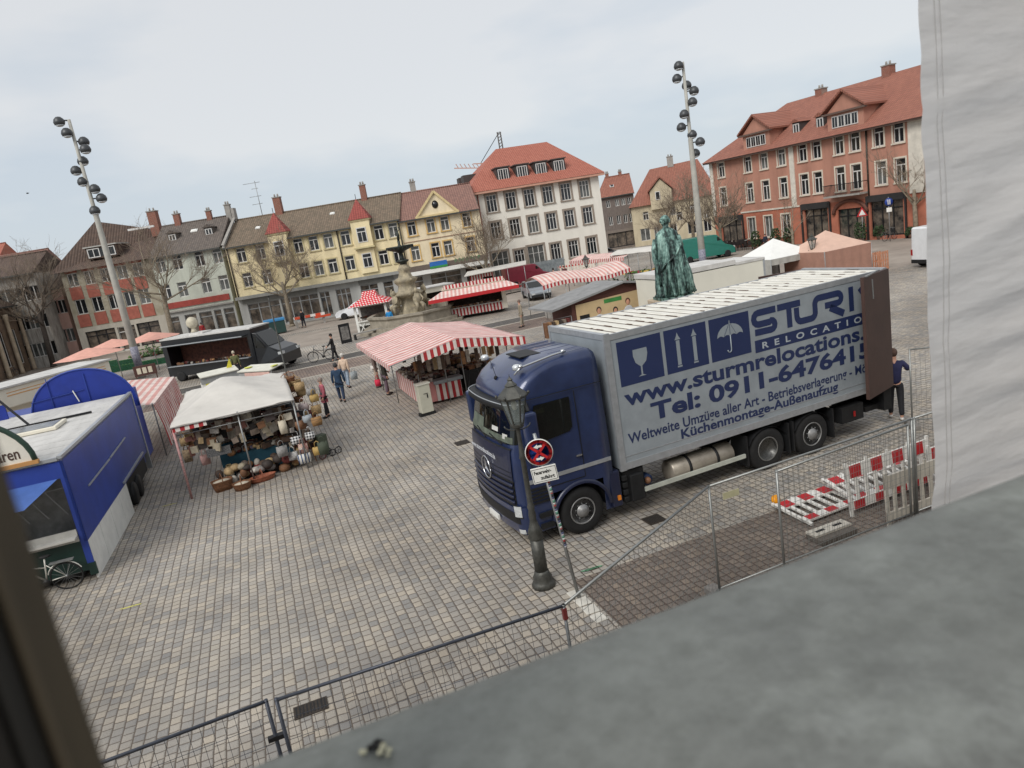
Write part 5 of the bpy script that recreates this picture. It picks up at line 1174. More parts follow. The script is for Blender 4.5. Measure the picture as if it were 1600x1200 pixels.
def bag(P,label,c=(180,180,176),w=.32,h=.36,d=.12,rz=0,name='shopping_bag',group=None,mat=None,handle=True):
    t=thing(name,label,'bag',P,rz,group); m_=mat or M('bag_%d_%d_%d'%c,c,.8,var=.15,sc=12)
    b=MB().m(m_); k=.85; v=[(-w/2*k,-d/2,0),(w/2*k,-d/2,0),(w/2,-d/2*.7,h*.5),(w/2*.95,-.02,h),(-w/2*.95,-.02,h),(-w/2,-d/2*.7,h*.5)]; v2=[(x,-y,z) for x,y,z in v]
    b.add(v+v2,[(0,1,2,5),(5,2,3,4),(7,6,11,8),(8,11,10,9),(0,6,7,1),(1,7,8,2),(2,8,9,3),(3,9,10,4),(4,10,11,5),(5,11,6,0)],True); b.build('bag_body',t)
    if handle:
        b=MB().m(m_)
        for y in(-.02,.02): b.tube([(-w*.25,y,h-.02),(-w*.2,y,h+.14),(0,y,h+.19),(w*.2,y,h+.14),(w*.25,y,h-.02)],.009,5)
        b.build('handle',t)
    return t
person(at(513,652),R(205),'person in grey quilted vest over pink sleeves standing by the basket stall',top=(172,92,104),leg=(34,36,42),hair=(138,124,116),h=1.66,stride=.07,vest=(88,92,92),coat=.12,arms=((.27,-.1,.9),(-.24,-.12,.95)))
person(at(536,628),R(95),'person in long dark blue hooded jacket walking away over the cobbles',top=(38,62,88),leg=(44,58,84),hair=(60,60,62),h=1.76,stride=.14,coat=.1,arms=((.26,-.1,.85),(-.26,-.1,.85)))
person(at(545,606),R(70),'person in cream jacket and white cap behind the blue jacket person',top=(206,182,160),leg=(150,164,180),hair=(200,196,190),hat=(200,196,188),h=1.7,stride=.1,arms=((.36,-.15,.9),(-.24,.0,.85)))
q=at(556,600); bag((q.x,q.y,.25),'pale plastic carrier bag hanging beside the person in the cream jacket',(176,184,186),.34,.4)
person(at(607,617),R(20),'person in dark olive coat with black hair at the striped stall corner',top=(52,50,44),leg=(110,92,104),hair=(22,22,22),h=1.75,stride=.05,coat=.2,arms=((.22,-.2,1.0),(-.24,-.05,.85)))
q=at(603,612); bag((q.x-.25,q.y-.15,.35),'bright red carrier bag held by the person in the olive coat',(206,44,74),.26,.3)
q=at(600,605); bag((q.x-.3,q.y+.1,.8),'round white bag held at the side of the striped stall customer',(214,210,204),.3,.3)
person(at(592,605),R(10),'person in beige trousers standing under the left corner of the striped stall',top=(120,104,98),leg=(176,158,142),hair=(70,60,54),h=1.7,stride=.06)
person(at(1401,655),R(70),'person in navy work clothes bending into the back of the truck',top=(36,38,74),leg=(30,30,36),hair=(90,70,60),h=1.82,stride=.14,lean=.16,arms=((.34,-.3,1.25),(-.3,-.3,1.2)),shoe=(196,194,190))
person(at(817,511),R(190),'person in beige coat walking alone right of the red trailer stall',top=(146,134,116),leg=(150,140,124),hair=(110,90,80),h=1.72,stride=.1,coat=.15)
pc=person(at(525,564),R(185),'person in black pushing a bicycle across the square',top=(34,34,36),leg=(30,30,34),hair=(30,28,28),h=1.7,stride=.16,coat=.1,arms=((.2,-.35,1.0),(-.05,-.35,1.0)))
person(at(613,516),R(90),'person in bright blue jacket at the right side of the polka dot kiosk',top=(38,134,196),leg=(50,60,80),hair=(60,50,50),h=1.7,stride=.03,coat=.1)
person(at(374,590),R(100),'person in olive green jacket waiting at the black food van hatch',top=(96,98,62),leg=(50,50,54),hair=(190,180,160),h=1.66,stride=.03)
person(at(868,447),R(60),'person in black standing in the far market lane below the white hall',top=(36,32,34),leg=(34,32,36),hair=(40,34,30),h=1.7,stride=.05,coat=.2)
person(at(885,442),R(100),'person in dark red coat in the far market lane',top=(90,50,52),leg=(44,40,44),hair=(80,60,50),h=1.66,stride=.05,coat=.15)
person(at(1197,388),R(-90),'person in dark blue sitting outdoors at the red building windows',top=(40,48,66),leg=(40,42,50),hair=(60,50,44),h=1.4,stride=.03)
person(at(101,566),R(-60),'person in long red coat at the far left beside the no entry sign',top=(150,40,44),leg=(60,36,40),hair=(60,44,40),h=1.72,stride=.05,coat=.35)
person(at(320,530),R(-80),'person in red jacket in front of the grey shop under the red band',top=(160,44,46),leg=(60,50,54),hair=(60,44,40),h=1.72,stride=.05,coat=.3)
person(at(476,512),R(150),'person in black near the orange barrier in front of the yellow house',top=(36,34,38),leg=(36,36,44),hair=(50,42,38),h=1.75,stride=.1)
person(at(668,603),R(60),'stall keeper in pale apron behind the goods of the big striped stall',top=(196,186,176),leg=(60,60,64),hair=(70,56,46),h=1.75,stride=.03,z=.0)
person(at(1363,366),R(90),'person in dark blue coat beside the parked bicycle at the red building',top=(44,56,72),leg=(40,42,52),hair=(60,50,44),h=1.72,stride=.04,coat=.15)
# ================= bicycles =================
def bicycle(P,rz,label,c=(40,42,46),lean=0,big=1,group='bicycles on the square'):
    t=thing('bicycle',label,'bicycle',(P.x,P.y,0),rz,group); t.rotation_euler.x=lean
    fm=M('bike_%d_%d_%d'%c,c,.4,.3,var=.05); Mx=Matrix.Rotation(R(90),4,'X')
    for x in(0,1.08):
        b=MB(Matrix.Translation((x,0,.34))@Mx).m(BLACK); pts=[(.33*cos(2*PI*i/24),.33*sin(2*PI*i/24),0) for i in range(25)]; b.tube(pts,.02,6,False); w_=b.build('wheel',t)
        b=MB(Matrix.Translation((x,0,.34))@Mx).m(STEEL)
        for i in range(16): a=2*PI*i/16; b.bar((0,0,0),(.32*cos(a),.32*sin(a),0),.004)
        b.ball(0,0,0,.035); b.build('spokes',w_)
        b=MB(Matrix.Translation((x,0,.34))@Mx).m(fm); b.tube([(.37*cos(R(a)),.37*sin(R(a)),0) for a in range(20,161,14)],.014,4); b.build('mudguard',t)
    b=MB().m(fm)
    for p,q,r_ in(((1.08,0,.34),(.93,0,.92),.018),((.93,0,.85),(.42,0,.34),.022),((.95,0,.78),(.36,0,.66),.016),((.42,0,.3),(.3,0,.9),.018),((0,0,.34),(.42,0,.3),.012),((0,0,.34),(.33,0,.72),.01)): b.tube([p,q],r_,6)
    b.build('bicycle_frame',t); b=MB().m(STEEL); b.tube([(.78,-.28,.98),(.9,-.2,1.02),(.93,0,1.0),(.9,.2,1.02),(.78,.28,.98)],.013,6); b.tube([(.93,0,.9),(.93,0,1.0)],.015,6); b.build('handlebar',t)
    b=MB().m(BLACK); b.ball(.28,0,.93,.13,.07,.035); b.build('saddle',t); b=MB().m(STEEL); b.bb(-.25,.25,-.06,.06,.72,.735); b.bar((0,0,.34),(-.2,0,.72),.012); b.bar((0,0,.34),(.2,0,.72),.012); b.build('rack',t)
    b=MB(Matrix.Translation((.42,.05,.3))@Mx).m(DARK); b.lathe([(.09,0),(.09,.01)],n=14); b.bar((0,0,.02),(.12,.1,.02),.02); b.build('crank',t); return t
q=at(522,560); bicycle(q+Vector((-.1,-.4,0)),R(180),'dark bicycle pushed by the person in black',group=None)
q=at(112,919); bicycle(q,R(194),'white framed bicycle leaning at the end of the blue trailer',(206,204,196),R(-6),group=None)
q=at(1383,377); bicycle(q,R(20),'parked dark bicycle under the blue sign at the red building',group=None)
proto=None
for i in range(9):
    q=at(12+9*i,592-4.6*i) 
    if proto is None: proto=bicycle(q,R(75),'dark bicycle in the crowded rack in front of the brown block',(52,54,60),group='bicycles in the far left rack')
    else: dup(proto,loc=(q.x,q.y,0),rz=R(75+random.uniform(-8,8)))
# ================= market stalls =================
RW=stripes('red_white_stripe',(172,44,48),(226,216,208),.26,0); PK=stripes('faded_pink_stripe',(212,158,150),(226,208,200),.3,0,tw=.12); PKY=stripes('faded_pink_stripe_across',(206,140,136),(230,214,206),.46,1,tw=.12,duty=.55)
RWZ=stripes('red_white_stripe_across',(172,44,48),(226,216,208),.26,1)
CANV=M('white_canvas',(200,196,189),.8,var=.07,sc=1.2,bump=.012,bsc=2.5); CREAM=M('cream_panel',(222,216,200),.6,var=.05,sc=.8); GALV=STEEL
def merch(mb,x0,x1,y0,y1,z,n,cols,r,s=(.05,.14)):
    for _ in range(n):
        mb.m(cols[r.randrange(len(cols))]); x,y=r.uniform(x0,x1),r.uniform(y0,y1); a=r.uniform(*s)
        if r.random()<.5: mb.box(x,y,z+a*.6,a*r.uniform(1,2),a*r.uniform(1,2),a*1.3,r.uniform(0,3))
        else: mb.ball(x,y,z+a*.6,a,a*r.uniform(.7,1.1),a*r.uniform(.5,.9),7,5)
LIGHTW=M('ware_light',(196,188,172),.8,var=.15,sc=8)
def pal(cs,nm): return [M('%s_%d'%(nm,i),c,.75,var=.2,sc=8) for i,c in enumerate(cs)]
EARTH=pal([(120,84,58),(150,110,74),(84,66,54),(186,160,120),(60,52,48),(134,120,108),(100,40,36),(176,170,160)],'ware_earth')
GREYW=pal([(140,134,130),(96,90,88),(186,180,172),(70,60,58),(120,80,70),(160,150,130)],'ware_pottery')
VEG=pal([(64,104,50),(96,130,60),(46,76,40),(190,120,40),(150,40,40),(200,190,120),(120,90,60)],'ware_greens')
FLOW=pal([(70,100,52),(52,78,44),(96,120,70),(150,60,70),(200,170,90)],'ware_plants')
# --- big striped stall ---
P0=Vector((-4.07,24.62,0))+DY*.55; t=thing('market_stall','big market stall with faded red striped gable awning left of the truck cab','market stall',tuple(P0),AX)
Wd,Dp=5.3,8.2; zE=2.25;zR=2.72
def wav(x,y,k=.02): return k*(noise.noise(Vector((x*1.1,y*1.1,3)))+.5*noise.noise(Vector((x*3,y*3,8))))
def awning(mb,W_,D_,ze,zr,nx=24,ny=24,k=.03,x0=0,y0=0,sag=.05):
    v=[];f=[]
    for j in range(ny+1):
        for i in range(nx+1):
            u=i/nx; z=ze+(zr-ze)*(1-abs(2*u-1)) - sag*sin(PI*abs((2*u)%1))*.6+wav(u*W_,j/ny*D_,k); v.append((x0+u*W_,y0+j/ny*D_,z))
    for j in range(ny):
        for i in range(nx): a=j*(nx+1)+i; f.append((a,a+1,a+nx+2,a+nx+1))
    mb.add(v,f,True)
b=MB().m(PKY); awning(b,Wd,Dp,zE,zR); o=b.build('awning',t,fix=False); md=o.modifiers.new('t','SOLIDIFY'); md.thickness=.01
def valance(mb,p,q,h,n=40,drop=.02,top=None):
    v=[];f=[]
    for i in range(n+1):
        a=i/n; x=p[0]+(q[0]-p[0])*a; y=p[1]+(q[1]-p[1])*a; z=(top(a) if top else p[2]+(q[2]-p[2])*a); y2=y-.03+.02*sin(i*1.3)
        v+=[(x,y-.012,z),(x,y2-.012,z-h*(1-.12*abs(sin(i*.9))))]
    for i in range(n): f.append((2*i,2*i+1,2*i+3,2*i+2))
    mb.add(v,f,True)
b=MB().m(RW); valance(b,(1.2,0,0),(Wd,0,0),.36,44,top=lambda a:zE+(zR-zE)*(1-abs(2*((1.2+(Wd-1.2)*a)/Wd)-1))); o=b.build('valance',t,fix=False)
b=MB().m(PKY); 
v=[];
b.add([(0,0,zE),(0,0,zE-.2),(0,Dp,zE-.2),(0,Dp,zE)],[(0,1,2,3)],False); b.add([(Wd,0,zE),(Wd,0,zE-.25),(Wd,Dp,zE-.25),(Wd,Dp,zE)],[(0,1,2,3)],False); b.build('valance',t,fix=False)
b=MB().m(GALV)
for x,y in((1.3,1.7),(3.1,1.6),(Wd-.7,.3),(.7,3.8),(.7,7.2),(Wd-.7,7.2),(Wd-.7,3.8),(2.4,1.7)): b.tube([(x,y,0),(x,y,2.5 if 1.5<x<4 else 2.2)],.022,6)
b.tube([(0,0,zE-.02),(Wd/2,0,zR-.03),(Wd,0,zE-.02)],.018,6); b.tube([(Wd/2,0,zR-.03),(Wd/2,Dp,zR-.03)],.018,6)
b.build('stall_frame',t)
b=MB().m(PKY); b.bb(1.25,1.95,1.95,6.4,.12,.9); o=b.build('side_counter',t)
b=MB().m(RW); b.bb(1.96,3.0,1.9,2.6,.12,.78); o=b.build('front_counter',t); b=MB().m(M('grey_tray',(150,156,160),.5,.2)); b.bb(1.9,3.1,1.86,2.4,.8,.93); b.build('counter_tray',o)
b=MB().m(DARK); b.bb(1.96,4.6,4.2,6.4,.1,1.0); b.bb(3.4,4.9,2.6,3.6,.1,.95); b.build('back_counter',t)
r=random.Random(5); b=MB(); merch(b,1.3,1.95,2.0,6.3,.9,170,GREYW,r,(.04,.12)); merch(b,1.5,3.1,2.4,4.0,.95,230,GREYW,r,(.04,.13)); merch(b,1.5,3.0,2.9,4.0,1.2,60,GREYW,r,(.04,.12)); o=b.build('wares',t); o['kind']='stuff'
b=MB(); merch(b,3.4,4.9,2.6,3.6,.95,70,EARTH,r,(.06,.14)); merch(b,2.0,4.6,4.2,6.3,1.0,160,EARTH,r,(.06,.16)); o=b.build('wares',t); o['kind']='stuff'
b=MB(); 
for k in range(46): b.m(EARTH[k%8]); x,y=r.uniform(.8,4.6),r.choice((3.9,6.6,.9)); b.bb(x-.07,x+.07,y,y+.06,r.uniform(1.5,1.7),2.05)
o=b.build('hanging_wares',t); o['kind']='stuff'
p=at(668,648); t=thing('control_cabinet','pale grey metal power cabinet standing at the corner of the big striped stall','cabinet',(p.x,p.y,0),AX+R(8)); b=MB().m(M('cabinet_grey',(186,184,168),.5,var=.06,sc=2)); b.bb(-.24,.24,-.16,.16,.12,1.2); o=b.build('cabinet_body',t,bevel=.015); b=MB().m(M('cabinet_lid',(206,204,192),.5)); b.bb(-.27,.27,-.19,.19,1.2,1.25); b.build('cabinet_roof',o); b=MB().m(CHAS); b.bb(.06,.1,-.175,-.161,.68,.82); b.bb(-.06,.12,-.17,-.161,.84,.86); b.build('cabinet_lock',o); b=MB().m(CHAS); b.bb(-.3,.3,-.14,.14,0,.12); b.build('cabinet_base',t)
p=at(742,622); t=thing('hand_cart','black folded hand cart between the striped stall and the truck front','cart',(p.x,p.y,0),AX+R(60)); b=MB().m(CHAS); b.bar((0,-.2,.1),(.5,-.2,1.0),.04); b.bar((0,.2,.1),(.5,.2,1.0),.04); b.bar((.5,-.2,1.0),(.5,.2,1.0),.04); b.box(.0,0,.12,.3,.45,.03,0,0,R(20)); b.build('cart_frame',t)
b=MB().m(BLACK)
for y in(-.26,.26): b.lathe([(.12,-.02),(.12,.02)],0,y,.12,12,Matrix.Rotation(R(90),4,'X'))
b.build('wheel',t)
# --- basket stall ---
P0=Vector((-10.17,20.49,0)); t=thing('basket_stall','basket and bag stall under a weathered white peaked canopy','market stall',tuple(P0),AX)
Wb,Db=3.6,6.5
b=MB().m(CANV); v=[];f=[];nx=ny=30
for j in range(ny+1):
    for i in range(nx+1):
        u,w_=i/nx,j/ny; px,py=.42,.55; du=(u/px if u<px else (1-u)/(1-px)); dv=(w_/py if w_<py else (1-w_)/(1-py)); m_=min(du,dv); z=2.28+.72*(m_**1.25)-.0+wav(u*Wb,w_*Db,.05)+.02*sin(u*9+w_*14)*(1-m_); z-=.03*sin(PI*u)*(1-m_)
        v.append((u*Wb,w_*Db,z))
for j in range(ny):
    for i in range(nx): a=j*(nx+1)+i; f.append((a,a+1,a+nx+2,a+nx+1))
b.add(v,f,True); o=b.build('canopy',t,fix=False); md=o.modifiers.new('t','SOLIDIFY'); md.thickness=.01
b=MB().m(M('grey_hem',(150,146,142),.8,var=.1)); b.tube([(0,-.01,2.27),(Wb,-.01,2.27)],.02,6); b.build('hem',t)
b=MB().m(RW); b.add([(.05,.02,2.25),(1.0,.02,2.25),(1.0,.0,2.12),(.05,.0,2.12)],[(0,1,2,3)],False); b.add([(.0,.05,2.25),(.0,1.6,2.25),(0,1.6,2.1),(0,.05,2.1)],[(0,1,2,3)],False); b.build('valance',t,fix=False)
b=MB().m(M('red_white_pole',(196,150,146),.6,var=.25,sc=14,st=(1,1,3))); b.tube([(.06,.06,0),(.06,.06,2.25)],.035,8); b.m(GALV); b.tube([(1.9,.1,0),(1.9,.1,2.3)],.025,8); b.tube([(Wb-.05,.1,0),(Wb-.05,.1,2.25)],.025,8); b.tube([(.06,Db-.1,0),(.06,Db-.1,2.25)],.03,8); b.tube([(Wb-.05,Db-.1,0),(Wb-.05,Db-.1,2.25)],.025,8)
for y in(1.4,3.0,4.6): b.tube([(.1,y,1.95),(Wb-.1,y,1.95)],.016,6)
b.tube([(.1,.15,1.98),(Wb-.1,.15,1.98)],.016,6); b.build('stall_frame',t)
b=MB().m(M('teal_cloth',(30,72,88),.9,var=.15,sc=4)); b.bb(1.3,3.3,.9,1.9,.05,.8); b.bb(.9,3.0,2.6,4.6,.05,.85); o=b.build('cloth_table',t)
r=random.Random(9); b=MB(); merch(b,1.3,3.3,.9,1.9,.8,80,EARTH,r,(.06,.15)); merch(b,.9,3.0,2.6,4.6,.85,120,EARTH,r,(.06,.16))
for k in range(110):
    b.m(EARTH[r.randrange(8)] if r.random()<.75 else DARK); x,y=r.uniform(.15,3.45),r.choice((1.4,3.0,4.6,2.2))+r.uniform(-.1,.1); a=r.uniform(.1,.2); z=r.uniform(1.3,1.8); b.box(x,y,z,a*1.6,.09,a*1.7,r.uniform(-.6,.6))
o=b.build('wares',t); o['kind']='stuff'
b=MB()
for k in range(70):
    b.m((EARTH+GREYW+[LIGHTW])[r.randrange(15)]); x,y=r.uniform(.15,3.5),r.uniform(.25,1.1); b.box(x,y,r.uniform(1.25,1.95),r.uniform(.12,.3),.07,r.uniform(.14,.34),r.uniform(-.6,.6),0,r.uniform(-.25,.25))
for k in range(40): b.m((EARTH+GREYW)[r.randrange(14)]); b.ball(r.uniform(.9,3.3),r.uniform(.35,.9),r.uniform(.1,.5),r.uniform(.1,.2),None,r.uniform(.08,.16),9,6)
o=b.build('hung_goods',t); o['kind']='stuff'
b=MB().m(M('checked_cloth',(120,120,120),.9,var=.6,sc=30,c2=(30,30,32))); b.bb(.75,1.45,.3,.42,1.05,1.28); b.build('patterned_cloth',t)
def LB(x,y,z): c,s=cos(AX),sin(AX); return Vector((P0.x+x*c-y*s,P0.y+x*s+y*c,z))
BASK=M('wicker',(140,96,64),.75,var=.25,sc=20,bump=.01,bsc=60,c2=(96,64,44)); LIN=M('linen',(206,196,176),.9,var=.08,sc=10)
def basket(P,label,w_=.5,d=.34,h=.24,rz=0,square=True,mat=None,handle=True,lin=True,group='wicker baskets around the basket stall'):
    t=thing('wicker_basket',label,'basket',P,rz,group); m_=mat or BASK; b=MB().m(m_); n=16
    def rg(k,z,inn=0): 
        if square: e=5
        else: e=2
        o=[]
        for j in range(n):
            a=2*PI*j/n; c_,s_=cos(a),sin(a); q=(abs(c_)**e+abs(s_)**e)**(-1/e); o.append(Vector(((w_/2*k-inn)*c_*q,(d/2*k-inn)*s_*q,z)))
        return o
    b.loft([rg(.8,0),rg(.92,h*.5),rg(1,h),rg(1.04,h+.015),rg(1,h+.02,.02),rg(.9,h*.5,.02),rg(.8,.04,.02)],True,True); b.build('basket_body',t)
    if handle:
        b=MB().m(m_); b.tube([(0,-d/2*.95,h*.8),(0,-d/2*.9,h+.14),(0,0,h+.24),(0,d/2*.9,h+.14),(0,d/2*.95,h*.8)],.014,6); b.build('handle',t)
    if lin:
        b=MB().m(LIN); b.loft([rg(.86,h*.55,.02),rg(.9,h*.9,.02),rg(.5,h*1.02,0)],True,True); b.build('linen_lining',t)
    return t
def gp(u,v,z=0): q=at(u,v,z); return (q.x,q.y,z)
basket(gp(350,765),'square brown basket with pale lining at the left front of the basket stall',.62,.46,.3,AX+R(12))
basket(gp(380,764),'round brown basket with cream cloth in front of the basket stall',.56,.5,.2,AX,False)
basket(gp(411,751),'wide flat oval basket with reddish inside right of the round basket',.86,.4,.15,AX+R(12),False,M('reddish_wicker',(150,88,64),.75,var=.25,sc=20),True,False)
basket(gp(368,742),'pale lidded picnic basket behind the square brown basket',.42,.3,.36,AX,True,M('pale_wicker',(196,174,128),.8,var=.15,sc=20),True,False)
t=thing('shopping_trolley','folding steel trolley frame with a printed bag behind the flat basket','trolley',gp(402,738),AX+R(10)); b=MB().m(GALV); b.tube([(-.24,0,0),(-.24,.12,.95),(.0,.14,1.02),(.24,.12,.95),(.24,0,0)],.018,6); b.tube([(-.24,.05,.4),(.24,.05,.4)],.014,6); b.build('trolley_frame',t); b=MB().m(M('printed_bag',(150,140,160),.8,var=.5,sc=14,c2=(60,56,80))); b.bb(-.02,.22,.03,.16,.62,.9); b.build('printed_bag',t); b=MB().m(M('tan_box',(170,140,106),.8,var=.1)); b.bb(-.2,.24,.1,.34,.02,.5); b.build('carton',t)
chk,N,bi=newmat('gingham',.85); v_,xyz=N.obj(); g1=N.k('GREATER_THAN',N.k('FRACT',N.k('DIVIDE',xyz[0],.09)),.5); g2=N.k('GREATER_THAN',N.k('FRACT',N.k('DIVIDE',xyz[2],.09)),.5); N.t.links.new(N.mix(N.k('MULTIPLY',N.k('ADD',g1,g2),.5),lin((24,26,32)),lin((222,222,222))),bi['Base Color'])
strp=stripes('blue_striped_bag',(52,78,120),(222,220,214),.1,0,duty=.35)
tar=M('tartan_bag',(150,64,66),.85,var=.5,sc=16,c2=(196,186,170)); whp=M('white_print_bag',(214,212,206),.85,var=.5,sc=18,c2=(110,110,120)); tan=M('tan_leather_bag',(124,88,62),.6,var=.15); ylw=M('mustard_bag',(178,148,88),.7,var=.15); blk=M('black_bag',(40,38,42),.7,var=.2); wick=M('honey_wicker',(160,134,96),.8,var=.25,sc=22); red=M('maroon_bag',(96,34,38),.7,var=.2); gry=M('grey_bag',(140,138,136),.8,var=.25,sc=14); olv=M('olive_backpack',(70,78,64),.8,var=.15)
bagspec=[((463,688),.85,chk,'black and white checked bag hanging at the right corner of the basket stall',.36,.26),((484,681),.95,chk,'smaller checked bag hanging higher on the bag display',.3,.24),((476,716),.35,strp,'blue striped bag lowest on the bag display',.42,.3),((458,712),.4,whp,'pale printed bag beside the blue striped bag',.3,.26),((497,704),.55,ylw,'mustard patterned bag near the trolley wheels',.32,.26),((480,654),1.35,M('pale_blue_bag',(176,184,190),.8,var=.1),'pale blue flat bag high on the bag display',.3,.22),((470,664),1.1,tan,'tan leather bag in the middle of the bag display',.34,.28),((495,658),1.2,M('striped_straw_bag',(186,140,86),.8,var=.35,sc=20,st=(.2,1,4),c2=(60,52,44)),'striped straw bag at the right of the display',.34,.28),((474,637),1.55,M('pink_white_bag',(206,190,188),.85,var=.2,sc=12),'pinkish white cloth bag near the canopy corner',.32,.3),((491,622),1.4,ylw,'yellow straw bag topmost on the display',.3,.24),((494,640),1.25,wick,'round honey wicker bag below the yellow one',.34,.3),((487,646),1.1,red,'maroon bag between the wicker bags',.28,.26),((505,700),.5,olv,'olive backpack at the outer right of the display',.32,.42),((441,705),.35,gry,'grey woven bag beside the teal cloth table',.34,.34),((442,667),1.2,LIN,'long cream cloth bag hanging under the canopy edge',.24,.42),((385,652),1.5,M('faded_white_bag',(190,184,172),.85,var=.1),'pale square bag hanging from the canopy front',.32,.26),((321,718),.7,M('rose_bag',(196,156,150),.8,var=.12),'rose coloured tote bag in the left of the stall',.28,.32),((288,690),1.2,wick,'yellow straw bag on the left pole',.26,.26),((293,712),.9,M('beige_patterned_bag',(150,130,104),.85,var=.4,sc=16),'beige patterned bag below the straw bag on the left pole',.26,.4),((452,637),1.7,blk,'black shoulder bag at the right stall pole',.22,.5),((474,700),.6,tar,'tartan bag in the middle of the lower display',.3,.3),((486,612),1.2,gry,'grey cap shaped bag behind the yellow one',.3,.26),((468,604),1.3,wick,'round wicker bag at the back corner',.34,.3)]
for (u,v),z,m_,lb,w_,h_ in bagspec:
    # each bag hangs in the stall's own volume: depth from its height above the ground line of the display
    q=C0+ray(u,v)*(22.3+ (0 if u<450 else .25)+ (1.2 if v<650 and u>450 else 0)); q.z=max(.15,q.z-h_/2)
    bag(tuple(q),lb,w=w_,h=h_,d=.12,rz=AX+random.uniform(-.35,.35),mat=m_,group='bags for sale at the basket stall',name='display_bag')
t=thing('bag_stand','wooden and steel display stand carrying bags at the right of the basket stall','display stand',gp(478,725),AX); b=MB().m(tan); b.bar((-.35,0,0),(0,0,1.9),.03); b.bar((.35,0,0),(0,0,1.9),.03); b.bar((0,.8,0),(0,0,1.9),.03); b.bar((-.3,.02,1.0),(.3,.02,1.0),.025); b.m(GALV); b.bar((-.2,1.4,0),(.1,1.4,1.9),.03); b.bar((.35,1.4,0),(.1,1.4,1.9),.03); b.bar((0,0,1.8),(.1,1.5,1.85),.03); b.build('stand_frame',t); r=random.Random(77); b=MB()
for k in range(150): b.m((EARTH+GREYW+[DARK,DARK,DARK])[r.randrange(17)]); zz=r.uniform(.15,1.65); y=r.uniform(-.1,2.2); x=r.gauss(0,.28)*(1.5-.6*zz)-.1*y; b.box(x,y,zz,r.uniform(.12,.32),r.uniform(.05,.2),r.uniform(.1,.3),r.uniform(-.6,.6),0,r.uniform(-.3,.3))
o=b.build('hung_goods',t); o['kind']='stuff'
t=thing('wheeled_trolley_bag','dark shopping trolley with small wheels at the right end of the bag display','trolley',gp(515,712),AX+R(20)); b=MB().m(olv); b.bb(-.35,0,-.15,.15,.18,.8); b.build('trolley_bag',t,bevel=.03)
for x,y in((.05,-.16),(.05,.16),(.3,-.1),(-.3,-.16)):
    b=MB(Matrix.Translation((x,y,.12))@Matrix.Rotation(R(90),4,'X')).m(red if x<0 else BLACK); b.tube([(.11*cos(2*PI*i/16),.11*sin(2*PI*i/16),0) for i in range(17)],.016,6,False); b.bar((-.1,0,0),(.1,0,0),.01); b.bar((0,-.1,0),(0,.1,0),.01); b.build('wheel',t)
for i,(u,v,z) in enumerate(((453,592,1.0),(462,597,1.2),(446,596,1.1),(470,612,.9),(455,606,.8),(450,600,.4),(466,622,.5))):
    q=C0+ray(u,v)*26.5; basket((q.x,q.y,max(.05,q.z-.15)),'wicker basket in the heap behind the right corner of the white canopy',.4,.36,.2,random.uniform(0,3),False,wick if i%2 else BASK,True,False,'wicker baskets heaped behind the basket stall')
# --- pink striped tent ---
a0,a1,a2=at(240,632,2.05),at(264,600,2.05),at(196,589,2.2)
t=thing('striped_tent','faded pink striped stall tent squeezed behind the blue trailer','market stall',(a0.x,a0.y,0),math.atan2((a1-a0).y,(a1-a0).x)-PI/2)
L_=(a1-a0).length+2.2
b=MB().m(PK); W_=3.2
v=[];f=[];n=14
for j in range(n+1):
    for i in range(n+1): u=i/n; v.append((-W_+W_*u,L_*j/n,2.35-.3*u*u+wav(u*3,j,.03)))
for j in range(n):
    for i in range(n): a=j*(n+1)+i; f.append((a,a+1,a+n+2,a+n+1))
b.add(v,f,True); o=b.build('awning',t,fix=False)
b=MB().m(RWZ); v=[];f=[]
for j in range(31): y=L_*j/30; v+=[(.0,y,2.05),(.14+.04*sin(j),y,1.2),(.2+.05*sin(j*1.4),y,.35)]
for j in range(30):
    for k in range(2): f.append((3*j+k,3*j+3+k,3*j+4+k,3*j+1+k))
b.add(v,f,True); b.build('side_curtain',t,fix=False)
b=MB().m(GALV)
for x,y in((-.05,.05),(-.05,L_-.05),(-W_+.1,.05),(-W_+.1,L_-.05)): b.tube([(x,y,0),(x,y,2.1)],.025,6)
b.build('stall_frame',t)
# --- blue sales trailer ---
NR=at(155,903); FRr=at(247,735); ang=math.atan2((FRr-NR).y,(FRr-NR).x)-PI/2; LT=8.5
BLUE2=M('blue_trailer_paint',(42,66,150),.45,.05,var=.12,sc=1.2,bump=.002,bsc=4); BLUET=M('blue_tarp_panel',(22,48,140),.55,var=.1,sc=2,bump=.006,bsc=5)
WROOF=M('white_trailer_roof',(198,196,192),.6,var=.12,sc=2.5,st=(1,.3,1)); TGREEN=M('dark_green_panel',(26,54,48),.5,var=.15,sc=2)
t=thing('sales_trailer','long blue market sales trailer with white roof in the left foreground','trailer',(NR.x,NR.y,0),ang)
WT=4.2
b=MB().m(BLUE2); b.bb(-.06,0,0,LT,.95,3.0); o=b.build('side_wall',t)
b=MB().m(WHITE)
for y0,y1 in((.05,1.25),(1.27,2.45),(2.47,3.6),(3.62,4.7)): b.bb(-.05,-.01,y0,y1,.0,.94)
b.build('skirt_panel',t); 
b=MB().m(ALU); b.bar((.03,1.2,1.95),(.03,3.6,1.98),.035); b.bar((.03,3.7,1.99),(.03,5.9,2.05),.035); b.bar((.03,4.3,1.05),(.03,7.6,1.12),.05); b.bb(-.12,.03,LT-.1,LT,.35,3.0); b.build('side_rail',o)
b=MB().m(WROOF)
for k in range(12): y=LT*k/12; b.bb(-WT,-.02,y,y+LT/12-.03,2.98,3.02); 
b.bb(-WT,0,0,LT,2.94,2.985); b.build('trailer_roof',t)
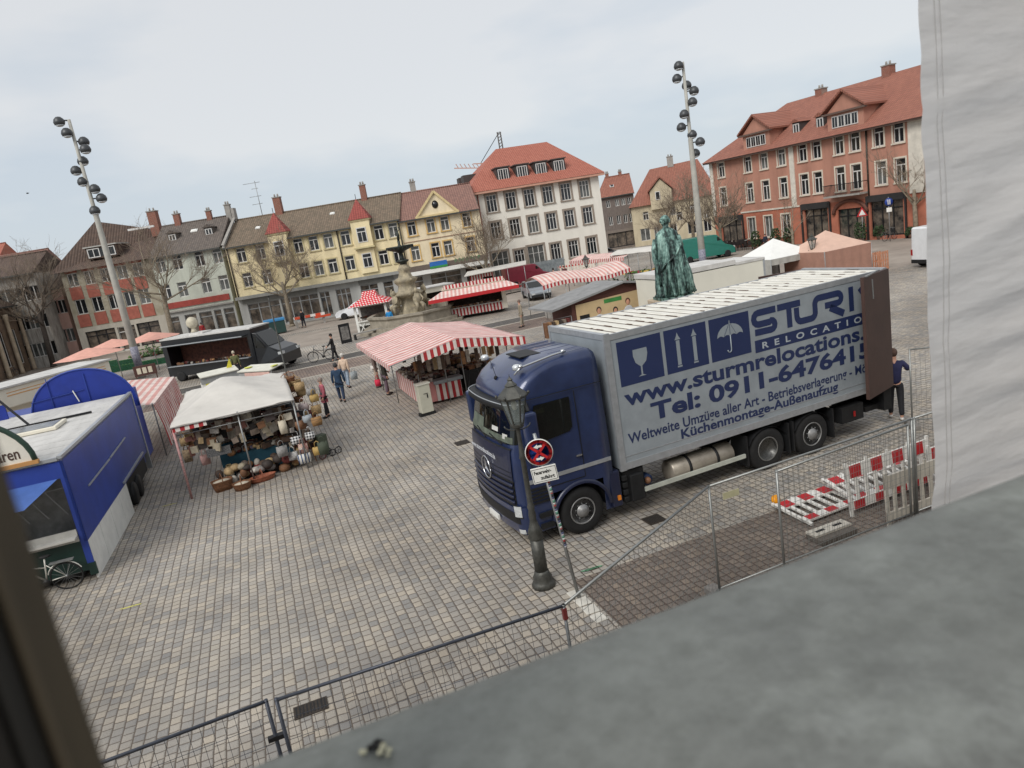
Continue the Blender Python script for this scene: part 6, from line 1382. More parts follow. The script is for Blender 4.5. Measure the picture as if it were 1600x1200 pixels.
b=MB().m(ALU); b.bb(-.08,.02,-.02,LT,3.0,3.07); b.bb(-WT,-.08,-.04,.04,2.97,3.05); b.build('roof_edge',t)
b=MB().m(CREAM); b.bb(-2.6,-1.1,4.0,5.1,3.03,3.13); o2=b.build('roof_hatch',t,bevel=.02); b=MB().m(M('hatch_glass',(120,124,126),.2,var=.3)); b.bb(-2.5,-1.2,4.1,5.0,3.131,3.14); b.build('pane',o2)
b=MB().m(DARK); b.bar((-3.3,5.6,3.06),(-.6,5.75,3.06),.06); b.bar((-3.4,6.8,4.2),(-2.2,5.6,3.05),.05); b.build('roof_strut',t)
# end face towards the viewer
b=MB().m(BLUE2); b.bb(-WT,0,0,.05,2.55,2.96); b.bb(-.14,0,0,.05,.3,2.55); o3=b.build('end_frame',t)
b=MB().m(TGREEN); b.bb(-WT,-.14,.01,.06,.25,1.0); b.bb(-.14,.02,-.01,.05,.12,.42); b.build('green_panel',o3)
b=MB().m(M('counter_white',(186,184,178),.5)); b.bb(-WT,-.15,-.28,.4,1.12,1.16); b.bb(-WT,-.15,-.03,.0,1.0,1.3); b.build('counter',t)
b=MB().m(M('inner_grey',(140,140,136),.8,var=.2,sc=3)); b.bb(-WT,-.15,.7,.75,1.0,2.9); b.bb(-WT,-.15,.05,.7,.98,1.0); b.build('inner_wall',t)
b=MB().m(STEEL)
for k in range(5): b.bar((-.3-.4*k,.3,1.6),(-.7-.4*k,.3,2.4),.02)
b.bar((-2.5,.3,2.2),(-.2,.3,2.25),.02); b.build('gas_strut',t)
b=MB().m(M('light_blue_awning',(72,104,170),.5,var=.08)); b.add([(-WT,0,2.55),(-.2,0,2.55),(-.75,-.75,2.2),(-WT,-.75,2.2)],[(0,1,2,3)],False); b.add([(-.2,0,2.55),(-.75,-.75,2.2),(-.8,-.1,2.15)],[(0,1,2)],False); o4=b.build('awning_flap',t,fix=False)
b=MB().m(CHAS); b.bb(-.9,-.1,5.0,8.2,.35,.94); 
for y in(5.6,6.4): b.lathe([(.33,-.1),(.35,-.06),(.35,.06),(.33,.1)],-.12,y,.35,20,Matrix.Rotation(R(90),4,'Y'))
b.build('axle',t)
b=MB().m(CHAS); b.bb(-WT,-.3,.2,LT,.1,.25); b.build('floor_frame',t)
# arched sign boards standing on the roof edge
def arch(name,label,x0,x1,y,z0,h,mat,rim,parent,rot=0,T2=None):
    b=MB(T2).m(mat); n=20; pts=[((x0+x1)/2-(x1-x0)/2*cos(PI*i/n),y,z0+h*sin(PI*i/n)) for i in range(n+1)]; b.prism(pts,(0,.05,0)); o=b.build(name,parent)
    b=MB(T2).m(rim); b.tube([(p[0],y+.02,p[2]) for p in pts],.06,6); b.build('sign_rim',o); return o
sg=arch('arched_sign','',-4.3,-.48,-.05,3.06,1.35,M('sign_cream',(224,220,208),.5,var=.04),M('sign_green_rim',(36,62,50),.5),t)
b=MB().m(M('wood_bar',(190,140,84),.6,var=.1)); b.bb(-4.1,-.42,-.1,.02,3.02,3.11); b.build('sign_bar',sg)
txt('Backwarenwaren'[-10:] if False else 'enwaren',-1.62,-.74,3.2,3.38,-.06,M('brown_lettering',(70,48,40),.6,var=0),sg,bold=.01)
b=MB().m(M('brown_lettering',(70,48,40),.6,var=0)); b.tube([(-1.4+.09*cos(a)*(1-a/14),-.06,3.68+.11*sin(a)) for a in [i*.4 for i in range(18)]],.006,4); b.m(M('wood_bar',(190,140,84))); b.bar((-2.0,-.06,3.5),(-1.55,-.06,3.5),.02); b.build('sign_scroll',sg)
# white roofed neighbour with big blue half disc flaps
tb=thing('blue_flap_trailer','blue sales trailer with a large upright half round blue roof flap behind the white roof','trailer',(NR.x,NR.y,0),ang)
q0=tb.matrix_world if False else None
b=MB().m(BLUET); n=24; yy=LT+.3; xc,rx_,z0,h_=-1.5,1.6,2.5,1.6; pts=[(xc-rx_*cos(PI*i/n),yy,z0+h_*sin(PI*i/n)**.8) for i in range(n+1)]; b.prism(pts,(0,.05,0)); o=b.build('half_round_flap',tb)
b=MB().m(BLUE2); b.tube([(p[0],yy,p[2]) for p in pts],.03,6); b.bar((-3.0,yy-.03,3.3),(-1.4,yy-.03,3.42),.02); b.bar((-2.4,yy-.03,2.6),(-2.4,yy-.03,4.0),.02); b.bar((-1.3,yy-.03,2.6),(-1.3,yy-.03,3.95),.02); b.m(WHITE); b.bar((-1.72,yy-.05,3.45),(-1.62,yy-.05,3.05),.03); b.build('flap_rib',o)
b=MB().m(BLUET)
for k in range(4): b.bb(-5.2+.42*k,-5.2+.42*k+.38,yy-.6,yy-.52,2.3,3.25-.0+.08*k)
b.build('folded_side',tb); b=MB().m(ALU); b.bar((-5.3,yy-.62,3.2),(-3.6,yy-.62,3.62),.04); b.build('flap_rail',tb)
b=MB().m(BLUE2); b.bb(-7.2,-.3,yy+.1,yy+2.2,.4,2.9); b.build('trailer_body',tb)
b=MB().m(BLUET); b.ball(-5.1,yy+1.0,3.6,.22,.1,.42,12,8); b.build('vent_cover',tb)
ts=thing('arched_board_trailer','trailer with a blue and pale striped arched board at the left picture edge','trailer',(NR.x,NR.y,0),ang)
o=arch('arched_board','',-6.3,-4.3,5.6,2.9,1.6,M('striped_board',(120,140,150),.6,var=.5,sc=2,st=(3,1,.3),c2=(30,60,130)),M('dark_rim',(40,44,60),.5),ts)
b=MB().m(BLUE2); b.bb(-8,-4.3,5.7,8,.3,2.9); b.build('trailer_body',ts)
# cream snack trailer behind
c0,c1=at(-10,612,3.0),at(170,563,3.0); tt_=thing('snack_trailer','cream snack trailer with thin orange stripes behind the blue half round flap','trailer',(c0.x,c0.y,0),math.atan2((c1-c0).y,(c1-c0).x)); L_=(c1-c0).length
b=MB().m(CREAM); b.bb(0,L_,0,2.2,2.1,3.0); b.bb(0,L_,.6,2.2,.4,2.1); o=b.build('trailer_body',tt_,bevel=.05); b=MB().m(M('orange_line',(206,150,84),.6,var=0)); b.bb(.5,L_-.3,-.012,.0,2.62,2.66); b.bb(.5,L_-.3,-.012,.0,2.76,2.79); b.build('stripe',o); b=MB().m(WROOF); b.bb(-.1,L_+.1,-.1,2.3,3.0,3.08); b.build('trailer_roof',tt_)
# --- black food van ---
GREEN_=M('teal_van_paint',(30,112,98),.3,var=.06,coat=.4)
def vanlike(name,label,P,rz,L_,W_,H_,paint,cab='sprinter',group=None,box=False,cat='van',win=True):
    # x forward along the vehicle, origin at the rear left wheel line on the ground
    t=thing(name,label,cat,(P.x,P.y,0),rz,group)
    if cab=='sprinter': prof=[(0,.35),(0,H_*.97),(.1,H_),(L_-2.0,H_),(L_-1.75,H_-.06),(L_-1.0,H_*.56),(L_-.25,H_*.44),(L_-.02,H_*.34),(L_,.3)]
    else: prof=[(0,.3),(.0,H_*.6),(.18,H_*.72),(.6,H_*.98),(1.0,H_),(L_-2.0,H_),(L_-1.15,H_*.66),(L_-.2,H_*.55),(L_-.02,H_*.42),(L_,.28)]
    rings=[]
    for y,ins in((0,.06),(.03,.015),(.10,0),(W_-.10,0),(W_-.03,.015),(W_,.06)):
        rings.append([Vector((min(max(x,ins),L_-ins),y+ (.07 if z>H_*.62 and y<W_/2 else (-.07 if z>H_*.62 else 0)),z-ins if z>1 else z)) for x,z in prof])
    b=MB().m(paint); b.loft(rings,True,True,False); body=b.build('vehicle_body',t,bevel=.02)
    b=MB().m(TGL); i=[p for p in prof if p[1]>H_*.5]; 
    if cab=='sprinter': a_,b__=(L_-1.73,H_-.12),(L_-1.03,H_*.585)
    else: a_,b__=(L_-1.95,H_-.06),(L_-1.2,H_*.685)
    n_=Vector((.02,0,.02)); b.add([Vector((a_[0],.14,a_[1]))+n_,Vector((a_[0],W_-.14,a_[1]))+n_,Vector((b__[0],W_-.1,b__[1]))+n_,Vector((b__[0],.1,b__[1]))+n_],[(0,1,2,3)],False); b.build('windscreen',body,fix=False)
    b=MB().m(TGL)
    for y in(.055,W_-.055):
        s_=-.012 if y<1 else .012
        if cab=='sprinter': b.prism([(L_-1.8,y+s_,H_*.6),(L_-1.15,y+s_,H_*.57),(L_-1.65,y+s_,H_-.28),(L_-1.8,y+s_,H_-.25)],(0,s_,0))
        elif win: b.prism([(.55,y+s_,H_*.68),(L_-1.35,y+s_,H_*.68),(L_-2.05,y+s_,H_-.1),(.95,y+s_,H_-.1)],(0,s_,0))
    b.build('side_window',body)
    r_=.33
    for x in(.85,L_-.85):
        for y,o_ in((.0,-1),(W_,1)):
            b=MB().m(BLACK); M_=Matrix.Rotation(R(90),4,'X'); b.lathe([(.2,-.1),(r_,-.1),(r_,.1),(.2,.1)],x,y+.08*(-o_),r_,20,M_); w_=b.build('wheel',t); b=MB().m(M('wheel_silver',(176,178,178),.35,.6)); b.lathe([(.2,-.02*0-.095),(.12,-.07),(.001,-.09)] if o_>0 else [(.2,.095),(.12,.07),(.001,.09)],x,y+.08*(-o_),r_,14,M_); b.build('rim',w_)
    b=MB().m(LAMPG)
    for y in(.08,W_-.38): b.bb(L_-.3,L_+.005,y,y+.3,H_*.33,H_*.42) 
    b.build('headlight',body); b=MB().m(CHAS); b.bb(L_-.05,L_+.03,.05,W_-.05,.28,.5); b.bb(-.03,.05,.05,W_-.05,.28,.5); b.build('bumper',body); b=MB().m(REDL)
    for y in(.02,W_-.14): b.bb(-.02,.03,y,y+.12,.75,1.1)
    b.build('tail_light',body); return t
BVAN=M('black_van_paint',(26,28,32),.35,.1,var=.1,coat=.4)
p=at(268,598); p1=at(447,577); dv=(p1-p); rz=math.atan2(dv.y,dv.x)
Lv=dv.length
vt=vanlike('food_van','black food van with open serving hatch and white roof','van' if False else None,0,1,1,1,BVAN) if False else None
t=thing('food_van','black food van with open serving hatch and white roof','van',(p.x,p.y,0),rz)
Lb_=Lv-1.9
b=MB().m(BVAN); b.bb(0,Lb_,0,2.1,1.0-.65,1.05); b.bb(0,Lb_,0,2.1,2.3,2.75); b.bb(0,.35,0,2.1,1.05,2.3); b.bb(Lb_-.3,Lb_,0,2.1,1.05,2.3); b.bb(.35,Lb_-.3,1.9,2.1,1.05,2.3); body=b.build('van_body',t)
b=MB().m(M('van_interior',(90,52,40),.8,var=.4,sc=5)); b.bb(.36,Lb_-.31,1.2,1.25,1.06,2.28); b.build('inner_wall',t); b=MB(); r=random.Random(8); merch(b,.5,Lb_-.5,.15,.5,1.07,60,EARTH,r,(.05,.12)); o=b.build('wares',t); o['kind']='stuff'
b=MB().m(WROOF); b.bb(-.05,Lb_+.05,-.02,2.14,2.76,2.84); b.bb(1.9,2.9,.5,1.4,2.84,2.95); b.build('van_roof',t); b=MB().m(BVAN); b.bb(.3,Lb_-.25,-.55,-.02,2.42,2.46); b.build('serving_flap',t); b=MB().m(ALU); b.bb(.3,Lb_-.25,-.58,-.551,2.41,2.47); b.bb(.3,Lb_-.3,-.32,-.01,1.03,1.07); b.build('flap_edge',t)
b=MB().m(BVAN); prof=[(Lb_,.35),(Lb_,2.5),(Lb_+.25,2.45),(Lb_+.95,1.55),(Lb_+1.7,1.25),(Lb_+1.88,.95),(Lb_+1.9,.35)]
b.loft([[Vector((x,y+(i_ if z>1.4 else 0),z)) for x,z in prof] for y,i_ in((.0,.1),(.08,.08),(2.02,-.08),(2.1,-.1))],True,True,False); cb=b.build('van_cab',t,bevel=.04)
b=MB().m(TGL); b.prism([(Lb_+.1,.07,1.55),(Lb_+.8,.05,1.5),(Lb_+.3,.1,2.2),(Lb_+.1,.1,2.25)],(0,-.02,0)); b.build('side_window',cb); b=MB().m(TGL); b.add([(Lb_+.3,.2,2.42),(Lb_+.3,1.9,2.42),(Lb_+.98,2.0,1.58),(Lb_+.98,.1,1.58)],[(0,1,2,3)],False); b.build('windscreen',cb,fix=False)
b=MB().m(LAMPG); b.bb(Lb_+1.6,Lb_+1.9,-.01,.3,.98,1.14); b.bb(Lb_+1.6,Lb_+1.9,1.8,2.11,.98,1.14); b.build('headlight',cb)
for x in(.9,Lb_+1.1):
    for y in(.08,2.02):
        b=MB().m(BLACK); b.lathe([(.2,-.12),(.34,-.12),(.34,.12),(.2,.12)],x,y,.34,20,Matrix.Rotation(R(90),4,'X')); w_=b.build('wheel',t); b=MB().m(M('wheel_silver',(176,178,178))); b.lathe([(.2,.11),(.12,.09),(.001,.11)],x,y-.0,.34,14,Matrix.Rotation(R(90),4,'X')); b.build('rim',w_)
q=C0+ray(305,520)*((p.length+.5)/1.0*.97); t=thing('cloth_wrapped_figure','round white wrapped ball on a stand above the black food van roof','figure',tuple(LBq) if False else (p.x+cos(rz)*1.9-sin(rz)*1.0,p.y+sin(rz)*1.9+cos(rz)*1.0,2.96),rz); b=MB().m(M('old_ivory',(190,182,162),.7,var=.12,sc=4)); b.ball(0,0,.62,.36,.36,.38,14,10,.03); b.lathe([(.22,0),(.14,.15),(.1,.3)],n=12); b.build('ball',t)
# white vending tables in front of the van
for (q0,q1,lb,s_) in (((312,590),(372,576),'white low market table with sloping top and yellow flag between van and canopy',0),((372,580),(423,577),'white low market counter with yellow blobs and red lettering behind the canopy',1)):
    a_,b_=at(*q0,1.35),at(*q1,1.35); t=thing('market_counter',lb,'counter',(a_.x,a_.y,0),math.atan2((b_-a_).y,(b_-a_).x)); L_=(b_-a_).length
    b=MB().m(M('cream_top',(210,208,196),.6,var=.08)); b.box(L_/2,.4,1.38,L_,1.0,.05,0,R(8)); b.build('counter_top',t); b=MB().m(GREYFR); b.bb(0,L_,0,.04,.95,1.28); b.m(WHITE); b.bb(.05,L_-.05,.02,.8,.2,.95); fr=b.build('counter_body',t)
    if s_: 
        b=MB().m(M('pink_board',(206,170,160),.6)); b.bb(.5,L_-.1,-.06,-.02,1.0,1.24); o=b.build('sign_board',t); txt('HONIGMANN',.56,L_-.15,1.06,1.18,-.065,M('red_lettering',(170,60,56),.6,var=0),o) if False else None
        b=MB().m(M('lemon_patch',(206,208,90),.6,var=.2)); b.ball(.35,.4,1.44,.25,.2,.03); b.ball(L_-.15,.4,1.46,.14,.25,.03); b.build('yellow_patch',t)
    else:
        b=MB().m(M('yellow_flag',(206,196,60),.6,var=.15)); b.prism([(L_*.75,.5,1.45),(L_*.75+.25,.5,1.95),(L_*.75+.3,.5,1.45)],(0,.02,0)); b.prism([(.2,-.06,.75),(.5,-.06,.75),(.5,-.06,.95),(.2,-.06,.95)],(0,.02,0)); b.build('yellow_sign',t)
# --- polka roof kiosk ---
pol,N,bi=newmat('polka_roof',.7); v_,xyz=N.obj(); X_=N.k('DIVIDE',N.k('ADD',xyz[0],N.k('MULTIPLY',xyz[1],.7)),.22); Z_=N.k('DIVIDE',xyz[2],.13)
dx=N.k('SUBTRACT',N.k('FRACT',N.k('ADD',X_,N.k('MULTIPLY',N.k('FLOOR',Z_),.5))),.5); dz=N.k('SUBTRACT',N.k('FRACT',Z_),.5); dd=N.k('SQRT',N.k('ADD',N.k('MULTIPLY',dx,dx),N.k('MULTIPLY',dz,dz)))
N.t.links.new(N.mix(N.k('LESS_THAN',dd,.27),lin((196,44,56)),lin((232,226,220))),bi['Base Color'])
a_,b_=at(562,521),at(609,513); t=thing('market_kiosk','small white market kiosk with red and white polka dot peaked roof','kiosk',(a_.x,a_.y,0),math.atan2((b_-a_).y,(b_-a_).x)); L_=(b_-a_).length
b=MB().m(WHITE)
for x,y in((0,0),(L_,0),(L_,2.2),(0,2.2)): b.bb(x-.09,x+.09,y-.09,y+.09,0,2.1)
b.bb(0,L_,-.06,.06,2.0,2.15); b.bb(0,L_,2.14,2.26,2.0,2.15); b.bb(-.06,.06,.1,2.1,2.0,2.15); b.bb(.1,L_-.1,-.25,.2,.86,.93); b.bb(.1,L_-.1,-.06,-.02,.55,.85); b.build('kiosk_frame',t)
b=MB().m(WHITE)
for k in range(3): x=L_*(k+.5)/3; b.bar((x-.25,-.1,.05),(x+.25,-.1,.85),.06); b.bar((x+.25,-.12,.05),(x-.25,-.12,.85),.06)
b.bb(0,L_,-.08,.0,.0,.06); b.build('trestle',t)
b=MB().m(M('kiosk_back',(110,108,104),.8,var=.3,sc=4)); b.bb(.1,L_-.1,2.0,2.1,.1,2.0); b.bb(.1,L_-.1,.1,.15,.1,.86); b.build('back_wall',t); b=MB(); r=random.Random(4); merch(b,.15,L_-.15,-.2,.15,.93,50,GREYW,r,(.04,.09)); merch(b,.15,L_-.15,1.2,1.9,1.0,30,EARTH,r,(.06,.12)); o=b.build('wares',t); o['kind']='stuff'
b=MB().m(pol); m=.45; E0_=[(-m,-m,2.12),(L_+m,-m,2.12),(L_+m,2.2+m,2.12),(-m,2.2+m,2.12)]; k_=.55; E1=[(k_,k_,2.65),(L_-k_,k_,2.65),(L_-k_,2.2-k_,2.65),(k_,2.2-k_,2.65)]; k2_=.8; E2=[(k2_-.1,k2_,3.1),(L_-k2_+.1,k2_,3.1),(L_-k2_+.1,2.2-k2_,3.1),(k2_-.1,2.2-k2_,3.1)]; b.add(E0_+E1+E2,[(0,1,5,4),(1,2,6,5),(2,3,7,6),(3,0,4,7),(4,5,9,8),(5,6,10,9),(6,7,11,10),(7,4,8,11),(8,9,10,11)],False); b.build('kiosk_roof',t)
# --- white trailer and red trailer stall beside the fountain ---
def hatchtrailer(name,label,q0,q1,H_,D_,wall,roofm,skirt,canopy=None,ins=.15,roof2=None,open_=(.15,.85),zc=1.0,zt=2.05,fringe=None,txt_=None):
    a_,b_=at(*q0),at(*q1); L_=(b_-a_).length; t=thing(name,label,'market stall',(a_.x,a_.y,0),math.atan2((b_-a_).y,(b_-a_).x))
    x0,x1=L_*open_[0],L_*open_[1]
    b=MB().m(wall); b.bb(0,x0,0,D_,.3,H_); b.bb(x1,L_,0,D_,.3,H_); b.bb(x0,x1,0,D_,zt,H_); b.bb(x0,x1,D_-.06,D_,.3,zt); b.m(skirt); b.bb(x0,x1,-.02,.1,.25,zc); b.bb(-.02,x0,-.03,-.001,.25,.9) if skirt is not wall else None; b.build('stall_body',t)
    b=MB().m(M('stall_interior',(70,60,54),.8,var=.4,sc=5)); b.bb(x0,x1,D_*.6,D_*.6+.05,zc,zt); b.build('inner_wall',t)
    b=MB().m(M('counter_metal',(176,174,170),.4,.3)); b.bb(x0,x1,-.25,.45,zc,zc+.06); b.build('counter',t)
    b=MB(); r=random.Random(int(a_.x*10)); merch(b,x0+.1,x1-.1,-.1,.5,zc+.06,90,VEG if wall is RW else EARTH,r,(.04,.11)); o=b.build('wares',t); o['kind']='stuff'
    b=MB().m(roofm); b.bb(-.08,L_+.08,-.08,D_+.08,H_,H_+.07); b.build('stall_roof',t)
    b=MB().m(CHAS); b.bb(.3,L_-.3,.2,D_-.2,.12,.3); b.build('floor_frame',t); return t,L_
hatchtrailer('market_trailer','white market trailer with open dark hatch left of the red trailer stall',(656,500),(716,487),2.4,2.2,CREAM,WROOF,CREAM,open_=(.2,.97),zc=1.05,zt=2.0)
t,L_=hatchtrailer('red_market_trailer','red and white striped market trailer with fringed roof awning below the fountain',(700,502),(795,486),2.35,2.3,CREAM,M('beige_roof',(196,184,166),.7,var=.06),RW,open_=(.05,.93),zc=.85,zt=1.95)
b=MB().m(PK); b.add([(-1.1,-1.5,1.9),(L_+1.0,-1.3,2.0),(L_+.2,-.1,2.35),(-.1,-.1,2.3)],[(0,1,2,3)],False); b.m(RED); b.add([(-1.1,-1.5,1.9),(L_+1.0,-1.3,2.0),(L_+1.0,-1.32,1.74),(-1.1,-1.52,1.64)],[(0,1,2,3)],False); b.add([(L_+1.0,-1.3,2.0),(L_+1.2,1.2,2.1),(L_+1.2,1.2,1.8),(L_+1.0,-1.32,1.74)],[(0,1,2,3)],False); o=b.build('awning',t,fix=False)
b=MB().m(RW); b.add([(.1,-.09,2.42),(L_,-.09,2.42),(L_,-.09,2.72),(.1,-.09,2.72)],[(0,1,2,3)],False); b.build('roof_fringe',t,fix=False)
wl=M('white_lettering',(206,210,216),.5,var=0)
# striped small stall with flat roof, maroon van, silver car
a_,b_=at(742,466,0),at(775,460,0)
t,L_=hatchtrailer('striped_booth','small red striped booth with a white flat roof behind the red trailer stall',(740,468),(776,462),2.3,2.0,RW,WROOF,RW,open_=(.55,.97),zc=.9,zt=1.95)
b=MB().m(CANV); b.add([(-.5,-.6,2.35),(L_+3.2,-.6,2.55),(L_+3.4,1.8,2.75),(-.2,1.8,2.6)],[(0,1,2,3)],False); o=b.build('awning',t,fix=False); md=o.modifiers.new('t','SOLIDIFY'); md.thickness=.06
b=MB().m(GALV)
for x in(L_+3.0,L_+1.4): b.tube([(x,-.5,0),(x,-.5,2.5)],.03,6)
b.build('awning_pole',t)
MAR=M('maroon_paint',(122,32,50),.35,.1,var=.08,coat=.4); SLV=M('silver_car_paint',(150,156,162),.3,.4,var=.05,coat=.4); WCAR=M('white_car_paint',(216,218,220),.3,var=.04,coat=.3)
q=at(795,452); vanlike('maroon_van','maroon van parked behind the market booths before the white hall',q,AX+R(-4),5.0,1.95,2.1,MAR)
q=at(814,474); vanlike('silver_car','silver grey car parked between the red trailer stall and striped awning',q+Vector((.3,4.1,0)),R(-82),4.3,1.75,1.48,SLV,'car',cat='car')
q=at(531,501); vanlike('white_car','white car partly hidden behind the polka dot kiosk',q+Vector((4.3,.3,0))+DY*1.8,R(184),4.2,1.75,1.5,WCAR,'car',cat='car')
q=at(1066,414); vanlike('teal_van','teal green van parked behind the right light mast',q,AX+R(-10),5.6,2.0,2.3,GREEN_)
q=at(1434,427)+DX*1.7; vanlike('white_van','white van half hidden by the tarpaulin at the right',q,AX+R(-2),5.2,1.95,2.4,WCAR)
q=at(985,408); vanlike('grey_car','small grey car behind the far white market roof',q+DY*9,AX,4.2,1.75,1.45,SLV,'car',cat='car')
# --- striped awning stall and wooden hut ---
a_,b_=at(848,447,2.25),at(985,420,2.25); d=(b_-a_); t=thing('awning_stall','market stall under a long wavy red striped awning behind the wooden hut','market stall',(a_.x,a_.y,0),math.atan2(d.y,d.x)); L_=d.length
b=MB().m(PK); v=[];f=[];nx,ny=40,10
for j in range(ny+1):
    for i in range(nx+1): u=i/nx; w_=j/ny; v.append((L_*u,3.4*w_,2.25+.5*sin(PI*w_*.9)+.12*sin(u*7)+wav(u*9,w_*3,.05)))
for j in range(ny):
    for i in range(nx): a=j*(nx+1)+i; f.append((a,a+1,a+nx+2,a+nx+1))
b.add(v,f,True); b.build('awning',t,fix=False)
b=MB().m(RW); valance(b,(0,0,2.25),(L_,0,2.25),.28,40,top=lambda a:2.25+.12*sin(a*7)); b.build('valance',t,fix=False)
b=MB().m(GALV)
for k in range(5):
    for y in(.1,3.2): b.tube([(L_*k/4*.98+.05,y,0),(L_*k/4*.98+.05,y,2.3)],.025,6)
b.build('stall_frame',t); b=MB().m(GREYST); b.bb(.4,L_-.4,.4,1.4,.0,.85); o=b.build('stall_table',t); b=MB(); r=random.Random(6); merch(b,.5,L_-.5,.5,1.3,.85,120,VEG,r,(.06,.14)); o=b.build('wares',t); o['kind']='stuff'
WOODR=M('red_brown_boards',(92,56,48),.8,var=.2,sc=3,st=(.4,1,8)); FELT=M('grey_roof_felt',(136,136,136),.9,var=.12,sc=2)
H0,H1=at(905,480,1.55),at(1032,452,1.55)
p0=C0+ray(892,472)*34.5; p1=C0+ray(1034,442)*36.5; d=Vector((p1.x-p0.x,p1.y-p0.y,0)); t=thing('wooden_hut','red brown wooden market hut with grey gable roof and a banner left of the statue','hut',(p0.x,p0.y,0),math.atan2(d.y,d.x)); L_=d.length
ze=pix_h=2.25
def zat(P,v):
    return min([i*.02 for i in range(0,4000)],key=lambda z:abs(pix(Vector((P.x,P.y,z)))[1]-v))
Wt=t.matrix_world; 
def lw(x,y=0): c,s=cos(t.rotation_euler.z),sin(t.rotation_euler.z); return Vector((p0.x+x*c-y*s,p0.y+x*s+y*c,0))
zl=zat(lw(0),472); zr_=zat(lw(L_),442); zm_=zat(lw(L_*.55),443)
b=MB().m(WOODR); b.prism([(0,0,0),(L_,0,0),(L_,0,zr_),(L_*.55,0,zm_),(0,0,zl)],(0,2.2,0)); hut=b.build('hut_walls',t)
b=MB().m(FELT); b.prism([(-1.2,-.25,zl-.26),(L_*.55,-.25,zm_+.03),(L_+.4,-.25,zr_-.05),(L_+.4,-.25,zr_+.03),(L_*.55,-.25,zm_+.12),(-1.2,-.25,zl-.16)],(0,2.7,0)); b.build('hut_roof',t)
b=MB().m(M('banner_tan',(196,172,132),.7,var=.06,sc=2)); x0b,x1b=.2,L_*.80; zb1=zl-.30; b.bb(x0b,x1b,-.05,-.01,.6,zb1+.1); b.add([(x0b,-.05,zb1+.1),(x1b,-.05,zb1+.1),(x1b,-.05,zb1+.22)],[(0,1,2)],False); ban=b.build('banner',t,fix=False)
b=MB().m(M('banner_green',(60,130,64),.6)); b.bb(x1b*.42,x1b*.66,-.056,-.051,zb1-.12,zb1+.08); b.build('green_logo',ban)
for k,(x,hc) in enumerate(((x1b*.34,(70,56,48)),(x1b*.56,(40,34,32)),(x1b*.74,(90,60,44)))):
    zz=zb1-.42-(.18 if k==1 else 0)+(.12 if k==2 else 0)
    b=MB().m(M('banner_hair_%d'%k,hc,.8)); b.ball(x,-.05,zz+.05,.15,.012,.17,12,8); b.m(M('banner_skin',(196,146,120),.7)); b.ball(x,-.055,zz,.11,.014,.145,12,8); b.m(M('banner_shirt',(196,198,202),.8,var=.1)); b.ball(x,-.05,zz-.42,.27,.012,.26,14,8); b.build('printed_portrait',ban)
b=MB().m(DARK); b.bb(x0b+.15,x0b+.7,-.055,-.051,.6,zb1-.45); b.build('dark_panel',ban)
b=MB().m(M('door_brown',(134,104,92),.7,var=.06)); b.bb(L_*.82,L_*.94,-.04,-.005,.1,zr_-.42); b.build('door',t)
q=lw(-1.2,-.2); t2=thing('clothes_rail','rail with hanging clothes and a green sign in front of the hut','rail',(q.x,q.y,0),t.rotation_euler.z); b=MB().m(GALV); b.tube([(-.6,0,0),(-.6,0,1.7),(1.0,0,1.7),(1.0,0,0)],.02,6); b.build('rail_frame',t2)
r=random.Random(2)
for k in range(7): b=MB().m(EARTH[k%8]); x=-.5+.2*k; b.bb(x,x+.12,-.15,.15,.7+r.random()*.2,1.62); b.build('garment',t2)
# white box trailer and far market roofs
a_,b_=at(1030,437,2.9),at(1193,404,2.9); d=b_-a_; t=thing('white_box_trailer','long plain white sales trailer behind the truck and statue','trailer',(a_.x,a_.y,0),math.atan2(d.y,d.x)); L_=d.length
b=MB().m(M('trailer_white',(216,213,200),.55,var=.04,sc=.6)); b.bb(0,L_,0,2.3,.5,2.86); o=b.build('trailer_body',t,bevel=.03); b=MB().m(WROOF); b.bb(-.05,L_*.72,-.03,2.35,2.9,3.12); b.bb(L_*.72,L_+.05,-.03,2.35,2.86,2.98); b.build('trailer_roof',t); b=MB().m(ALU); b.bb(L_-.06,L_+.04,-.03,.03,.5,2.9); b.bb(-.03,.04,-.03,.03,.5,2.9); b.build('corner_post',o); b=MB().m(CHAS); b.bb(.5,L_-.5,.3,2,.2,.5); b.build('axle',t)
def flatroof(q0,q1,z,D_,mat,label,name='market_stall',sag=.1,wares=VEG,pole=True,val=RW):
    a_,b_=at(*q0,z),at(*q1,z); d=b_-a_; t=thing(name,label,'market stall',(a_.x,a_.y,0),math.atan2(d.y,d.x)); L_=d.length
    b=MB().m(mat); v=[];f=[];nx,ny=20,6
    for j in range(ny+1):
        for i in range(nx+1): u=i/nx;w_=j/ny; v.append((L_*u,D_*w_,z+sag*3*sin(PI*w_)+wav(u*6,w_*3,.05)))
    for j in range(ny):
        for i in range(nx): a=j*(nx+1)+i; f.append((a,a+1,a+nx+2,a+nx+1))
    b.add(v,f,True); b.build('awning',t,fix=False)
    if val: b=MB().m(val); valance(b,(0,0,z),(L_,0,z),.3,30); b.build('valance',t,fix=False)
    b=MB().m(GALV)
    for x in(.05,L_/2,L_-.05):
        for y in(.1,D_-.1): b.tube([(x,y,0),(x,y,z)],.03,6)
    b.build('stall_frame',t); b=MB().m(GREYST); b.bb(.2,L_-.2,.3,1.2,0,.8); b.build('stall_table',t); b=MB(); r=random.Random(int(L_*7)); merch(b,.2,L_-.2,.3,1.2,.8,70,wares,r,(.08,.18)); o=b.build('wares',t); o['kind']='stuff'; return t
flatroof((890,408),(975,402),2.3,3,PK,'far market stall with faded orange pink awning below the bare tree')
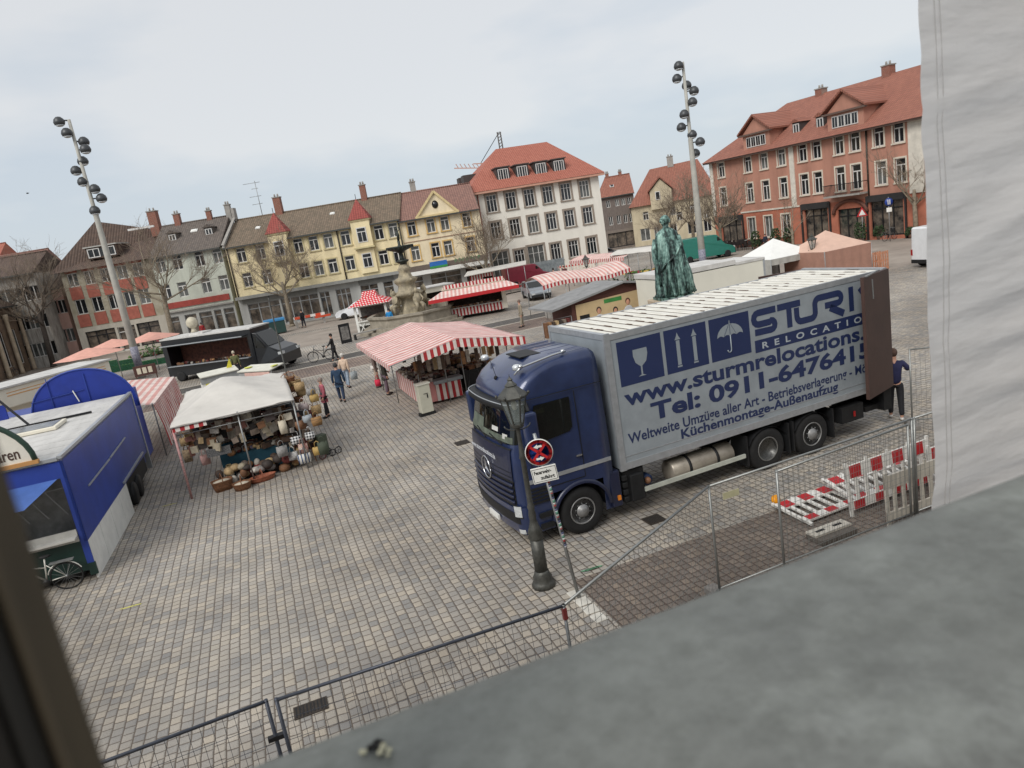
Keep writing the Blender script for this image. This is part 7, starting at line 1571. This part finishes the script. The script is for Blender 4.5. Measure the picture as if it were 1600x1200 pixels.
flatroof((952,400),(1040,390),2.5,3,CANV,'far market stall with white canvas roof left of the statue',val=None,wares=FLOW)
t=flatroof((908,432),(1025,436),1.0,1.2,M('green_plants',(70,104,52),.9,var=.4,sc=10,c2=(40,64,34)),'row of green plants for sale behind the hut roof',name='plant_table',wares=FLOW,val=None) if False else None
q=C0+ray(985,435)*50; t=thing('plant_display','display of green plants behind the wooden hut beside the statue','plants',(q.x,q.y,0),AX); r=random.Random(12); b=MB(); b.m(GREYST); b.bb(-3,2.6,0,1.4,0,.7)
for k in range(500):
    b.m(FLOW[r.randrange(3)] if r.random()<.9 else FLOW[3]); x,y,z=r.uniform(-3,2.6),r.uniform(0,1.4),.7+abs(r.gauss(0,.35)); b.box(x,y,z,.22,.1,.02,r.uniform(0,3),r.uniform(-1,1),r.uniform(-1,1))
b.build('foliage',t,fix=False)
# barrier fence with arches and grey banner in front of the hall
a_,b_=at(838,436),at(968,418); d=b_-a_; t=thing('picket_fence','white and red picket barrier row in front of the white hall','fence',(a_.x,a_.y,0),math.atan2(d.y,d.x)); L_=d.length; b=MB().m(M('picket_cream',(206,192,180),.7))
for k in range(int(L_/.35)): b.bb(.35*k,.35*k+.2,0,.05,.1,1.1)
b.bb(0,L_,.05,.08,.3,.4); b.bb(0,L_,.05,.08,.8,.9); b.build('pickets',t); b=MB().m(RED)
for k in range(int(L_/.35)): b.bb(.35*k+.02,.35*k+.18,-.01,.0,.85,1.02)
b.build('red_tip',t)
a_=at(828,440); t=thing('grey_banner_fence','grey printed banner fence beside the maroon van','banner',(a_.x,a_.y,0),AX); b=MB().m(M('grey_banner',(140,146,148),.7,var=.4,sc=2.5,c2=(96,104,108))); b.bb(0,4.4,0,.04,.2,1.9); b.build('banner_sheet',t); b=MB().m(GALV)
for x in(0,2.2,4.4): b.tube([(x,.06,0),(x,.06,2)],.03,6)
b.build('banner_post',t)
# --- pop up tents ---
def popup(q,label,w_,d,c,side,ze=2.15,za=3.15,rz=AX,walls=(1,1,1,1)):
    t=thing('popup_tent',label,'tent',(q.x,q.y,0),rz,'pop up tents right of the trailer'); b=MB().m(c); v=[];f=[];n=0; K_=12; rg=[]
    for k in range(K_+1):
        h_=.5*(1-k/K_)+.0005; m=k/K_; q_=[(-1+2*i/8,-1) for i in range(8)]+[(1,-1+2*i/8) for i in range(8)]+[(1-2*i/8,1) for i in range(8)]+[(-1,1-2*i/8) for i in range(8)]
        rg.append([Vector(((.5+h_*x)*w_,(.5+h_*y)*d,ze+(za-ze)*m**1.15-.05*(1-m)*(1-max(abs(x),abs(y))*min(abs(x),abs(y))))) for x,y in q_])
    b.loft(rg,True,False,False)
    b.build('tent_roof',t,fix=False); b=MB().m(side)
    def wall(p,q_,zb,k):
        vs=[];fs=[];N2=20
        for i in range(N2+1):
            a=i/N2;x=p[0]+(q_[0]-p[0])*a;y=p[1]+(q_[1]-p[1])*a;o=.05*sin(i*1.7+k)*(1)
            vs+=[(x,y,ze),(x+o*.3,y+o*.6,(ze+zb)/2),(x+o*.5,y+o,zb)]
        for i in range(N2):
            for m in range(2): fs.append((3*i+m,3*i+3+m,3*i+4+m,3*i+1+m))
        b.add(vs,fs,True)
    if walls[0]: wall((0,0),(w_,0),.05 if walls[0]==1 else 1.8,0)
    if walls[1]: wall((w_,0),(w_,d),.05,1)
    if walls[2]: wall((w_,d),(0,d),.05,2)
    if walls[3]: wall((0,d),(0,0),.05,3)
    b.build('tent_wall',t,fix=False); b=MB().m(GALV)
    for x in(.02,w_-.02):
        for y in(.02,d-.02): b.tube([(x,y,0),(x,y,ze)],.03,6)
    b.build('tent_frame',t); return t
q=at(1204,406,2.15); popup(q,'white peaked pop up tent at the end of the white trailer',3.3,3.2,M('tent_white',(226,226,222),.7,var=.03),M('tent_grey_wall',(168,166,160),.8,var=.08),walls=(2,0,1,1))
q=at(1288,394,2.2); q2=at(1358,377,2.2); popup(q,'tan peach pop up tent with closed walls right of the white tent',3.4,3.2,M('tent_peach',(206,172,154),.75,var=.05),M('tent_tan_wall',(160,120,104),.8,var=.06),2.2,3.2)
for i,(u,v) in enumerate(((1368,423),(1380,422))):
    q=at(u,v); t=thing('wood_pallet','upright wooden pallet leaning beside the tan tent' if i==0 else 'second upright wooden pallet farther right of the tan tent','pallet',(q.x,q.y,0),AX+R(4)); b=MB().m(M('pallet_wood',(196,140,110),.8,var=.2,sc=6))
    for k in range(5): b.bb(-.4+.2*k,-.28+.2*k,0,.03,0,1.15)
    for z in(.1,.55,1.0): b.bb(-.4,.52,.03,.12,z,z+.08)
    b.build('pallet_boards',t)
# ================= fountain =================
q=at(648,508); t=thing('stone_fountain','weathered baroque stone fountain with crouching figures and a dark bronze bowl on top','fountain',(q.x,q.y,0),AX)
FST=M('fountain_stone',(176,164,138),.9,var=.3,sc=3,bump=.02,bsc=9,c2=(128,120,104)); BRD=M('dark_bronze',(52,58,54),.5,.5,var=.2,sc=8)
H_=zat(q,355); s=H_/11.0
b=MB().m(M('basin_stone',(150,142,128),.9,var=.2,sc=2)); b.lathe([(4.3,0),(4.3,.22),(3.9,.22),(3.9,.45),(3.4,.45),(3.4,.95),(3.55,1.1),(3.55,1.25),(3.15,1.25),(3.1,.7),(.001,.7)],0,0,0,8,sm=False); b.build('basin',t)
b=MB().m(FST); prof=[(1.9,.7),(1.5,1.4),(1.2,2),(1.05,2.8),(1.0,3.2),(1.7,3.45),(1.95,3.75),(1.15,4.0),(.85,4.6),(1.1,4.95),(1.35,5.25),(.8,5.5),(.6,6.1),(.8,6.4),(.4,6.9)]; n=28; rg=[]
for r_,z in prof: rg.append([Vector((r_*s*.95*(1+.38*noise.noise(Vector((cos(a)*2.2,sin(a)*2.2,z*1.3))))*cos(a),r_*s*.95*(1+.38*noise.noise(Vector((cos(a)*2.2,sin(a)*2.2,z*1.3))))*sin(a),z*s)) for a in [2*PI*j/n for j in range(n)]])
b.loft(rg); b.build('rock_column',t)
for k in range(4):
    a=R(45+90*k-30); b=MB(Matrix.Translation((1.75*s*cos(a),1.75*s*sin(a),1.7*s))@Matrix.Rotation(a,4,'Z')).m(FST)
    b.ball(0,0,1.3*s,.42*s,.5*s,.75*s,12,9,.05); b.ball(.05,0,2.25*s,.24*s,.24*s,.3*s,10,8,.04); b.tube([(.05,.3*s,.9*s),(.55*s,.35*s,.75*s),(.5*s,.35*s,.0)],[.24*s,.2*s,.13*s],8); b.tube([(.05,-.3*s,.9*s),(.55*s,-.35*s,.75*s),(.45*s,-.35*s,.0)],[.24*s,.2*s,.13*s],8); b.tube([(0,.4*s,1.8*s),(.2*s,.65*s,1.3*s),(.4*s,.4*s,1.1*s)],[.15*s,.12*s,.08*s],7); b.tube([(0,-.4*s,1.8*s),(.1*s,-.65*s,2.2*s),(.0,-.5*s,2.7*s)],[.15*s,.12*s,.08*s],7); b.build('crouching_figure',t)
b=MB().m(BRD); b.lathe([(.4*s,6.7*s),(.3*s,7.0*s),(.7*s,7.2*s),(.75*s,7.35*s),(.3*s,7.45*s),(.22*s,8.1*s),(.4*s,8.3*s),(1.2*s,8.55*s),(1.5*s,8.8*s),(1.52*s,8.95*s),(1.35*s,8.95*s),(.3*s,8.8*s),(.14*s,9.1*s),(.16*s,9.5*s),(.001,9.55*s)],n=20)
for k in range(20): a=2*PI*k/20; b.tube([(1.5*s*cos(a),1.5*s*sin(a),8.9*s),(1.5*s*cos(a),1.5*s*sin(a),8.6*s)],.03,4)
b.build('bronze_bowl',t); b=MB().m(BRD); b.tube([(0,0,9.5*s),(.05,0,10.1*s),(0,0,10.6*s)],[.13*s,.17*s,.1*s],8); b.ball(0,0,10.8*s,.13*s); b.tube([(0,0,10.4*s),(.3*s,0,10.7*s),(.25*s,0,11*s)],.05*s,5); b.tube([(0,0,10.4*s),(-.3*s,0,10.2*s)],.05*s,5); b.build('top_figure',t)
# ================= tower crane =================
q=C0+ray(787,250)*170; t=thing('tower_crane','thin tower crane with red jib far behind the white hall','crane',(q.x,q.y,0),0); b=MB().m(M('crane_dark',(90,86,84),.7)); zt_=zat(q,206); zj=zat(q,262)
b.bar((-.5,0,0),(-.5,0,zt_),.3); b.bar((.5,0,0),(.2,0,zt_),.3)
for k in range(12): z=zj+(zt_-zj)*k/12; b.bar((-.5,0,z),(.4,0,z+.5),.15)
b.build('crane_tower',t)
e_=C0+ray(710,263)*176-q; e_.z+=0; b=MB().m(M('crane_red',(176,136,122),.7)); z1=(C0+ray(710,263)*176).z; b.bar((0,0,zj),(e_.x,e_.y,z1),.25); b.bar((0,0,zj+1.2),(e_.x*.6,e_.y*.6,z1*.6+zj*.4+1.0),.25)
for k in range(12): a=k/12; b.bar((e_.x*a,e_.y*a,zj+(z1-zj)*a),(e_.x*(a+.04),e_.y*(a+.04),zj+(z1-zj)*a+1.1),.15)
b.build('crane_jib',t); b=MB().m(DARK); b.bar((0,0,zt_),(e_.x*.45,e_.y*.45,zj+(z1-zj)*.45+1.2),.12); b.ball(e_.x*.3,e_.y*.3,zj+(z1-zj)*.3+.8,.9,.9,.6); b.build('crane_cable',t)
# ================= left background =================
SALM=M('salmon_parasol',(212,158,142),.75,var=.08)
for i,(u,v,lb,w_) in enumerate(((140,556,'flat salmon parasol nearest the blue flap, left of the light mast',3.6),(178,541,'flat salmon parasol in the middle of the row before the corner house',3.4),(236,530,'flat salmon parasol at the right end of the row',3.4))):
    q=at(u,v,2.4); t=thing('parasol',lb,'parasol',(q.x,q.y,0),AX,'salmon parasols before the corner house'); b=MB().m(SALM); n=8; A_=[(w_/2*cos(2*PI*j/n+.39)*1.25,w_/2*sin(2*PI*j/n+.39),2.4) for j in range(n)]; b.add(A_+[(0,0,2.95)],[(j,(j+1)%n,n) for j in range(n)],False); b.build('parasol_canopy',t,fix=False); b=MB().m(GALV); b.tube([(0,0,0),(0,0,2.95)],.03,6); b.build('parasol_pole',t)
CG=M('green_crate_plastic',(28,84,56),.5,var=.15); proto=None; r=random.Random(3)
for i in range(40):
    u=166+5.2*(i%18); v=584-.95*(i%18)-(0,8,0)[i//18]; q=at(u,v)
    if proto is None:
        proto=thing('green_crate','green plastic vegetable crate in the rows left of the black food van','crate',(q.x,q.y,0),AX,'green vegetable crates by the light mast'); b=MB().m(CG); w_,d_,h_=.58,.38,.5
        for k in range(4): z=.02+.12*k; b.bb(-w_/2,w_/2,-d_/2,-d_/2+.02,z,z+.08); b.bb(-w_/2,w_/2,d_/2-.02,d_/2,z,z+.08); b.bb(-w_/2,-w_/2+.02,-d_/2+.02,d_/2-.02,z,z+.08); b.bb(w_/2-.02,w_/2,-d_/2+.02,d_/2-.02,z,z+.08)
        for x in(-w_/2,w_/2-.04): b.bb(x,x+.04,-d_/2-.005,-d_/2,0,h_)
        b.build('crate_box',proto); b=MB(); merch(b,-.2,.2,-.12,.12,.35,14,VEG[:3],r,(.05,.1)); o=b.build('vegetables',proto); o['kind']='stuff'
    else: dup(proto,loc=(q.x,q.y,0 if i<36 else .5),rz=AX+r.uniform(-.1,.1))
q=at(245,562); t=thing('flower_display','heap of green plants with red blossoms left of the black food van','plants',(q.x,q.y,0),AX); b=MB().m(GREYST); b.bb(-1.5,1.5,-.5,.5,0,.4)
for k in range(260): b.m(FLOW[r.randrange(3)] if r.random()<.86 else FLOW[3]); b.box(r.gauss(0,.8),r.gauss(0,.35),.45+abs(r.gauss(0,.35)),.25,.1,.02,r.uniform(0,3),r.uniform(-1,1),r.uniform(-1,1))
b.build('foliage',t,fix=False)
q=at(113,560); t=thing('no_entry_sign','round red no entry sign at the street left of the corner house','road sign',(q.x,q.y,0),AX); b=MB().m(STEEL); b.tube([(0,0,0),(0,0,3.2)],.04,6); b.build('sign_pole',t); b=MB(Matrix.Translation((0,-.06,2.9))@Matrix.Rotation(R(90),4,'X')).m(RED); b.lathe([(.38,0),(.38,.02),(.001,.02)],n=24); b.m(WHITE); b.bb(-.27,.27,-.06,.06,.021,.03); b.build('sign_disc',t)
# cafe furniture in front of the red building, planters, signs
chm=M('cafe_chair_dark',(48,40,38),.7); proto=None
for i in range(26):
    u=1128+5.6*(i%13); v=394-.55*(i%13)-(4 if i>=13 else 0); q=at(u,v)
    if proto is None:
        proto=thing('cafe_chair','dark cafe chair in the rows under the left windows of the red building','chair',(q.x,q.y,0),0,'dark cafe chairs before the red building'); b=MB().m(chm); b.bb(-.22,.22,-.22,.22,.42,.46); b.build('seat',proto); b=MB().m(chm); b.bb(-.22,.22,.18,.22,.5,.9); b.build('backrest',proto)
        for x in(-.2,.2):
            for y in(-.2,.2): b=MB().m(chm); b.bar((x,y,0),(x,y,.42),.03); b.build('leg',proto)
    else: dup(proto,loc=(q.x,q.y,0),rz=r.uniform(0,6))
for i,(u,v) in enumerate(((1140,388),(1165,386),(1190,384))):
    q=at(u,v); t=thing('cafe_table','white topped cafe table among the dark chairs','table',(q.x,q.y,0),0,'cafe tables before the red building'); b=MB().m(WHITE); b.lathe([(.4,.72),(.4,.75)],n=16); b.build('table_top',t); b=MB().m(chm); b.tube([(0,0,0),(0,0,.72)],.04,6); b.build('leg',t)
for i,(u,v,lb,hh) in enumerate(((1182,390,'clipped dark shrub in a pot left of the third ground window of the red building',1.8),(1213,386,'dark shrub in a pot between the windows of the red building',1.8),(1233,383,'dark shrub beside the left black shopfront',1.7),(1345,378,'broad green shrub beside the arched doorway',1.7),(1375,374,'low green hedge box right of the warning sign',1.2),(1425,372,'low hedge at the right shopfront corner',.9))):
    q=at(u,v); t=thing('potted_shrub',lb,'plant',(q.x,q.y,0),0,'shrubs in front of the red building'); b=MB().m(M('shrub_green',(44,62,40),.9,var=.3,sc=8,c2=(66,84,50)))
    for k in range(220):
        a,z=r.uniform(0,2*PI),r.uniform(.3,hh); rr_=.5*math.sqrt(max(.05,1-((z-hh*.5)/(hh*.6))**2))*r.uniform(.6,1); b.box(rr_*cos(a),rr_*sin(a),z,.16,.1,.02,r.uniform(0,3),r.uniform(-1,1),r.uniform(-1,1))
    b.build('foliage',t,fix=False); b=MB().m(M('clay_pot',(110,84,70),.8)); b.lathe([(.22,0),(.3,.35)],n=12); b.build('pot',t)
q=at(1349,378); t=thing('warning_sign','red edged triangular warning sign before the arched doorway','road sign',(q.x,q.y,0),R(-10)); b=MB().m(STEEL); b.tube([(0,0,0),(0,0,2.9)],.035,6); b.build('sign_pole',t); b=MB().m(RED); b.prism([(-.45,-.06,2.2),(.45,-.06,2.2),(0,-.06,3.0)],(0,.03,0)); o=b.build('sign_plate',t); b=MB().m(WHITE); b.prism([(-.27,-.075,2.3),(.27,-.075,2.3),(0,-.075,2.78)],(0,.012,0)); b.build('sign_face',o)
q=at(1391,377); t=thing('blue_sign','round blue sign with a small white plate in front of the right shop window','road sign',(q.x,q.y,0),R(-10)); b=MB().m(STEEL); b.tube([(0,0,0),(0,0,3.6)],.035,6); b.build('sign_pole',t); b=MB(Matrix.Translation((0,-.06,3.2))@Matrix.Rotation(R(90),4,'X')).m(SBL); b.lathe([(.32,0),(.32,.02),(.001,.02)],n=24); b.m(WHITE); b.bb(-.1,-.04,-.2,.2,.021,.03); b.bb(.04,.1,-.2,.2,.021,.03); b.build('sign_disc',t); b=MB().m(WHITE); b.bb(-.2,.2,-.08,-.05,2.4,2.75); b.build('sign_plate',t)
# orange barrier, bin and menu boards in front of the yellow house
a_=at(488,508); t=thing('orange_barrier','red and white plank barrier with orange lamp before the yellow house shops','barrier',(a_.x,a_.y,0),AX); b=MB().m(PW); b.bb(-1.6,1.4,0,.05,.8,1.05); b.m(M('orange_red',(200,76,44),.5))
for k in range(3): b.bb(-1.5+k,-1.0+k,-.01,0,.8,1.05)
b.bb(.4,1.9,-.3,.2,.6,.78); b.build('plank',t); b=MB().m(GREYST)
for x in(-1.4,1.2): b.bb(x-.1,x+.1,-.2,.2,0,.8)
b.build('barrier_stand',t)
q=at(433,522); t=thing('recycling_bins','dark green container with blue lid in front of the yellow house','bin',(q.x,q.y,0),AX); b=MB().m(M('bin_green',(34,62,58),.5)); b.bb(-.9,.9,-.5,.5,.1,1.2); b.build('bin_body',t,bevel=.04); b=MB().m(M('bin_blue',(60,130,180),.4)); b.bb(-.95,.95,-.55,.55,1.2,1.45); b.build('bin_lid',t,bevel=.05)
for i,(u,v,lb) in enumerate(((543,538,'tall dark menu board standing behind the bicycle'),(557,531,'low dark bench frame right of the menu board'))):
    q=at(u,v); t=thing('menu_board' if i==0 else 'low_bench',lb,'board' if i==0 else 'bench',(q.x,q.y,0),AX+R(10))
    if i==0:
        b=MB().m(DARK); b.bb(-.4,.4,0,.05,.1,1.5); o=b.build('board_frame',t); b=MB().m(M('menu_paper',(120,116,112),.7,var=.4,sc=6)); b.bb(-.28,.28,-.012,-.001,.35,1.3); b.build('menu_sheet',o)
    else:
        b=MB().m(GREYST); b.bb(-.2,2.3,-.2,.2,.4,.47); b.build('seat',t); b=MB().m(DARK); b.bb(-.1,0,-.18,.18,0,.4); b.bb(2.1,2.2,-.18,.18,0,.4); b.build('leg',t)
q=at(238,600); t=thing('red_rack','low dark red notice rack at the foot of the left light mast','rack',(at(232,597).x,at(232,597).y,0),AX); b=MB().m(M('rack_brown',(80,50,44),.7)); b.bb(-.7,.7,-.05,.05,.5,1.2); 
for x in(-.65,.6): b.bb(x,x+.06,-.06,.06,0,1.2)
b.build('rack_frame',t); b=MB().m(LIN)
for k in range(3): b.bb(-.5+.35*k,-.25+.35*k,-.07,-.051,.65,1.05)
b.build('notice',t)
q=at(752,190); 
for lb,u,v,d_ in(('lone small bird far off in the sky at the left',43,302,60),):
    q=C0+ray(u,v)*d_; t=thing('bird',lb,'bird',tuple(q),0); b=MB().m(DARK); b.ball(0,0,0,.12,.06,.05); b.add([(0,0,0),(.05,.0,.0),(.1,.28,.12)],[(0,1,2)]); b.add([(0,0,0),(.05,0,0),(.1,-.28,.12)],[(0,1,2)]); b.build('bird_body',t)
